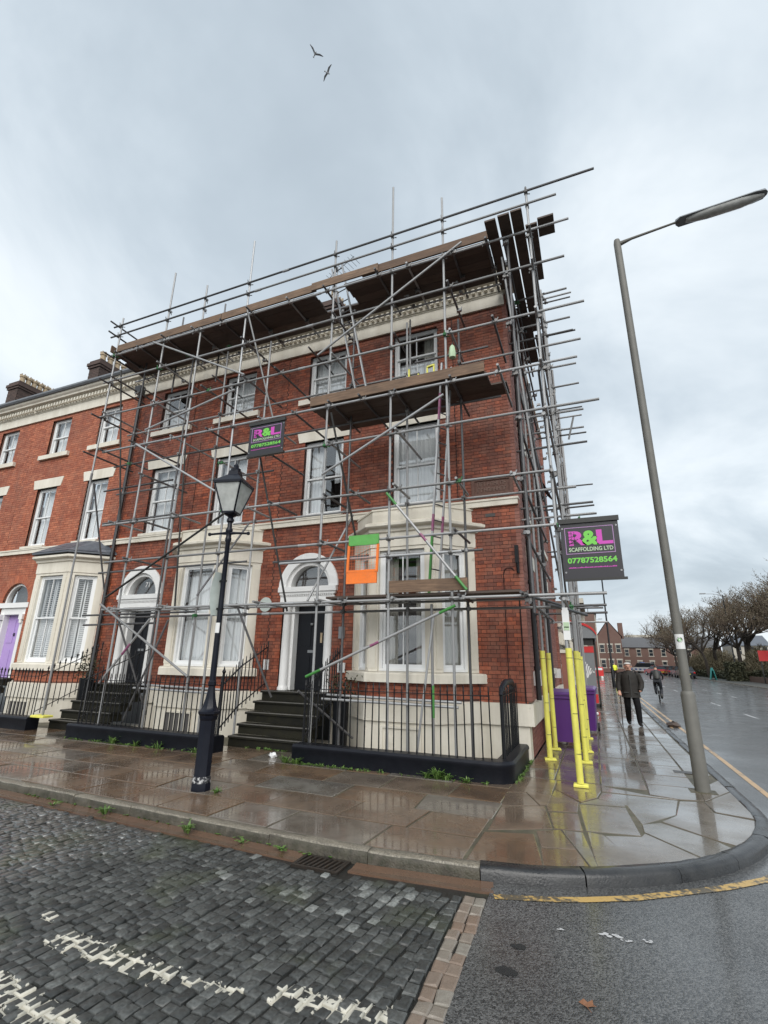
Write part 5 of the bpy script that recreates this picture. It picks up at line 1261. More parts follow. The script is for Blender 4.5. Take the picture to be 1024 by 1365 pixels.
for x, zt, zb in zip(XO, TOPO, BOT):
    lean = random.uniform(-.02,.02)
    mid = random.uniform(4.5,6.5)
    tube('standard', (x+lean,YO,zb+0.01), (x,YO,mid), 'galv'); tube('standard', (x,YO,mid+0.006), (x,YO,zt), random.choice(['galv','galv','alu']))
    mb = MB(); mb.tube((x,YO,mid-0.08),(x,YO,mid+0.09),0.031,8); build(mb, 'joint_sleeve', M['clamp'], sc, smooth=True)
XI = [-11.3,-9.46,-8.25,-6.88,-4.50,-3.15,-2.0]
TOPI = [10.4,9.7,9.5,9.45,9.4,8.95,8.7]
for x, zt in zip(XI, TOPI):
    tube('standard', (x,YI,0.0), (x+random.uniform(-.02,.02),YI,zt), random.choice(['galv','galvd']))
for x in (-11.5,-9.9):
    tube('standard', (x+0.9,9.15,9.0), (x+0.9,9.15,11.6), 'galvd')
# ledgers: (x0, x1, z, y, material)
LED = [(-12.0,0.92,10.81,YO,'galvd'),(-12.05,0.20,10.48,YO,'galvd'),(-11.95,0.37,9.80,YO,'alu'),(-11.95,0.22,8.96,YO,'galv'),(-11.9,0.46,7.87,YO,'galv'),
 (-11.4,0.24,6.77,YO,'alu'),(-6.9,0.50,5.88,YO,'galv'),(-10.9,-0.34,4.72,YO,'galv'),(-10.6,-0.40,3.78,YO,'galv'),(-5.6,-1.92,3.45,YO,'alu'),(-10.4,0.27,2.66,YO,'galv'),
 (-11.6,-2.9,7.62,YI,'galv'),(-3.0,-1.40,7.9,YI,'galvd'),(-2.0,0.36,7.62,YI,'galv'),(-7.5,0.0,4.64,YI,'galv'),(-5.3,-1.7,3.62,YI,'galvd'),(-11.2,-0.5,2.70,YI,'galv'),(-10.8,-0.6,2.55,YI,'galvd'),
 (-12.2,-1.1,9.72,9.12,'alu'),(-11.9,-1.3,9.66,YI,'galvd'),(-11.9,-1.2,6.70,YI,'galvd'),(-11.6,-6.5,5.85,YI,'galvd'),(-6.3,-4.0,3.66,YI,'galvd')]
for (x0,x1,z,y,m_k) in LED:
    o_ = -0.05 if y == YO else 0.05
    # long runs are made of butted lengths
    if x1-x0 > 7:
        xm = x0+(x1-x0)*random.uniform(.42,.58); tube('ledger',(x0,y+o_,z),(xm,y+o_,z+0.004),m_k); tube('ledger',(xm+0.004,y+o_,z+0.004),(x1,y+o_,z),random.choice([m_k,'galv']))
        mb = MB(); mb.tube((xm-0.09,y+o_,z+0.002),(xm+0.09,y+o_,z+0.002),0.031,8); build(mb, 'joint_sleeve', M['alu'], sc, smooth=True)
    else: tube('ledger',(x0,y+o_,z),(x1,y+o_,z),m_k)
    for x in (XO if y == YO else XI):
        if x0-0.05 < x < x1+0.05: clamp(x, y, z, 0 if o_ < 0 else math.pi)
# short ledgers inside the lattice on the far left
for (x0,x1,z) in ((-11.9,-9.5,5.05),(-12.1,-9.6,6.0),(-11.9,-9.4,2.38),(-12.0,-8.3,2.62),(-11.7,-7.0,3.7)): tube('ledger',(x0,YI+0.03,z),(x1,YI+0.03,z+0.02),'galvd')
# transoms from the outer row to the wall
def transom(x, z, y0=7.86, y1=9.45, m_k='galvd'):
    tube('transom',(x,y0+random.uniform(-.1,.1),z+0.052),(x+random.uniform(-.02,.02),y1+random.uniform(-.08,.05),z+0.052),m_k)
for z, xs in ((9.78,[-11.6,-10.8,-9.8,-8.8,-7.9,-7.0,-5.9,-4.9,-3.6,-2.9,-1.9,-1.2]),(8.94,[-11.5,-9.75,-7.05,-4.6,-2.0]),(7.86,[-11.55,-9.8,-8.1,-6.9,-6.0,-4.55,-2.0,-1.15]),
              (6.75,[-11.4,-10.2,-9.0,-7.9,-6.4,-5.55,-4.6,-3.9,-3.15,-2.0,-1.1]),(5.86,[-9.8,-7.4,-6.1,-4.6,-3.1]),(4.70,[-10.5,-9.7,-8.5,-6.6,-5.9,-4.6,-4.0,-3.1,-1.95,-1.0]),(3.76,[-9.8,-4.62,-2.0]),(2.64,[-10.1,-8.5,-7.0,-6.0,-4.6,-4.15,-3.15,-1.95,-0.95])):
    for x in xs: 
        y1 = 9.5 if z > 4.75 else 8.95
        if z < 4.75 and (-4.3 < x < -2.5 or -9.5 < x < -7.8): y1 = 8.72
        transom(x, z, y1=y1, m_k=random.choice(['galvd','galvd','galv'])); clamp(x, YO-0.05, z+0.03, math.pi/2)
        if z > 8: clamp(x, YI+0.05, z+0.03, math.pi/2)
# braces in the outer plane
YB = YO-0.10
BR = [((-10.32,6.86),(-7.43,5.19),'alu',0),((-10.22,9.81),(-6.98,8.05),'galv',0),((-9.94,7.13),(-7.22,7.70),'alu',0),((-5.0,8.08),(-1.70,9.97),'galv',0),((-4.73,5.21),(-2.16,6.50),'alu',0),
 ((-4.82,1.34),(-2.04,2.53),'galv',3),((-3.30,4.65),(-1.84,2.78),'galv',3),((-10.3,2.92),(-7.02,4.68),'strap',0),((-10.4,2.78),(-7.55,1.27),'galv',0),((-10.0,1.08),(-8.80,2.42),'galv',2)]
for (a, b_, m_k, e_) in BR:
    tube('brace',(a[0],YB,a[1]),(b_[0],YB,b_[1]),m_k, ends={0:None,3:[(0,0.32),(1,0.30),(2,0.18)],2:[(2,0.3)]}[e_])
# braces across the depth and down by the wall
for p0, p1, m_k in (((-7.1,7.95,9.9),(-6.6,8.7,7.2),'galv'),((-9.3,YI,6.9),(-8.9,YI,2.7),'strap'),((-11.6,8.2,9.4),(-11.25,8.75,5.0),'strap'),((-6.75,8.2,6.9),(-5.9,8.85,2.6),'strap'),((-4.6,8.0,6.6),(-4.3,8.85,3.9),'strap'),
   ((-4.45,8.9,4.6),(-4.9,8.0,2.7),'galv'),((-7.0,8.7,4.6),(-7.7,8.1,2.9),'galvd'),((-4.95,7.95,1.1),(-4.3,8.9,0.25),'galvd'),((-9.9,8.0,2.6),(-9.4,8.8,0.4),'galvd'),((-11.5,8.0,5.9),(-12.0,9.3,3.1),'galvd'),((-6.6,8.05,2.7),(-6.1,8.8,0.9),'galvd'),((-8.3,8.0,2.4),(-9.3,8.1,0.3),'galvd')):
    tube('brace', p0, p1, m_k, 0.022)
# tie tubes and pale rails lying along the area wall
for z, y in ((0.93,8.62),(0.99,8.85)): tube('ledger',(-4.85,y,z),(-2.2,y,z-0.03),'alu'); tube('ledger',(-9.7,y,z+.03),(-7.4,y,z),'alu')
# left end returns
for z in (10.78,10.45,9.75,8.93,7.84,6.74): tube('guard_rail',(-11.80,7.75,z),(-11.80,9.3,z),'galvd')
# vertical support with base plate under the bay platform
tube('standard',(-2.55,8.3,0.0),(-2.55,8.3,2.6),'galv'); tube('brace',(-2.5,8.25,2.4),(-2.85,8.3,0.1),'alu',0.02)
mb = MB(); mb.tube((-2.55,8.3,0.75),(-2.55,8.3,1.25),0.03,8); build(mb, 'paint_band', M['green'], sc)
# --- side scaffold along the street
SY = [9.90, 11.06, 12.9, 15.0, 17.2]; ST = [9.9,10.2,9.6,9.4,9.3]
for y, zt in zip(SY, ST):
    for x, zz in ((-0.30, zt), (-0.88, zt-0.4)):
        if y > 12 and x < -0.5: continue
        tube('standard',(x,y,0.01),(x+random.uniform(-.02,.02),y,zz),'galv')
tube('standard',(-0.80,8.12,2.4),(-0.80,8.12,9.9),'galvd')
for z in (9.72,8.9,7.8,6.7,5.8,4.65,3.7,2.6):
    for x, yb, ye in ((-0.35,7.75,17.6),(-0.85,8.0,13.2)):
        tube('ledger',(x+random.uniform(-.02,.02),yb,z+random.uniform(-.05,.05)),(x,ye,z+random.uniform(-.05,.05)),'galvd' if x < -0.5 else 'galv')
        for y in [8.07]+SY: clamp(x, y, z, math.pi/2)
for y, zs in ((9.94,[9.79,9.02,8.67,7.84,6.73,5.97,4.68,4.44,2.67]),(11.1,[10.59,9.49,8.0,7.34,6.88,6.49,4.77,2.64]),(12.9,[11.9,8.07,7.55,5.48,2.94]),(15.0,[9.4,6.8,4.8,2.75])):
    for z in zs:
        tube('transom',(-1.12 if y < 12 else -1.0,y,z),(random.uniform(.24,.33)*y/9.94,y,z+random.uniform(-.02,.02)),random.choice(['galv','galvd']),0.0235)
        clamp(-0.31, y, z, 0)
for p0, p1, m_k in (((-0.42,8.1,6.6),(-0.42,11.0,9.5),'galvd'),((-0.42,9.9,4.6),(-0.42,8.1,6.7),'galvd'),((-0.42,11.2,2.7),(-0.42,9.6,5.5),'galvd'),((-0.95,8.3,9.6),(-0.6,9.0,4.0),'galv'),((-0.95,9.2,8.6),(-0.5,11.3,3.1),'galvd'),((-0.2,10.8,4.3),(0.0,11.2,4.75),'green'),((-0.05,11.1,6.6),(0.1,11.0,7.1),'galv')): tube('brace', p0, p1, m_k, 0.022)
for x, y, z in ((-0.9,8.0,2.66),(-0.55,8.05,2.5)): tube('transom',(x,7.95,z),(x+0.5,9.3,z-0.05),'galvd')
# yellow foam sleeves and base plates on the street legs
mb = MB(); mb.cbox(-0.085,0.085,-0.07,0.07,0.0,0.035,0.012); BPm = mesh_of(mb, 'base_plate', M['yellow'])
for x, y, zt in ((-0.345,8.07,1.86),(-0.89,9.90,1.86),(-0.30,9.90,1.86),(-0.88,11.06,1.84),(-0.30,11.06,1.86),(-0.30,12.9,1.8)):
    o = inst('base_plate', BPm, sc, (x,y,0.004), (0,0,random.uniform(-.3,.3)), (1.15,1.05,1))
    mb = MB(); mb.tube((x-0.004,y,0.045),(x,y,zt),0.047,14); sv = build(mb, 'foam_sleeve', M['yellow'], sc, smooth=True)
    for z in (0.42,0.95,1.72): 
        mb = MB(); mb.tube((x,y,z-0.004),(x,y,z+0.004),0.0482,14); build(mb, 'strap', M['strap'], sv)
mb = MB(); mb.cbox(-12.0,-11.55,7.95,8.18,0.285,0.33,0.01); build(mb, 'base_plate', M['yellow'], sc)
# --- boards
def board(x0, x1, y0, z, m='boardd', w_=0.22, axis='x', tone=None, name='board'):
    mb = MB(); t_ = random.random() if tone is None else tone
    if axis == 'x': mb.box(x0,x1,y0,y0+w_,z,z+0.038,t_)
    else: mb.box(y0,y0+w_,x0,x1,z,z+0.038,t_)
    dz = random.uniform(-.006,.006); mb.v = [(x+random.uniform(-.004,.004),y,q+dz) for x,y,q in mb.v]
    o = build(mb, name, M[m], sc)
    return o
ZD = 9.865
for r in range(5):
    y0 = 8.06+r*0.228; x = -11.9+random.uniform(-.1,.1)
    for ln in (3.6,3.4,5.0):
        x1 = min(x+ln-0.01, -1.17)
        segs = [(x, x1)]
        # hatch for the upper ladder
        h0, h1 = -5.25, -4.45
        if r < 3:
            ns = []
            for a, b_ in segs:
                if b_ <= h0 or a >= h1: ns.append((a,b_))
                else:
                    if a < h0: ns.append((a,h0+random.uniform(-.05,.03)))
                    if b_ > h1: ns.append((h1+random.uniform(-.03,.06),b_))
            segs = ns
        for a, b_ in segs: board(a, b_, y0, ZD)
        x += ln
# toe boards at the edge of the top platform
for k, (x0,x1,t_) in enumerate(((-11.7,-8.0,0.55),(-7.98,-5.2,0.75),(-5.3,-3.6,0.95),(-4.0,-1.15,0.1))):
    mb = MB(); mb.box(x0,x1,8.03-0.042*(k==2),8.068-0.042*(k==2),ZD+0.045+random.uniform(0,.02),ZD+0.265,t_); build(mb, 'toe_board', M['board'], sc)
for (y0,y1) in ((7.95,9.3),): 
    mb = MB(); mb.box(-11.86,-11.82,y0,y1,ZD+0.04,ZD+0.25,0.3); build(mb, 'toe_board', M['board'], sc)
# side platform at the corner, boards running along the street
for k, (x0, ya, yb_) in enumerate(((-1.16,7.62,10.6),(-0.90,7.60,11.3),(-0.66,7.58,11.4),(-0.42,8.02,9.6))): board(ya, yb_, x0, ZD+0.045+0.003*k, axis='y', w_=0.215)
board(7.9, 8.35, -0.19, ZD+0.02, axis='y', w_=0.30)
board(10.2, 12.6, -1.1, ZD-0.1, axis='y'); board(10.6, 12.6, -0.85, ZD-0.1, axis='y'); board(11.4,12.6,-0.6,ZD-0.1,axis='y')
# middle platform
ZM = 6.85
for r in range(4):
    for (x0,x1) in ((-5.12,-3.25),(-3.24,-1.05 if r > 1 else -1.35)): board(x0+random.uniform(-.08,0), x1, 8.09+r*0.226, ZM)
board(-5.0,-2.4,9.0,ZM-0.04)
mb = MB(); mb.box(-5.15,-1.38,8.03,8.068,6.87,7.085,0.6); build(mb, 'toe_board', M['board'], sc)
# low platform in front of the bay
ZL = 2.735
for r in range(3): board(-4.55, -0.92 if r else -1.0, 8.08+r*0.226, ZL, 'boardd')
mb = MB(); mb.box(-3.25,-1.84,8.03,8.068,2.79,3.0,0.7); build(mb, 'toe_board', M['board'], sc)
# ties to the window reveals
for (x,z) in ((-5.6,8.8),(-3.4,8.6),(-10.9,8.8),(-8.5,8.7)): tube('tie_tube',(x,8.5,z),(x,9.75,z),'galvd',0.022)
tube('standard',(-3.30,9.3,7.9),(-3.30,9.3,9.5),'galv',0.022)
# plastic clips: yellow and green edging on the middle platform, green bag hanging
mb = MB()
for x0,z0,x1,z1 in ((-3.35,7.14,-2.95,7.16),(-2.95,7.12,-2.55,7.15),(-2.95,7.12,-2.95,7.40),(-2.56,7.15,-2.56,7.36),(-2.75,7.13,-2.75,7.25),(-2.56,7.36,-2.42,7.38),(-2.42,7.12,-2.42,7.4)): mb.beam((x0,8.25,z0),(x1,8.25,z1),0.03,0.05 if x0 != x1 else 0.03,(0,1,0))
yg = thing('plastic_barrier', 'yellow and green plastic edging lying on the middle platform', 'barrier', (-2.9,8.25,7.1)); build(mb, 'edging', M['yellow'], yg)
mb = MB(); mb.box(-3.55,-3.0,8.20,8.23,7.10,7.15); build(mb, 'green_strip', M['siggreen'], yg)
wb = thing('work_bag', 'pale green bag hanging from a coupler above the middle platform', 'bag', (-2.0,8.2,7.25))
mb = MB(); mb.lathe([(0.02,0.28),(0.05,0.24),(0.07,0.1),(0.065,0.0),(0.0,-0.02)], 8, (-1.97,8.0,7.28)); build(mb, 'pouch', M['sigpale'], wb, smooth=True)
mb = MB(); mb.tube((-1.97,8.0,7.55),(-1.97,8.02,7.63),0.008,6); build(mb, 'cord', M['strap'], wb)
# ladders
def ladder(label, bl, br_, tl, tr_, n, m='alu', bands=False):
    r0 = thing('ladder', label, 'ladder', tuple((Vector(bl)+Vector(br_))/2))
    for a, b_ in ((bl,tl),(br_,tr_)):
        mb = MB(); mb.beam(a,b_,0.03,0.065,(0,1,0)); o = build(mb, 'stile', M[m], r0)
        if bands:
            A1, B1 = Vector(a), Vector(b_)
            mb = MB(); mb.beam(A1, A1.lerp(B1,0.24), 0.034, 0.069, (0,1,0)); 
            if a is bl: build(mb, 'paint_band', M['green'], o)
            mb = MB(); mb.beam(A1.lerp(B1,0.26), A1.lerp(B1,0.33), 0.034, 0.069, (0,1,0)); build(mb, 'paint_band', M['magenta'], o)
            if a is bl: mb = MB(); mb.beam(A1.lerp(B1,0.74), A1.lerp(B1,0.86), 0.034, 0.069, (0,1,0)); build(mb, 'paint_band', M['magenta'], o)
    for i in range(n):
        t_ = (i+0.6)/n; mb = MB(); mb.tube(Vector(bl).lerp(Vector(tl),t_), Vector(br_).lerp(Vector(tr_),t_), 0.013, 6); build(mb, 'rung', M['galvd'], r0)
    return r0
ladder('ladder with green and magenta marks leaning from the low platform past the bay parapet', (-2.66,8.50,2.78),(-2.56,8.78,2.78),(-2.22,8.14,7.3),(-2.10,8.42,7.35), 15, bands=True)
ladder('pale ladder rising through the hatch of the top platform', (-4.25,8.65,6.90),(-3.98,8.62,6.90),(-4.98,8.35,10.75),(-4.70,8.32,10.8), 13)
# ladder guard
lg = thing('ladder_guard', 'orange and green mesh ladder guard hooked on the scaffold left of the bay', 'guard', (-3.75,7.98,2.98))
YG = 7.96
mb = MB(); mb.box(-4.08,-3.47,YG,YG+0.03,2.97,3.18); build(mb, 'kick_panel', M['orange'], lg)
mb = MB(); mb.box(-4.05,-3.44,YG,YG+0.03,3.68,3.875); build(mb, 'top_panel', M['greenp'], lg)
mb = MB(); mb.beam((-4.065,YG+0.015,3.17),(-4.045,YG+0.015,3.69),0.045,0.03,(0,1,0)); mb.beam((-3.475,YG+0.015,3.17),(-3.455,YG+0.015,3.69),0.045,0.03,(0,1,0)); mb.beam((-4.07,YG+0.012,3.20),(-3.46,YG+0.012,3.20),0.03,0.04); build(mb, 'side_frame', M['orange'], lg)
mb = MB()
for i in range(1,10): mb.tube((-4.05+i*0.058,YG+0.015,3.18),(-4.03+i*0.058,YG+0.015,3.69),0.0017,4)
for i in range(1,10): mb.tube((-4.06,YG+0.018,3.2+i*0.05),(-3.46,YG+0.018,3.2+i*0.05),0.0017,4)
build(mb, 'wire_mesh', M['orange'], lg)
# television aerial beyond the top platform
ta = thing('tv_aerial', 'thin television aerial on the roof behind the top platform', 'aerial', (-7.4,11.4,11.5))
mb = MB(); mb.tube((-6.95,11.8,11.0),(-6.8,11.8,14.6),0.018,6); mb.tube((-7.3,11.9,14.2),(-6.1,11.6,14.55),0.012,6)
for i in range(9): mb.tube((-7.2+i*0.13,11.9-i*0.03-0.2,14.22+i*0.037),(-7.2+i*0.13+0.1,11.9-i*0.03+0.3,14.25+i*0.037),0.007,5)
build(mb, 'mast', M['greyb'], ta)
# --- company banners
def banner(label, x0, x1, z0, z1, y, tilt=0.0):
    r0 = thing('scaffold_banner', label, 'banner', ((x0+x1)/2,y,z0))
    W_, H_ = x1-x0, z1-z0; cx, cz = (x0+x1)/2, (z0+z1)/2
    build(MB().box(x0,x1,y-0.004,y+0.004,z0,z1), 'sheet', M['signdark'], r0)
    mb = MB(); mb.box(x0-0.02,x1+0.02,y-0.03,y+0.01,z1-0.015,z1+0.06); mb.box(x0-0.0,x1+0.04,y-0.03,y+0.01,z0-0.02,z0+0.015); build(mb, 'batten', M['strap'], r0)
    f = y-0.0055
    mb = MB(); a, b_, q0, q1 = x0+W_*.07, x1-W_*.09, z0+H_*.44, z1-H_*.09; t_ = W_*.012
    mb.box(a,b_,f-0.001,f+0.001,q1-t_,q1); mb.box(a,b_,f-0.001,f+0.001,q0,q0+t_); mb.box(a,a+t_,f-0.001,f+0.001,q0+t_,q1-t_); mb.box(b_-t_,b_,f-0.001,f+0.001,q0+t_,q1-t_); build(mb, 'border', M['siglilac'], r0)
    zb = z0+H_*.60; s_ = H_*.34
    text('R', s_, M['signmag'], r0, (x0+W_*.26, f, zb), sx=1.35*W_/H_/0.92, bold=s_*.035, th=0.0008)
    text('&', s_, M['siggreen'], r0, (x0+W_*.495, f, zb), sx=1.1*W_/H_/0.92, bold=s_*.04, th=0.0008)
    text('L', s_, M['signmag'], r0, (x0+W_*.735, f, zb), sx=1.55*W_/H_/0.92, bold=s_*.035, th=0.0008)
    # scaffold lattice drawn over the R
    mb = MB(); e0, e1 = x0+W_*.13, x0+W_*.30
    for k in range(4): mb.box(e0,e0+(e1-e0)*(.75 if k < 3 else .4),f-0.0035,f-0.0015,zb+s_*(.08+.17*k),zb+s_*(.105+.17*k))
    for k in range(3): mb.box(e0+(e1-e0)*.3*k,e0+(e1-e0)*.3*k+0.006,f-0.0035,f-0.0015,zb,zb+s_*.68)
    mb.beam((e0,f-0.0025,zb+s_*.02),(e1,f-0.0025,zb+s_*.3),0.002,0.008,(0,0,1)); mb.beam((e1,f-0.0025,zb+s_*.02),(e0+.02,f-0.0025,zb+s_*.32),0.002,0.008,(0,0,1)); build(mb, 'lattice', M['signdark'], r0)
    text('SCAFFOLDING LTD', H_*.095, M['sigpale'], r0, (x0+W_*.50, f, z0+H_*.485), sx=0.84*W_/H_/0.92, bold=H_*.0022, th=0.0008)
    text('07787528564', H_*.125, M['siggreen'], r0, (x0+W_*.50, f, z0+H_*.285), sx=1.12*W_/H_/0.92, bold=H_*.004, th=0.0008)
    mb = MB(); x = x0+W_*.09
    while x < x1-W_*.1:
        l_ = random.uniform(.012,.03)*W_; mb.box(x,x+l_*.8,f-0.001,f+0.001,z0+H_*.195,z0+H_*(.205+random.uniform(.0,.012))); x += l_
    build(mb, 'small_print', M['signmag'], r0)
    mb = MB()
    for (x,z) in ((x0+.03,z0+H_*.13),(x1-.03,z0+H_*.13),(x0+.03,z1-H_*.1),(x1-.03,z1-H_*.1)): ring(x, z, 0.006, 0.013, f-0.003, f+0.001, lambda a,b,z_: (a,b,z_), n=10, mb=mb, a1=2*math.pi)
    build(mb, 'eyelet', M['alu'], r0)
    return r0
banner('black scaffolding banner with pink and green lettering above the yellow scaffold legs', -0.30, 0.53, 2.86, 3.76, 7.93)
banner('smaller black scaffolding banner high on the front between the two houses', -6.62, -5.70, 5.86, 6.62, 7.95)
# scaffold inspection tag on the corner leg
tg = thing('scaffold_tag', 'white and green inspection tag strapped on the corner scaffold leg', 'tag', (-0.34,8.0,2.2))
mb = MB(); mb.box(-0.395,-0.295,8.035,8.04,1.98,2.42); mb.box(-0.385,-0.305,8.035,8.04,2.42,2.46); build(mb, 'holder', M['pvc'], tg)
mb = MB(); mb.box(-0.385,-0.305,8.031,8.034,2.12,2.24); build(mb, 'insert', M['sigpale'], tg)
mb = MB(); ring(-0.345, 2.35, 0.018, 0.03, -YF+8.029, -YF+8.034, front_xf(0), n=12, mb=mb, a1=2*math.pi); mb.box(-0.38,-0.31,8.031,8.034,2.16,2.175); build(mb, 'mark', M['strap'], tg)
# ------------------------------------------------------------------ wheeled bins, kiosk, street furniture
def bin_parts(label, x, y, rz):
    r0 = thing('wheelie_bin', label, 'bin', (x,y,0), rz)
    def ringq(wx, wy, z, oy=0): return [(-wx,-wy+oy,z),(wx,-wy+oy,z),(wx,wy+oy,z),(-wx,wy+oy,z)]
    mb = MB(); lv = [ringq(.22,.26,.06), ringq(.235,.28,.30), ringq(.265,.335,.90), ringq(.285,.36,.92), ringq(.285,.36,.98)]
    vs = [p for l_ in lv for p in l_]; fs = [(i*4+j,i*4+(j+1)%4,(i+1)*4+(j+1)%4,(i+1)*4+j) for i in range(4) for j in range(4)]+[(3,2,1,0),(16,17,18,19)]
    mb.add(vs, fs); bd = build(mb, 'body', M['purple'], r0, local=True)
    mb = MB(); mb.add([(-.295,-.38,.985),(.295,-.38,.985),(.295,.36,1.0),(-.295,.36,1.0),(-.295,-.38,1.02),(.295,-.38,1.02),(.295,.36,1.06),(-.295,.36,1.06),(-.24,-.30,1.05),(.24,-.30,1.05),(.24,.30,1.09),(-.24,.30,1.09)],
       [(0,1,5,4),(1,2,6,5),(2,3,7,6),(3,0,4,7),(4,5,9,8),(5,6,10,9),(6,7,11,10),(7,4,8,11),(8,9,10,11),(3,2,1,0)]); build(mb, 'lid', M['purple'], r0, local=True)
    mb = MB(); mb.tube((-.27,.41,1.0),(.27,.41,1.0),0.018,8); mb.tube((-.22,.36,.97),(-.22,.41,1.0),.016,6); mb.tube((.22,.36,.97),(.22,.41,1.0),.016,6); build(mb, 'handle', M['purple'], r0, local=True)
    for s_ in (-1,1):
        mb = MB(); mb.tube((s_*.24,.28,.10),(s_*.285,.28,.10),0.10,14); build(mb, 'wheel', M['rubber'], r0, local=True, smooth=True)
    return r0
bin_parts('purple wheelie bin against the side wall behind the yellow legs, the nearer one', -0.70, 12.05, 0.05)
bin_parts('purple wheelie bin standing further along the side pavement, half hidden by a leg', -0.34, 14.25, -0.06)
pk = thing('bus_shelter', 'dark framed shelter with a curved red roof edge and poster panel on the pavement', 'shelter', (-0.35,22.3,0))
mb = MB()
for x in (-0.72,0.06):
    for y in (22.1,25.0): mb.box(x-0.04,x+0.04,y-0.04,y+0.04,0,2.6)
mb.box(-0.72,0.06,22.06,22.14,2.35,2.62); mb.box(-0.72,0.06,22.06,22.14,0.0,0.12); build(mb, 'frame', M['strap'], pk)
mb = MB(); n = 10; prof = []
vs = []
for y in (21.9,25.3):
    for i in range(n+1): x = -0.85+1.0*i/n; vs.append((x,y,2.62)); vs.append((x,y,2.66+0.62*math.sqrt(max(0,1-((x+0.85)/1.02)**2))))
k = 2*(n+1); fs = []
for i in range(n): fs += [(2*i,2*i+2,2*i+3,2*i+1),(k+2*i+1,k+2*i+3,k+2*i+2,k+2*i),(2*i+1,2*i+3,k+2*i+3,k+2*i+1)]
mb.add(vs, fs); build(mb, 'roof', M['greyb'], pk)
mb = MB(); vs = []
for y in (21.86,25.3):
    for i in range(n+1): x = -0.87+1.04*i/n; q = 2.66+0.63*math.sqrt(max(0,1-((x+0.85)/1.04)**2)) if x > -0.85 else 3.29; vs += [(x,y,q-0.07),(x,y,q+0.03)]
fs = []
for i in range(n): fs += [(2*i,2*i+2,2*i+3,2*i+1),(2*i+1,2*i+3,k+2*i+3,k+2*i+1)]
mb.add(vs, fs); build(mb, 'roof_edge', M['red'], pk)
build(MB().box(-0.66,0.0,22.085,22.11,0.5,2.3), 'poster_panel', M['greyb'], pk)
mb = MB(); mb.box(-0.66,0.0,22.07,22.082,0.15,0.48); mb.box(-0.66,0.0,22.07,22.082,2.06,2.3); build(mb, 'red_band', M['red'], pk)
mb = MB()
for i in range(6): mb.beam((-0.6+i*0.09,22.078,0.7+i*.13),(-0.35+i*.06,22.078,1.7-i*.08),0.008,0.05,(0,0,1))
build(mb, 'poster_print', M['pvc'], pk)
def plain_lamp(label, x, y, h, dark=True, arm=-1.6, double=False):
    r0 = thing('street_lamp', label, 'street lamp', (x,y,0)); m_k = 'black' if dark else 'postgrey'
    mb = MB(); mb.lathe([(0.12,0),(0.11,1.3),(0.075,1.35),(0.05,h)], 10, (x,y,0)); build(mb, 'column', M[m_k], r0, smooth=True)
    mb = MB(); mb.pipe([(x,y,h-0.05),(x+arm*.5,y,h+0.12),(x+arm,y,h+0.16)], 0.03, 6); build(mb, 'bracket_arm', M['greyb'], r0)
    mb = MB(); mb.box(x+arm-0.35,x+arm+0.25,y-0.1,y+0.1,h+0.12,h+0.24); build(mb, 'lamp_housing', M['greyb'], r0)
plain_lamp('black street lamp column behind the walking man', 1.14, 41.4, 8.4, True, 1.4)
plain_lamp('far street lamp in front of the trees across the road', 14.45, 67.5, 9.5, True, -1.9)
for i, (x, y) in enumerate(((-0.2,74),(0.5,96))):
    plain_lamp(['thin pale lamp column beside the distant red building','farthest thin lamp column before the end terrace'][i], x, y, 9.0, False, 1.2)
# barriers by the roadworks
rb = thing('road_barrier', 'red plastic road barrier standing on the far pavement', 'barrier', (0.25,64.5,0))
mb = MB(); mb.box(-0.35,0.82,64.4,64.6,0.25,1.25); build(mb, 'panel', M['red'], rb)
mb = MB(); mb.box(-0.25,0.72,64.38,64.4,0.9,1.15); build(mb, 'white_band', M['pvc'], rb)
mb = MB(); mb.box(-0.3,-0.1,64.2,64.8,0,0.25); mb.box(0.55,0.75,64.2,64.8,0,0.25); build(mb, 'foot', M['pvc'], rb)
# ------------------------------------------------------------------ people
def skin_body(J, E, mats, pick, name='body', sub=2):
    """J: list of (x,y,z,r); E: edges; pick(face centre)->material index"""
    me = bpy.data.meshes.new(name); me.from_pydata([j[:3] for j in J], E, []); o = bpy.data.objects.new(name, me); C.objects.link(o)
    md = o.modifiers.new('s', 'SKIN'); me.skin_vertices[0].data[0].use_root = True
    for i, j in enumerate(J):
        r_ = j[3] if isinstance(j[3], tuple) else (j[3], j[3]); me.skin_vertices[0].data[i].radius = r_
    o.modifiers.new('d', 'SUBSURF').levels = sub
    bpy.context.view_layer.update(); dg = bpy.context.evaluated_depsgraph_get(); m2 = bpy.data.meshes.new_from_object(o.evaluated_get(dg)); bpy.data.objects.remove(o)
    m2.name = name; m2.materials.clear()
    for m in mats: m2.materials.append(m)
    for p in m2.polygons: p.material_index = pick(p.center); p.use_smooth = True
    q = bpy.data.objects.new(name, m2); C.objects.link(q); return q
def loft(rings_, mb=None, cap=True):
    mb = mb or MB(); n = len(rings_[0]); vs = [p for r_ in rings_ for p in r_]; fs = []
    for i in range(len(rings_)-1):
        for j in range(n): fs.append((i*n+j,i*n+(j+1)%n,(i+1)*n+(j+1)%n,(i+1)*n+j))
    if cap: fs += [tuple(range(n-1,-1,-1)), tuple((len(rings_)-1)*n+j for j in range(n))]
    return mb.add(vs, fs)
def ell(cx, cy, z, rx, ry, n=14): return [(cx+rx*math.cos(2*math.pi*i/n), cy+ry*math.sin(2*math.pi*i/n), z) for i in range(n)]
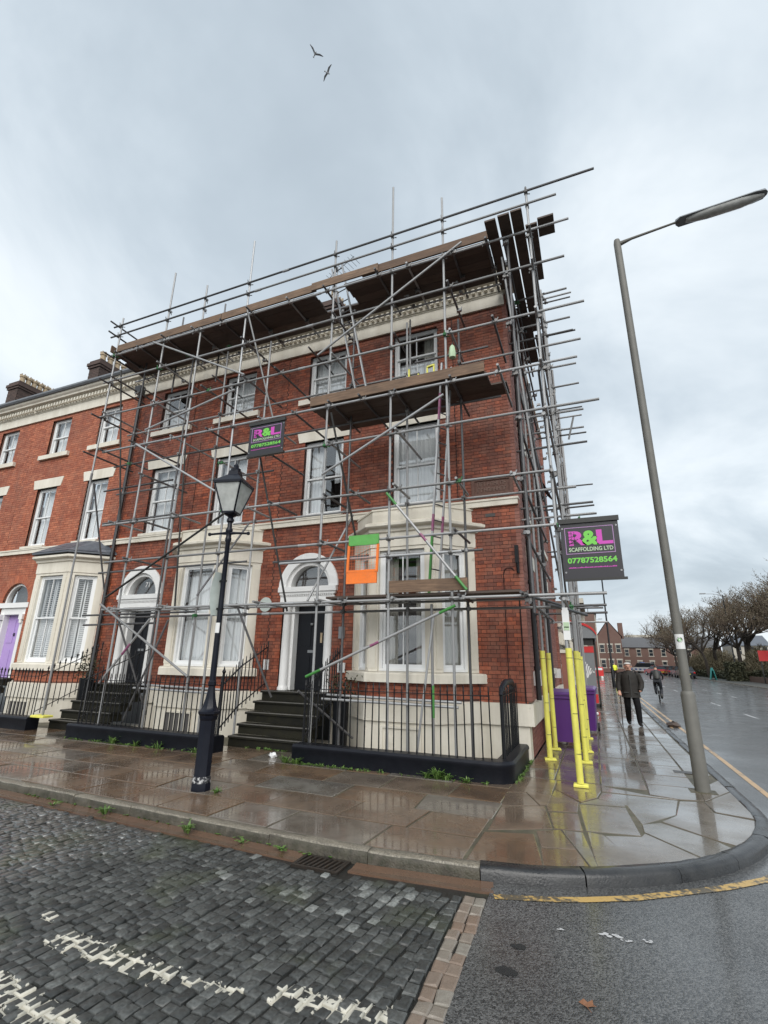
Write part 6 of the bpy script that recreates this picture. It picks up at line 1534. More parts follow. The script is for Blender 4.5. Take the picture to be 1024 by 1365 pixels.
# the man with a stick
man = thing('person', 'person in a dark olive coat and black trousers walking towards us with a stick', 'person', (0.86,16.35,0), R_(4)); man.scale = (1.13,1.1,1.0)
J = [(0,0,.93,(.15,.11)),(0,.0,1.12,(.14,.10)),(0,.01,1.32,(.16,.10)),(0,.0,1.43,.06),(0,-.02,1.50,.065),(0,-.03,1.58,(.078,.092)),(0,-.02,1.655,.06),
 (-.18,.01,1.37,.062),(-.25,.03,1.12,.05),(-.27,-.10,.90,.036),(-.27,-.14,.83,.04),
 (.18,.01,1.37,.062),(.27,.04,1.12,.05),(.22,-.08,.95,.036),(.19,-.12,.89,.04),
 (-.09,.0,.88,.10),(-.10,.02,.50,.082),(-.09,.20,.13,.066),(-.09,.17,.05,.05),(-.09,.03,.04,.032),
 (.09,.0,.88,.10),(.11,-.13,.50,.082),(.11,-.17,.12,.066),(.11,-.19,.05,.05),(.13,-.33,.035,.032),
 # fingers of the hand on the stick
 (-.30,-.17,.82,.012),(-.285,-.205,.815,.010),(-.27,-.18,.79,.012),(-.262,-.215,.80,.010),(-.245,-.17,.80,.012),(-.243,-.205,.80,.010),(-.30,-.12,.80,.012),(-.31,-.15,.785,.010)]
E = [(0,1),(1,2),(2,3),(3,4),(4,5),(5,6),(2,7),(7,8),(8,9),(9,10),(2,11),(11,12),(12,13),(13,14),(0,15),(15,16),(16,17),(17,18),(18,19),(0,20),(20,21),(21,22),(22,23),(23,24),(10,25),(25,26),(10,27),(27,28),(10,29),(29,30),(10,31),(31,32)]
def pk_(c):
    if c.z > 1.43 or (abs(c.x) > .18 and c.z < .93 and c.z > .7 and c.y < -.06): return 0
    if c.z < .09: return 2
    return 1
bd = skin_body(J, E, [M['skin'],M['trouser'],M['shoe']], pk_); bd.parent = man
mb = loft([ell(0,-.005,.74,.225,.165),ell(0,0,.82,.218,.16),ell(0,0,.95,.205,.155),ell(0,0,1.10,.20,.15),ell(0,.01,1.25,.205,.15),ell(0,.01,1.35,.20,.135),ell(0,.01,1.41,.15,.11),ell(0,.0,1.46,.085,.085)])
mb.pipe([(-.15,.01,1.38),(-.215,.02,1.33),(-.25,.03,1.14),(-.27,-.03,1.02),(-.27,-.10,.91)], [.07,.08,.068,.062,.055], 10); mb.pipe([(.15,.01,1.38),(.215,.02,1.33),(.275,.04,1.14),(.26,-.01,1.04),(.21,-.09,.93)], [.07,.08,.07,.065,.055], 10)
ct = build(mb, 'coat', M['coat'], man, local=True, smooth=True, sh=60)
mb = MB(); mb.box(-.012,.012,-.17,-.148,.75,1.36); mb.box(-.17,-.06,-.165,-.14,.86,.89); mb.box(.06,.17,-.165,-.14,.86,.89); build(mb, 'placket', M['strap'], ct, local=True)
mb = MB(); mb.lathe([(0.0,1.69),(.05,1.683),(.085,1.65),(.094,1.61),(.09,1.575),(.084,1.55),(.0,1.60)], 16, (0,.0,0), sy=1.12); mb.v = [(x,y,max(z,1.645)) if y < -.03 else (x,y,z) for x,y,z in mb.v]; build(mb, 'hair', M['hair'], man, local=True, smooth=True, sh=70)
mb = MB(); mb.lathe([(.0,-.03),(.016,-.015),(.018,.005),(.0,.03)], 8, (0,-.125,1.565)); 
for s_ in (-1,1): mb.lathe([(.0,-.03),(.014,-.02),(.016,.02),(.0,.03)], 8, (s_*.083,-.02,1.57))
fc = build(mb, 'nose_and_ears', M['skin'], man, local=True, smooth=True)
mb = MB()
for s_ in (-1,1): mb.box(s_*.032-.014,s_*.032+.014,-.118,-.108,1.583,1.594)
mb.box(-.024,.024,-.116,-.106,1.522,1.529); build(mb, 'eyes_and_mouth', M['shoe'], man, local=True)
cane = thing('walking_stick', 'thin dark walking stick held by the walking man', 'walking stick', (0.58,16.17,0))
mb = MB(); mb.pipe([(0.55,16.05,0.0),(0.575,16.16,0.80),(0.578,16.18,0.86),(0.60,16.20,0.885),(0.65,16.23,0.87)], 0.012, 6); build(mb, 'shaft', M['shoe'], cane, smooth=True)
# cyclist seen from behind
cyx, cyy = 2.78, 28.9
bk = thing('bicycle', 'dark bicycle with a pale rear mudguard ridden away from us along the kerb', 'bicycle', (cyx,cyy,ROADZ), R_(-4))
for y in (-.52,.50):
    mb = MB(); vs = []; fs = []; n, m_ = 20, 6
    for i in range(n):
        a = 2*math.pi*i/n
        for j in range(m_): b_ = 2*math.pi*j/m_; r_ = .315+.02*math.cos(b_); vs.append((.02*math.sin(b_), y+r_*math.cos(a), .335+r_*math.sin(a)))
    for i in range(n):
        for j in range(m_): fs.append((i*m_+j,((i+1)%n)*m_+j,((i+1)%n)*m_+(j+1)%m_,i*m_+(j+1)%m_))
    mb.add(vs, fs); wh = build(mb, 'wheel', M['rubber'], bk, local=True, smooth=True)
    mb = MB(); mb.tube((-.03,y,.335),(.03,y,.335),.025,8)
    for i in range(10): a = i*math.pi/5; mb.tube((0,y,.335),(0,y+.30*math.cos(a),.335+.30*math.sin(a)),.003,4)
    build(mb, 'spokes', M['alu'], wh, local=True)
mb = MB()
for p0, p1 in (((0,-.52,.335),(0,-.05,.30)),((0,-.52,.335),(0,-.18,.80)),((0,-.05,.30),(0,-.20,.88)),((0,-.05,.30),(0,.38,.80)),((0,-.18,.80),(0,.36,.86)),((0,.34,.92),(0,.50,.335))): mb.tube(p0,p1,.018,8)
build(mb, 'frame', M['black'], bk, local=True)
mb = MB(); mb.pipe([(0,-.82,.52),(0,-.68,.66),(0,-.52,.70),(0,-.36,.65)], .028, 6); build(mb, 'mudguard', M['greyb'], bk, local=True, smooth=True)
mb = MB(); mb.lathe([(.0,.87),(.08,.875),(.09,.90),(.05,.925),(.0,.925)], 10, (0,-.22,0), sy=1.5); build(mb, 'saddle', M['black'], bk, local=True, smooth=True)
mb = MB(); mb.pipe([(-.28,.30,1.02),(-.1,.38,1.0),(.1,.38,1.0),(.28,.30,1.02)], .014, 6); build(mb, 'handlebar', M['black'], bk, local=True)
cyc = thing('person', 'person in black riding a bicycle away from us with a dark backpack', 'person', (cyx,cyy,ROADZ), R_(-4))
J = [(0,-.20,.98,(.16,.12)),(0,-.08,1.18,(.15,.10)),(0,.06,1.36,(.17,.10)),(0,.12,1.46,.06),(0,.15,1.53,.065),(0,.17,1.61,(.08,.09)),(0,.16,1.70,.06),
 (-.19,.08,1.38,.06),(-.27,.16,1.18,.048),(-.27,.29,1.05,.034),(-.27,.33,1.03,.03),(.19,.08,1.38,.06),(.27,.16,1.18,.048),(.27,.29,1.05,.034),(.27,.33,1.03,.03),
 (-.09,-.16,.95,.11),(-.12,.16,.78,.085),(-.11,-.02,.40,.062),(-.11,.08,.33,.04),(.09,-.16,.95,.11),(.12,.06,.56,.085),(.11,-.12,.20,.062),(.11,.02,.13,.04)]
E = [(0,1),(1,2),(2,3),(3,4),(4,5),(5,6),(2,7),(7,8),(8,9),(9,10),(2,11),(11,12),(12,13),(13,14),(0,15),(15,16),(16,17),(17,18),(0,19),(19,20),(20,21),(21,22)]
bd = skin_body(J, E, [M['shoe'],M['navycloth'],M['skin']], lambda c: 0 if c.z < .36 or c.z > 1.58 else (2 if c.z > 1.49 or (c.z < 1.09 and c.y > .28) else 1)); bd.parent = cyc
mb = loft([[(x*k,y-.02*0+oy,z) for x,y,z in ell(0,0,zz,.15,.09)] for zz,k,oy in ((1.06,.8,-.22),(1.1,1,-.22),(1.3,1,-.12),(1.42,.9,-.06),(1.46,.6,-.04))]); build(mb, 'backpack', M['strap'], cyc, local=True, smooth=True)
def walker(label, x, y, top, rz=0, h=1.72):
    r0 = thing('person', label, 'person', (x,y,0), rz); k = h/1.72
    J = [(0,0,.95*k,(.16,.12)),(0,0,1.2*k,(.16,.11)),(0,0,1.38*k,(.18,.11)),(0,0,1.48*k,.06),(0,0,1.56*k,.075),(0,0,1.68*k,.075),(-.2,0,1.4*k,.065),(-.26,.03,1.12*k,.05),(-.27,-.08,.88*k,.04),(.2,0,1.4*k,.065),(.26,-.03,1.12*k,.05),(.27,.06,.88*k,.04),(-.1,0,.9*k,.09),(-.11,-.08,.5*k,.062),(-.1,.08,.08,.045),(-.1,-.06,.04,.035),(.1,0,.9*k,.09),(.11,.05,.5*k,.062),(.1,-.15,.08,.045),(.1,-.29,.04,.035)]
    E = [(0,1),(1,2),(2,3),(3,4),(4,5),(2,6),(6,7),(7,8),(2,9),(9,10),(10,11),(0,12),(12,13),(13,14),(14,15),(0,16),(16,17),(17,18),(18,19)]
    b_ = skin_body(J, E, [M['skin'],M[top],M['trouser'],M['hair']], lambda c: (0 if c.z < 1.64*k else 2) if c.z > 1.5*k else (1 if c.z > .9*k else 2), sub=1); b_.parent = r0
walker('far person in dark clothes on the pavement left of the red barrier', -0.95, 63.0, 'coat')
walker('second far dark figure just beside the bus shelter', -0.55, 66.5, 'navycloth', 0.6)
walker('far person in a yellow high-visibility vest by the roadside', 2.1, 66.0, 'hiviz', 0.3)
# ------------------------------------------------------------------ cars
def car(label, x, y, rz, paint, kind='hatch', stripe=False, z=ROADZ):
    r0 = thing('parked_car' if not stripe else 'police_van', label, 'car' if not stripe else 'van', (x,y,z), rz)
    if kind == 'hatch': L_, prof, roofz = 4.1, [(-2.05,.35),(-2.05,.75),(-1.85,.95),(-1.0,1.0),(.9,.98),(1.8,.85),(2.05,.6),(2.05,.35)], [(-1.75,.98),(-1.35,1.46),(.0,1.48),(.85,.98)]
    else: L_, prof, roofz = 4.9, [(-2.4,.35),(-2.4,1.0),(-2.3,1.15),(1.2,1.12),(2.2,.95),(2.4,.7),(2.4,.35)], [(-2.3,1.14),(-2.2,1.95),(.7,1.98),(1.35,1.12)]
    def slab(pts, w0, w1, zs):
        mb = MB(); vs = []
        for s_ in (-1,1):
            for (a, q) in pts: t_ = (q-zs[0])/(zs[1]-zs[0]); vs.append((s_*(w0+(w1-w0)*t_), a, q))
        n = len(pts); mb.add(vs, [tuple(range(n)), tuple(range(2*n-1,n-1,-1))]+[(i,n+i,n+(i+1)%n,(i+1)%n) for i in range(n)]); return mb
    b_ = build(slab(prof, .86, .84, (.35,1.0)), 'body', M[paint], r0, local=True)
    zt = max(q for _, q in roofz); build(slab(roofz, .82, .64, (roofz[0][1],zt)), 'glasshouse', M['carglass'], r0, local=True)
    rp_ = [(a*.93-.02, q) for a, q in roofz if q > 1.3]; mb = MB(); mb.box(-.66,.66,rp_[0][0],rp_[-1][0],zt-0.03,zt+0.03); build(mb, 'roof', M[paint], r0, local=True)
    for yy_ in (-L_*.31, L_*.31):
        for s_ in (-1,1):
            mb = MB(); mb.tube((s_*.70,yy_,.31),(s_*.88,yy_,.31),.31,16); wh = build(mb, 'wheel', M['rubber'], r0, local=True, smooth=True)
            mb = MB(); mb.tube((s_*.88,yy_,.31),(s_*.885,yy_,.31),.19,12); build(mb, 'rim', M['carsilver'], wh, local=True)
    for s_ in (-1,1):
        build(MB().box(s_*.62,s_*.85,-L_/2-.012,-L_/2+.05,.66,.84), 'tail_light', M['taillamp'], r0, local=True); build(MB().box(s_*.55,s_*.83,L_/2-.04,L_/2+.012,.58,.72), 'headlight', M['pvc'], r0, local=True)
    build(MB().box(-.26,.26,-L_/2-.015,-L_/2,.5,.62), 'number_plate', M['yellow'], r0, local=True)
    if stripe:
        mb = MB()
        for i in range(9):
            if i % 2 == 0:
                mb.box(-.872,-.862,-2.2+i*.48,-2.2+(i+1)*.48,.62,.85); mb.box(.862,.872,-2.2+i*.48,-2.2+(i+1)*.48,.62,.85)
        mb.box(-.6,.6,-2.415,-2.402,.65,.95); build(mb, 'livery_band', M['vblue'], r0, local=True)
        build(MB().box(-.5,.5,-.2,.1,2.0,2.1), 'light_bar', M['vblue'], r0, local=True)
    return r0
car('white van with blue squares standing across the far end of the road', 8.9, 116, R_(50), 'carwhite', 'van', True)
car('white car in the far traffic next to the white van', 12.4, 118, R_(60), 'carwhite')
car('red car in the far traffic behind the cyclist', 9.2, 96, R_(25), 'carred')
car('silver car parked by the far kerb nearest the end terrace', 11.1, 103, R_(4), 'carsilver')
car('dark car parked by the far kerb in the middle of the row', 11.2, 92, R_(3), 'cargrey')
car('dark car parked by the far kerb nearest us, behind the tall lamp', 11.2, 80, R_(2), 'cargrey')
car('silver car far back between the barrier and the van', 5.2, 119, R_(88), 'carsilver')
car('dark blue car parked beyond the silver one towards the end terrace', 10.9, 111, R_(5), 'cargrey')
car('dark car parked second from us along the far kerb', 11.3, 86, R_(2), 'cargrey')
# ------------------------------------------------------------------ buildings down the street
def far_block(name, label, x0, x1, y0, y1, h, wallm, rows_, cols, face='x', roof=None, ridge=0, wz=None, ww=0.9, wh=1.4, cat='building'):
    """face 'x': windows on the +x side; 'y': on the -y side"""
    r0 = thing(name, label, cat, ((x0+x1)/2,(y0+y1)/2,0))
    build(MB().box(x0,x1,y0,y1,0,h), 'wall', M[wallm], r0)
    for r in range(rows_):
        z0 = (wz or [1.0,4.0,7.0,10.0])[r]
        for c_ in range(cols):
            t_ = (c_+.5)/cols
            if face == 'x': yy_ = y0+(y1-y0)*t_; f = lambda a,b,z: (x1+b, yy_+a, z)
            else: xx_ = x0+(x1-x0)*t_; f = lambda a,b,z: (xx_+a, y0-b, z)
            mb = MB(f); mb.box(-ww/2-.12,ww/2+.12,-.1,.04,z0-.15,z0); mb.box(-ww/2-.1,ww/2+.1,-.1,.03,z0+wh,z0+wh+.28); mb.box(-ww/2,-ww/2+.08,-.1,.02,z0,z0+wh); mb.box(ww/2-.08,ww/2,-.1,.02,z0,z0+wh); mb.box(-ww/2,ww/2,-.1,.02,z0+wh/2-.04,z0+wh/2+.04)
            wn = build(mb, 'window', M['stone'], r0)
            mb = MB(f); mb.box(-ww/2+.08,ww/2-.08,-.1,.008,z0,z0+wh); build(mb, 'pane', M['carglass'], wn)
    if roof:
        mb = MB(); o = 0.3
        if face == 'y':
            ym = (y0+y1)/2; mb.add([(x0,y0-o,h),(x1,y0-o,h),(x1,y1+o,h),(x0,y1+o,h),(x0,ym,h+ridge),(x1,ym,h+ridge)], [(0,1,5,4),(2,3,4,5),(0,4,3),(1,2,5),(3,2,1,0)])
        else:
            xm = (x0+x1)/2; mb.add([(x0-o,y0,h),(x1+o,y0,h),(x1+o,y1,h),(x0-o,y1,h),(xm,y0,h+ridge),(xm,y1,h+ridge)], [(0,1,4),(1,2,5,4),(2,3,5),(3,0,4,5),(3,2,1,0)])
        build(mb, 'roof', M[roof], r0)
    return r0
sh_ = far_block('shop', 'low cream stucco shop with a moulded cornice behind the brick house', -7, -1.25, 19.3, 37, 2.9, 'stucco', 1, 5, 'x', wz=[0.8], ww=1.8, wh=1.5, cat='shop')
mb = MB(); mb.sweep([(-1.25,19.2),(-1.25,37)], [(0,2.5),(0.05,2.5),(0.08,2.75),(0.18,2.85),(0.22,2.95),(0.22,3.05),(0,3.12)]); build(mb, 'cornice', M['stucco'], sh_)
mb = MB()
for i in range(28): mb.box(-1.2,-1.04,19.6+i*.62,19.75+i*.62,2.35,2.75)
build(mb, 'brackets', M['stucco'], sh_, kind='stuff')
far_block('brown_building', 'dark brown brick building with a pale corner pier beyond the shop', -9, -0.75, 40, 52, 6.2, 'brickbrown', 2, 4, 'x', wz=[.9,3.6], ww=1.0, wh=1.6)
bb = [o for o in C.objects if o.name.startswith('brown_building')][0]
mb = MB(); mb.box(-0.98,-0.45,47.6,48.3,0,6.0); mb.box(-1.2,-0.35,39.9,52,6.0,6.35); build(mb, 'pale_pier', M['stone'], bb)
far_block('brick_building', 'tall red brick building with pale downpipes behind the red barrier', -12, 0.5, 72, 92, 8.0, 'brickfar', 3, 6, 'x', 'slate', 1.2, [.9,3.4,5.9])
rbk = [o for o in C.objects if o.name.startswith('brick_building')][0]
for y in (72.3,76,84): 
    mb = MB(); mb.tube((0.58,y,0),(0.58,y,8.0),.09,8); build(mb, 'downpipe', M['stone'], rbk)
gb = far_block('gabled_house', 'red brick gabled house at the end of the street left of the grey roof', 0.9, 5.3, 110, 121, 6.8, 'brickfar', 2, 3, 'y', None, 0, [.9,3.8], cat='house')
mb = MB(); mb.add([(0.9,110,6.8),(5.3,110,6.8),(3.1,110,9.9),(0.9,110.3,6.8),(5.3,110.3,6.8),(3.1,110.3,9.9)], [(0,1,2),(5,4,3),(0,3,4,1),(1,4,5,2),(2,5,3,0)]); build(mb, 'gable', M['brickfar'], gb)
mb = MB(); mb.add([(0.6,110.2,6.7),(3.1,110.2,10.1),(5.6,110.2,6.7),(0.6,121,6.7),(3.1,121,10.1),(5.6,121,6.7)], [(0,1,4,3),(1,2,5,4)]); rfg = build(mb, 'roof', M['slatefar'], gb)
build(MB().box(5.0,5.9,112,113.2,6.5,9.6), 'chimney', M['brickfar'], rfg)
for i in range(4):
    x0 = 5.4+i*4.6
    far_block('terraced_cottage', ['end cottage next to the gabled house','second cottage under the long grey roof','third cottage under the long grey roof','cottage of the long grey roof half behind the trees'][i], x0, x0+4.6, 120, 128, 5.0, 'brickfar', 2, 2, 'y', 'slatefar', 2.3, [.9,3.3], .85, 1.25, cat='house')
ob = far_block('low_wall', 'low brown brick garden wall in front of the hedge across the road', 15.2, 15.5, 40, 66, 0.55, 'brickbrown', 0, 0, cat='wall')
tb = thing('tower_block', 'pale flats showing faintly behind the end terrace', 'building', (14,180,0)); build(MB().box(10,24,178,190,0,10.5), 'wall', M['stone'], tb)
for r in range(4):
    for c_ in range(6): build(MB().box(10.6+c_*2.2,12+c_*2.2,177.95,178.02,1+r*2.4,2.4+r*2.4), 'window', M['greyb'], tb)
far_block('white_house', 'pale rendered house glimpsed between the trees across the road', 24, 30, 112, 120, 5.2, 'stone', 2, 3, 'y', 'slate', 2.0, [.9,3.6], cat='house')
# ------------------------------------------------------------------ trees and hedge
def make_tree(seed, h, spread, dens=1.0):
    rnd = random.Random(seed); tr = MB(); cr_ = MB()
    def grow(p, d, ln, r, lev):
        n = 3; pts = [p]; q = p.copy(); dd = d.copy()
        for i in range(n):
            dd = (dd+Vector((rnd.uniform(-.18,.18),rnd.uniform(-.18,.18),rnd.uniform(-.06,.14)))).normalized(); q = q+dd*ln/n; pts.append(q.copy())
        rad = [r*(1-.4*i/n) for i in range(n+1)]
        (tr if lev < 3 else cr_).pipe(pts, rad, 6 if lev < 2 else (4 if lev < 4 else 3), mi=0)
        if lev >= 5: 
            for k in range(4):
                c_ = pts[-1].lerp(pts[0], rnd.random())+Vector((rnd.uniform(-.15,.15),rnd.uniform(-.15,.15),rnd.uniform(-.1,.15))); s_ = rnd.uniform(.025,.07)
                a = Vector((rnd.uniform(-1,1),rnd.uniform(-1,1),rnd.uniform(-1,1))).normalized()*s_; b_ = a.cross(Vector((rnd.uniform(-1,1),rnd.uniform(-1,1),1))).normalized()*s_
                cr_.add([c_-a,c_+b_*.7,c_+a,c_-b_*.7], [(0,1,2,3)], rnd.random(), 1)
            return
        m_ = [4,4,4,3,3][lev] if dens >= 1 else [4,3,3,3,2][lev]
        for k in range(m_):
            t_ = rnd.uniform(.45,1.0) if lev else rnd.uniform(.75,1.0); base = pts[0].lerp(pts[-1], t_) if lev else pts[-1]-Vector((0,0,(1-t_)*ln*.3))
            ax = Vector((rnd.uniform(-1,1),rnd.uniform(-1,1),rnd.uniform(-.2,.8)))
            nd = (dd*.75+ax.normalized()*spread).normalized(); nd.z = max(nd.z, -.05)
            grow(base, nd, ln*rnd.uniform(.62,.85), max(.008, r*.55), lev+1)
    grow(Vector((0,0,0)), Vector((0,0,1)), h*.30, h*.022, 0)
    return mesh_of(tr,'trunk',M['bark'],True), mesh_of(cr_,'crown',[M['twig'],M['twigleaf']])
TM = [make_tree(3, 11, .95), make_tree(11, 12, .85), make_tree(23, 10, 1.0)]
TP = [(14.4,82,0,1.1,'bare brown tree behind the teal sheeting and parked cars'),(15.6,70,1,1.05,'bare tree right of the teal sheeting'),(16.6,58,2,1.15,'bare tree behind the low garden wall'),(19.0,60,0,1.3,'tall bare tree at the right edge of the picture'),
      (13.4,98,1,1.1,'bare tree over the parked cars beyond the tall lamp'),(14.2,110,2,1.2,'bare tree in front of the end terrace'),(21,88,1,1.4,'far bare tree in the gap behind the others'),(17.5,92,2,1.4,'dense bare tree in the middle of the tree belt'),(7.5,134,0,1.0,'thin bare tree above the grey roof'),(11.5,136,2,1.0,'rightmost bare tree above the grey roof'),(23,74,0,1.4,'bare tree behind the hedge near the right edge'),(24,66,2,1.5,'broad bare tree behind the red hoarding sign'),(20.5,72,1,1.35,'bare tree filling the gap right of the far street lamp'),(12.9,90,2,1.0,'small bare tree at the kerb between the parked cars'),(27,80,1,1.5,'farthest bare tree at the right edge'),(15.5,102,0,1.3,'brown tree crown behind the sticker on the tall lamp'),(18.2,78,1,1.3,'bare tree crossing the far street lamp')]
for i, (x,y,k,s_,lb) in enumerate(TP):
    r0 = thing('bare_tree', lb, 'tree', (x,y,-0.1), i*1.3, 'bare trees across the road'); r0.scale = (s_,s_,s_)
    for nm, me in zip(('trunk','crown'), TM[k]): 
        o = bpy.data.objects.new(nm, me); C.objects.link(o); o.parent = r0
def leafy(name, label, x0, x1, y0, y1, z0, z1, n, cat, m='hedge', s=0.12):
    mb = MB(); rnd = random.Random(n)
    mb.box(x0+.15,x1-.15,y0+.15,y1-.15,z0,z1-.15,0.0)
    for i in range(n):
        f = rnd.random()
        p = Vector((rnd.uniform(x0,x1),rnd.uniform(y0,y1),rnd.uniform(z0,z1)))
        if f < .4: p.x = x0+rnd.uniform(0,.15)
        elif f < .7: p.y = y0+rnd.uniform(0,.15)
        else: p.z = z1-rnd.uniform(0,.2)
        a = Vector((rnd.uniform(-1,1),rnd.uniform(-1,1),rnd.uniform(-1,1))).normalized()*s; b_ = a.cross(Vector((rnd.uniform(-1,1),rnd.uniform(-1,1),1))).normalized()*s*.7
        mb.add([p-a,p+b_,p+a,p-b_], [(0,1,2,3)], rnd.random())
    r0 = thing(name, label, cat, ((x0+x1)/2,(y0+y1)/2,z0)); build(mb, 'foliage', M[m], r0)
leafy('hedge', 'dark green hedge above the low wall across the road', 15.6, 16.6, 40, 66, 0.0, 1.2, 5000, 'hedge')
leafy('hedge', 'ragged evergreen shrubs behind the teal sheeting', 14.6, 18.5, 70, 104, 0.0, 0.9, 4000, 'hedge', s=0.2)
leafy('shrub', 'grey-green shrub between the sheeting and the hedge', 13.6, 15.2, 66.5, 69, 0.0, 2.0, 1200, 'shrub')
def thicket(label, cx, cy, rx, ry, h, n):
    mb = MB(); rnd = random.Random(n)
    for i in range(n):
        a = rnd.uniform(0,2*math.pi); q = math.sqrt(rnd.random()); x = cx+rx*q*math.cos(a); y = cy+ry*q*math.sin(a); hz = h*(1-.55*q*q)*(.75+.25*math.sin(x*1.7)*math.cos(y*.9))
        p = Vector((x,y,rnd.random()**.7*hz)); d = Vector((rnd.uniform(-1,1),rnd.uniform(-1,1),rnd.uniform(.2,1.4))).normalized()*rnd.uniform(.25,.6); sd_ = d.cross(Vector((rnd.uniform(-1,1),rnd.uniform(-1,1),.2))).normalized()*rnd.uniform(.02,.06)
        mb.add([p-sd_,p+sd_,p+d+sd_*.4,p+d-sd_*.4], [(0,1,2,3)], rnd.random())
    r0 = thing('thicket', label, 'shrub', (cx,cy,0)); build(mb, 'twigs', M['twigleaf'], r0)
thicket('brown twiggy thicket under the trees right of the teal sheeting', 19.5, 74, 3.2, 6, 4.6, 9000)
thicket('brown twiggy thicket behind the parked cars', 17.5, 96, 3.4, 9, 4.8, 9000)
thicket('brown twiggy thicket at the right edge behind the hedge', 22.5, 62, 4, 5, 5.0, 9000)
thicket('farthest brown thicket beside the end terrace', 20.5, 112, 4.5, 5, 5.5, 7000)
ts = thing('sheeted_fence', 'teal sheeting draped over a fence across the road', 'sheeting', (12.9,71,0))
mb = MB(); vs = []
for i in range(9): x = 12.5+.12*math.sin(i*2.2)+i*.06; y = 69.6+i*.3; vs += [(x-.25,y,0.05),(x+.0,y,1.1+.3*math.sin(i*1.1)),(x+.12,y,1.0),(x+.3,y,0.0)]
mb.add(vs, [(4*i+j,4*i+4+j,4*i+5+j,4*i+1+j) for i in range(8) for j in range(3)]); build(mb, 'sheet', M['teal'], ts, smooth=True)
rsg = thing('red_sign', 'red hoarding sign glimpsed at the right edge behind the hedge', 'sign', (15.9,58,0))
mb = MB(); mb.box(15.0,17.0,60.4,60.5,2.1,3.1); build(mb, 'panel', M['red'], rsg); mb = MB(); mb.box(15.1,15.2,60.45,60.5,0,2.1); mb.box(16.8,16.9,60.45,60.5,0,2.1); build(mb, 'leg', M['strap'], rsg)
# ------------------------------------------------------------------ gulls
def gull(label, loc, rz, roll_, wing):
    r0 = thing('gull', label, 'bird', loc, rz); mb = MB()
    mb.pipe([(0,-.26,0),(0,-.20,.01),(0,-.05,0),(0,.15,0),(0,.27,.01)], [.01,.045,.07,.045,.02], 8); build(mb, 'body', M['gull'], r0, local=True, smooth=True)
    for s_ in (-1,1):
        mb = MB(); w1, w2 = (.32, wing[0]), (.62, wing[1])
        P_ = [(s_*.04,-.10,.02),(s_*.04,.10,.02),(s_*w1[0],-.12,w1[1]),(s_*w1[0],.07,w1[1]),(s_*w2[0],-.0,w2[1]),(s_*w2[0],.05,w2[1])]
        mb.add(P_+[(x,y,z+.018) for x,y,z in P_], [(0,2,3,1),(2,4,5,3),(7,9,8,6),(9,11,10,8),(0,6,8,2),(2,8,10,4),(1,3,9,7),(3,5,11,9),(4,10,11,5)]); build(mb, 'wing', M['gullg'], r0, local=True)
    mb = MB(); mb.add([(0,.22,.0),(-.07,.38,.0),(.07,.38,.0),(0,.22,.02),(-.07,.38,.02),(.07,.38,.02)], [(0,2,1),(3,4,5),(0,1,4,3),(1,2,5,4),(2,0,3,5)]); build(mb, 'tail', M['gull'], r0, local=True)
    r0.rotation_euler = (roll_[0], roll_[1], rz); r0.scale = (.62,.62,.62)
gull('upper gull with wings raised in the grey sky', (-10.06,14,30.95), 1.0, (.3,.2), (.22,.38))
gull('lower gull flying in the grey sky', (-9.23,14,29.05), 2.6, (-.6,.3), (.10,-.02))
# ------------------------------------------------------------------ weeds, litter
def tuft(mb, x, y, z, h, n, spread):
    for i in range(n):
        a = random.uniform(0,2*math.pi); l_ = h*random.uniform(.5,1.1); d = Vector((math.cos(a),math.sin(a),0)); sd_ = Vector((-d.y,d.x,0))*random.uniform(.006,.016)
        b0_ = Vector((x,y,z))+d*random.uniform(0,spread*.4); m0 = b0_+d*spread*.5*random.random()+Vector((0,0,l_*.6)); t0_ = b0_+d*spread*random.uniform(.4,1)+Vector((0,0,l_*random.uniform(.5,1)))
        mb.add([b0_-sd_*.5,b0_+sd_*.5,m0+sd_,m0-sd_,t0_], [(0,1,2,3),(3,2,4)], random.random())
        if random.random() < .5:
            c_ = t0_; mb.add([c_-d*.012,c_+sd_*1.4,c_+d*.02,c_-sd_*1.4], [(0,1,2,3)], random.random())
mb = MB()
for i in range(130):
    x = random.choice([random.uniform(-4.8,-1.5),random.uniform(-10.3,-6.5),random.uniform(-10.3,-6.5),random.uniform(-4.9,-3.6)]); tuft(mb, x, YP-0.03-random.random()*.03, -0.005, random.uniform(.02,.06), 4, .05)
for (x,n,h) in ((-2.28,60,.17),(-2.15,30,.12),(-2.45,30,.12),(-1.85,24,.10),(-8.9,26,.16),(-8.3,20,.14),(-7.7,14,.16),(-4.9,34,.12),(-4.7,24,.13),(-6.55,22,.14),(-6.8,14,.12)): tuft(mb, x, YP-0.05, -0.005, h, n, .12)
for i in range(40): tuft(mb, -1.2+random.uniform(-.02,.03), random.uniform(7.8,9.6), -0.01, random.uniform(.02,.07), 4, .05)
for i in range(16): tuft(mb, random.uniform(-6.6,-4.9), 8.40, -0.005, .06, 5, .07)
build(mb, 'weeds', M['leafgreen'], kind='stuff', label='green weeds growing along the foot of the black plinths', cat='weeds')
mb = MB()
for (x,y,n,h) in ((-4.05,4.55,26,.11),(-5.35,4.63,20,.09),(-2.9,4.55,14,.05),(-4.62,5.62,22,.07),(-3.35,4.56,8,.05),(-6.2,4.6,10,.05)): tuft(mb, x, y, -0.085 if y < 4.7 else -0.005, h, n, .07)
for i in range(60):
    x = random.uniform(-7,-2.2); tuft(mb, x, gut_y(x)+0.22+0.0, -0.09, random.uniform(.01,.03), 3, .03)
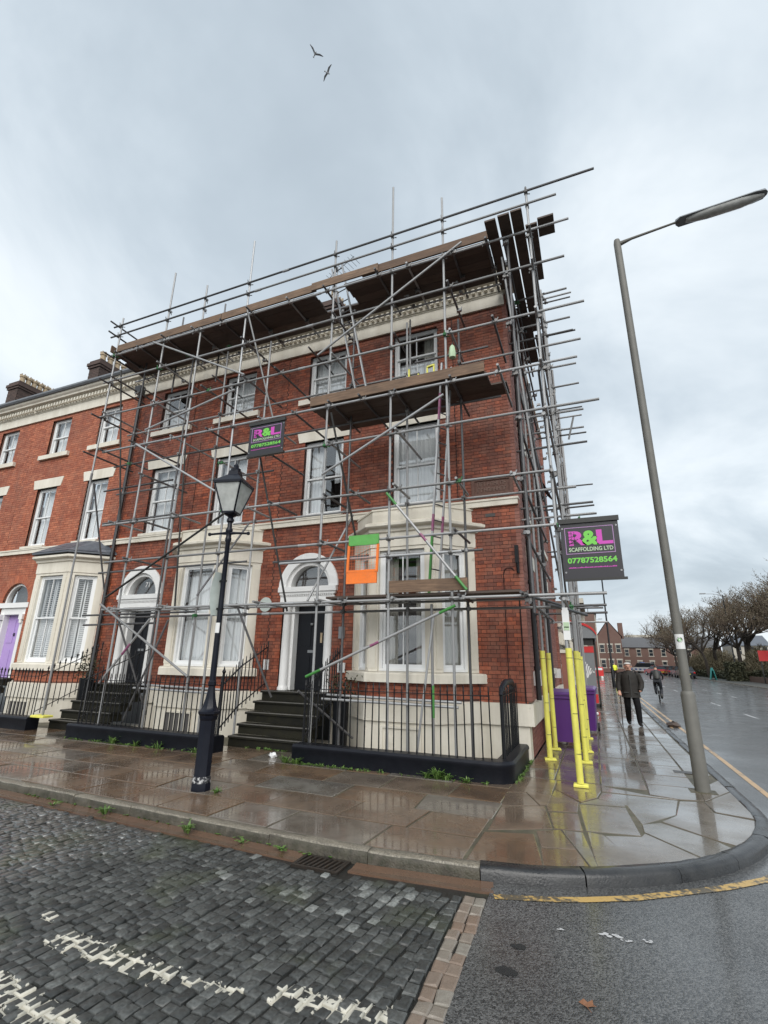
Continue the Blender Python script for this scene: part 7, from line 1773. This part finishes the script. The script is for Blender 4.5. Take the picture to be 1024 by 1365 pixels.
build(mb, 'kerb_weeds', M['leafgreen'], kind='stuff', label='small weeds sprouting in the kerb and channel joints', cat='weeds')
pt = thing('pot_plant', 'shrub growing beside the door of the middle house', 'plant', (-12.0,9.3,0.3)); mb = MB()
for i in range(300):
    p = Vector((random.gauss(-12.0,.16),random.gauss(9.2,.14),random.gauss(1.35,.22))); a = Vector((random.uniform(-1,1),random.uniform(-1,1),random.uniform(-1,1))).normalized()*.035; b_ = a.cross(Vector((.3,.2,1))).normalized()*.025; mb.add([p-a,p+b_,p+a,p-b_], [(0,1,2,3)], random.random()*.6)
build(mb, 'leaves', M['hedge'], pt); build(MB().lathe([(.1,.3),(.14,.3),(.16,.6),(.17,1.1),(.0,1.1)], 10, (-12.0,9.2,0)), 'pot', M['black'], pt)
pt2 = thing('pot_plant', 'dark shrub in the area right of the corner house door', 'plant', (-4.55,9.3,0.5)); mb = MB()
for i in range(260):
    p = Vector((random.gauss(-4.62,.16),random.gauss(9.0,.1),random.gauss(1.15,.12))); a = Vector((random.uniform(-1,1),random.uniform(-1,1),random.uniform(-1,1))).normalized()*.03; b_ = a.cross(Vector((.3,.2,1))).normalized()*.022; mb.add([p-a,p+b_,p+a,p-b_], [(0,1,2,3)], random.random()*.5)
build(mb, 'leaves', M['hedge'], pt2); build(MB().lathe([(.1,.0),(.14,.0),(.16,1.0),(.0,1.0)], 10, (-4.62,9.0,0)), 'pot', M['black'], pt2)
lt = thing('litter', 'scrap of white litter by the bottom step', 'litter', (-5.35,7.85,0)); mb = MB()
mb.lathe([(.0,.0),(.05,.005),(.085,.03),(.06,.06),(.03,.075),(.0,.07)], 9, (-5.32,7.86,0.0), sy=.7); jitter_mesh(mb, .022); build(mb, 'paper', M['paper'], lt)
lf = thing('fallen_leaf', 'brown fallen leaf lying on the wet tarmac', 'leaf', (-0.22,3.42,ROADZ)); mb = MB(); cx, cy = -0.215, 3.42
mb.add([(cx-.045,cy,ROADZ+.006),(cx-.02,cy+.03,ROADZ+.012),(cx,cy+.02,ROADZ+.005),(cx+.025,cy+.035,ROADZ+.014),(cx+.03,cy+.005,ROADZ+.006),(cx+.05,cy-.01,ROADZ+.012),(cx+.015,cy-.015,ROADZ+.006),(cx,cy-.035,ROADZ+.01),(cx-.02,cy-.015,ROADZ+.006)], [tuple(range(9))]); build(mb, 'blade', M['leafdead'], lf)
mb = MB(); mb.tube((cx+.0,cy-.03,ROADZ+.008),(cx+.02,cy-.06,ROADZ+.006),.0018,4); build(mb, 'stalk', M['leafdead'], lf)
sb = thing('sandbag', 'dark rag lying on the yellow line by the side kerb', 'rag', (1.95,17.6,ROADZ)); mb = MB(); mb.lathe([(.0,.0),(.16,.01),(.19,.05),(.12,.11),(.0,.13)], 9, (1.95,17.6,ROADZ), sy=1.6); jitter_mesh(mb, .03); build(mb, 'cloth', M['boardd'], sb, smooth=True)
cp = thing('litter', 'white cup lying by the wall side of the pavement beyond the bins', 'litter', (-0.15,18.6,0)); mb = MB(); mb.tube((-.22,18.5,.06),(-.08,18.7,.06),.06,10,.045); build(mb, 'cup', M['paper'], cp)
pk2 = thing('gate_pier', 'dark red sandstone pier beside the shelter', 'pier', (-1.0,20.3,0)); build(MB().box(-1.15,-0.85,20.0,20.4,0,2.0), 'shaft', M['brick_s'], pk2); build(MB().box(-1.2,-0.8,19.95,20.45,2.0,2.12), 'cap', M['stucco'], pk2)

GRP = {'iron_railing':'railings along the house fronts','terraced_house':'houses of the terrace','terraced_cottage':'cottages of the end terrace','wheelie_bin':'purple bins by the side wall','ladder':'ladders on the scaffold',
 'scaffold_banner':'scaffolding company banners','gull':'gulls in the sky','parked_car':'cars far down the street','street_lamp':'lamp columns along the side street','hedge':'hedges across the road','thicket':'brown thickets across the road','pot_plant':'plants beside the doors','litter':'litter on the pavement','post_sticker':'stickers on lamp columns'}
for o in list(C.objects):
    k = o.name.split('.')[0]
    if o.parent is None and k in GRP: o['group'] = GRP[k]
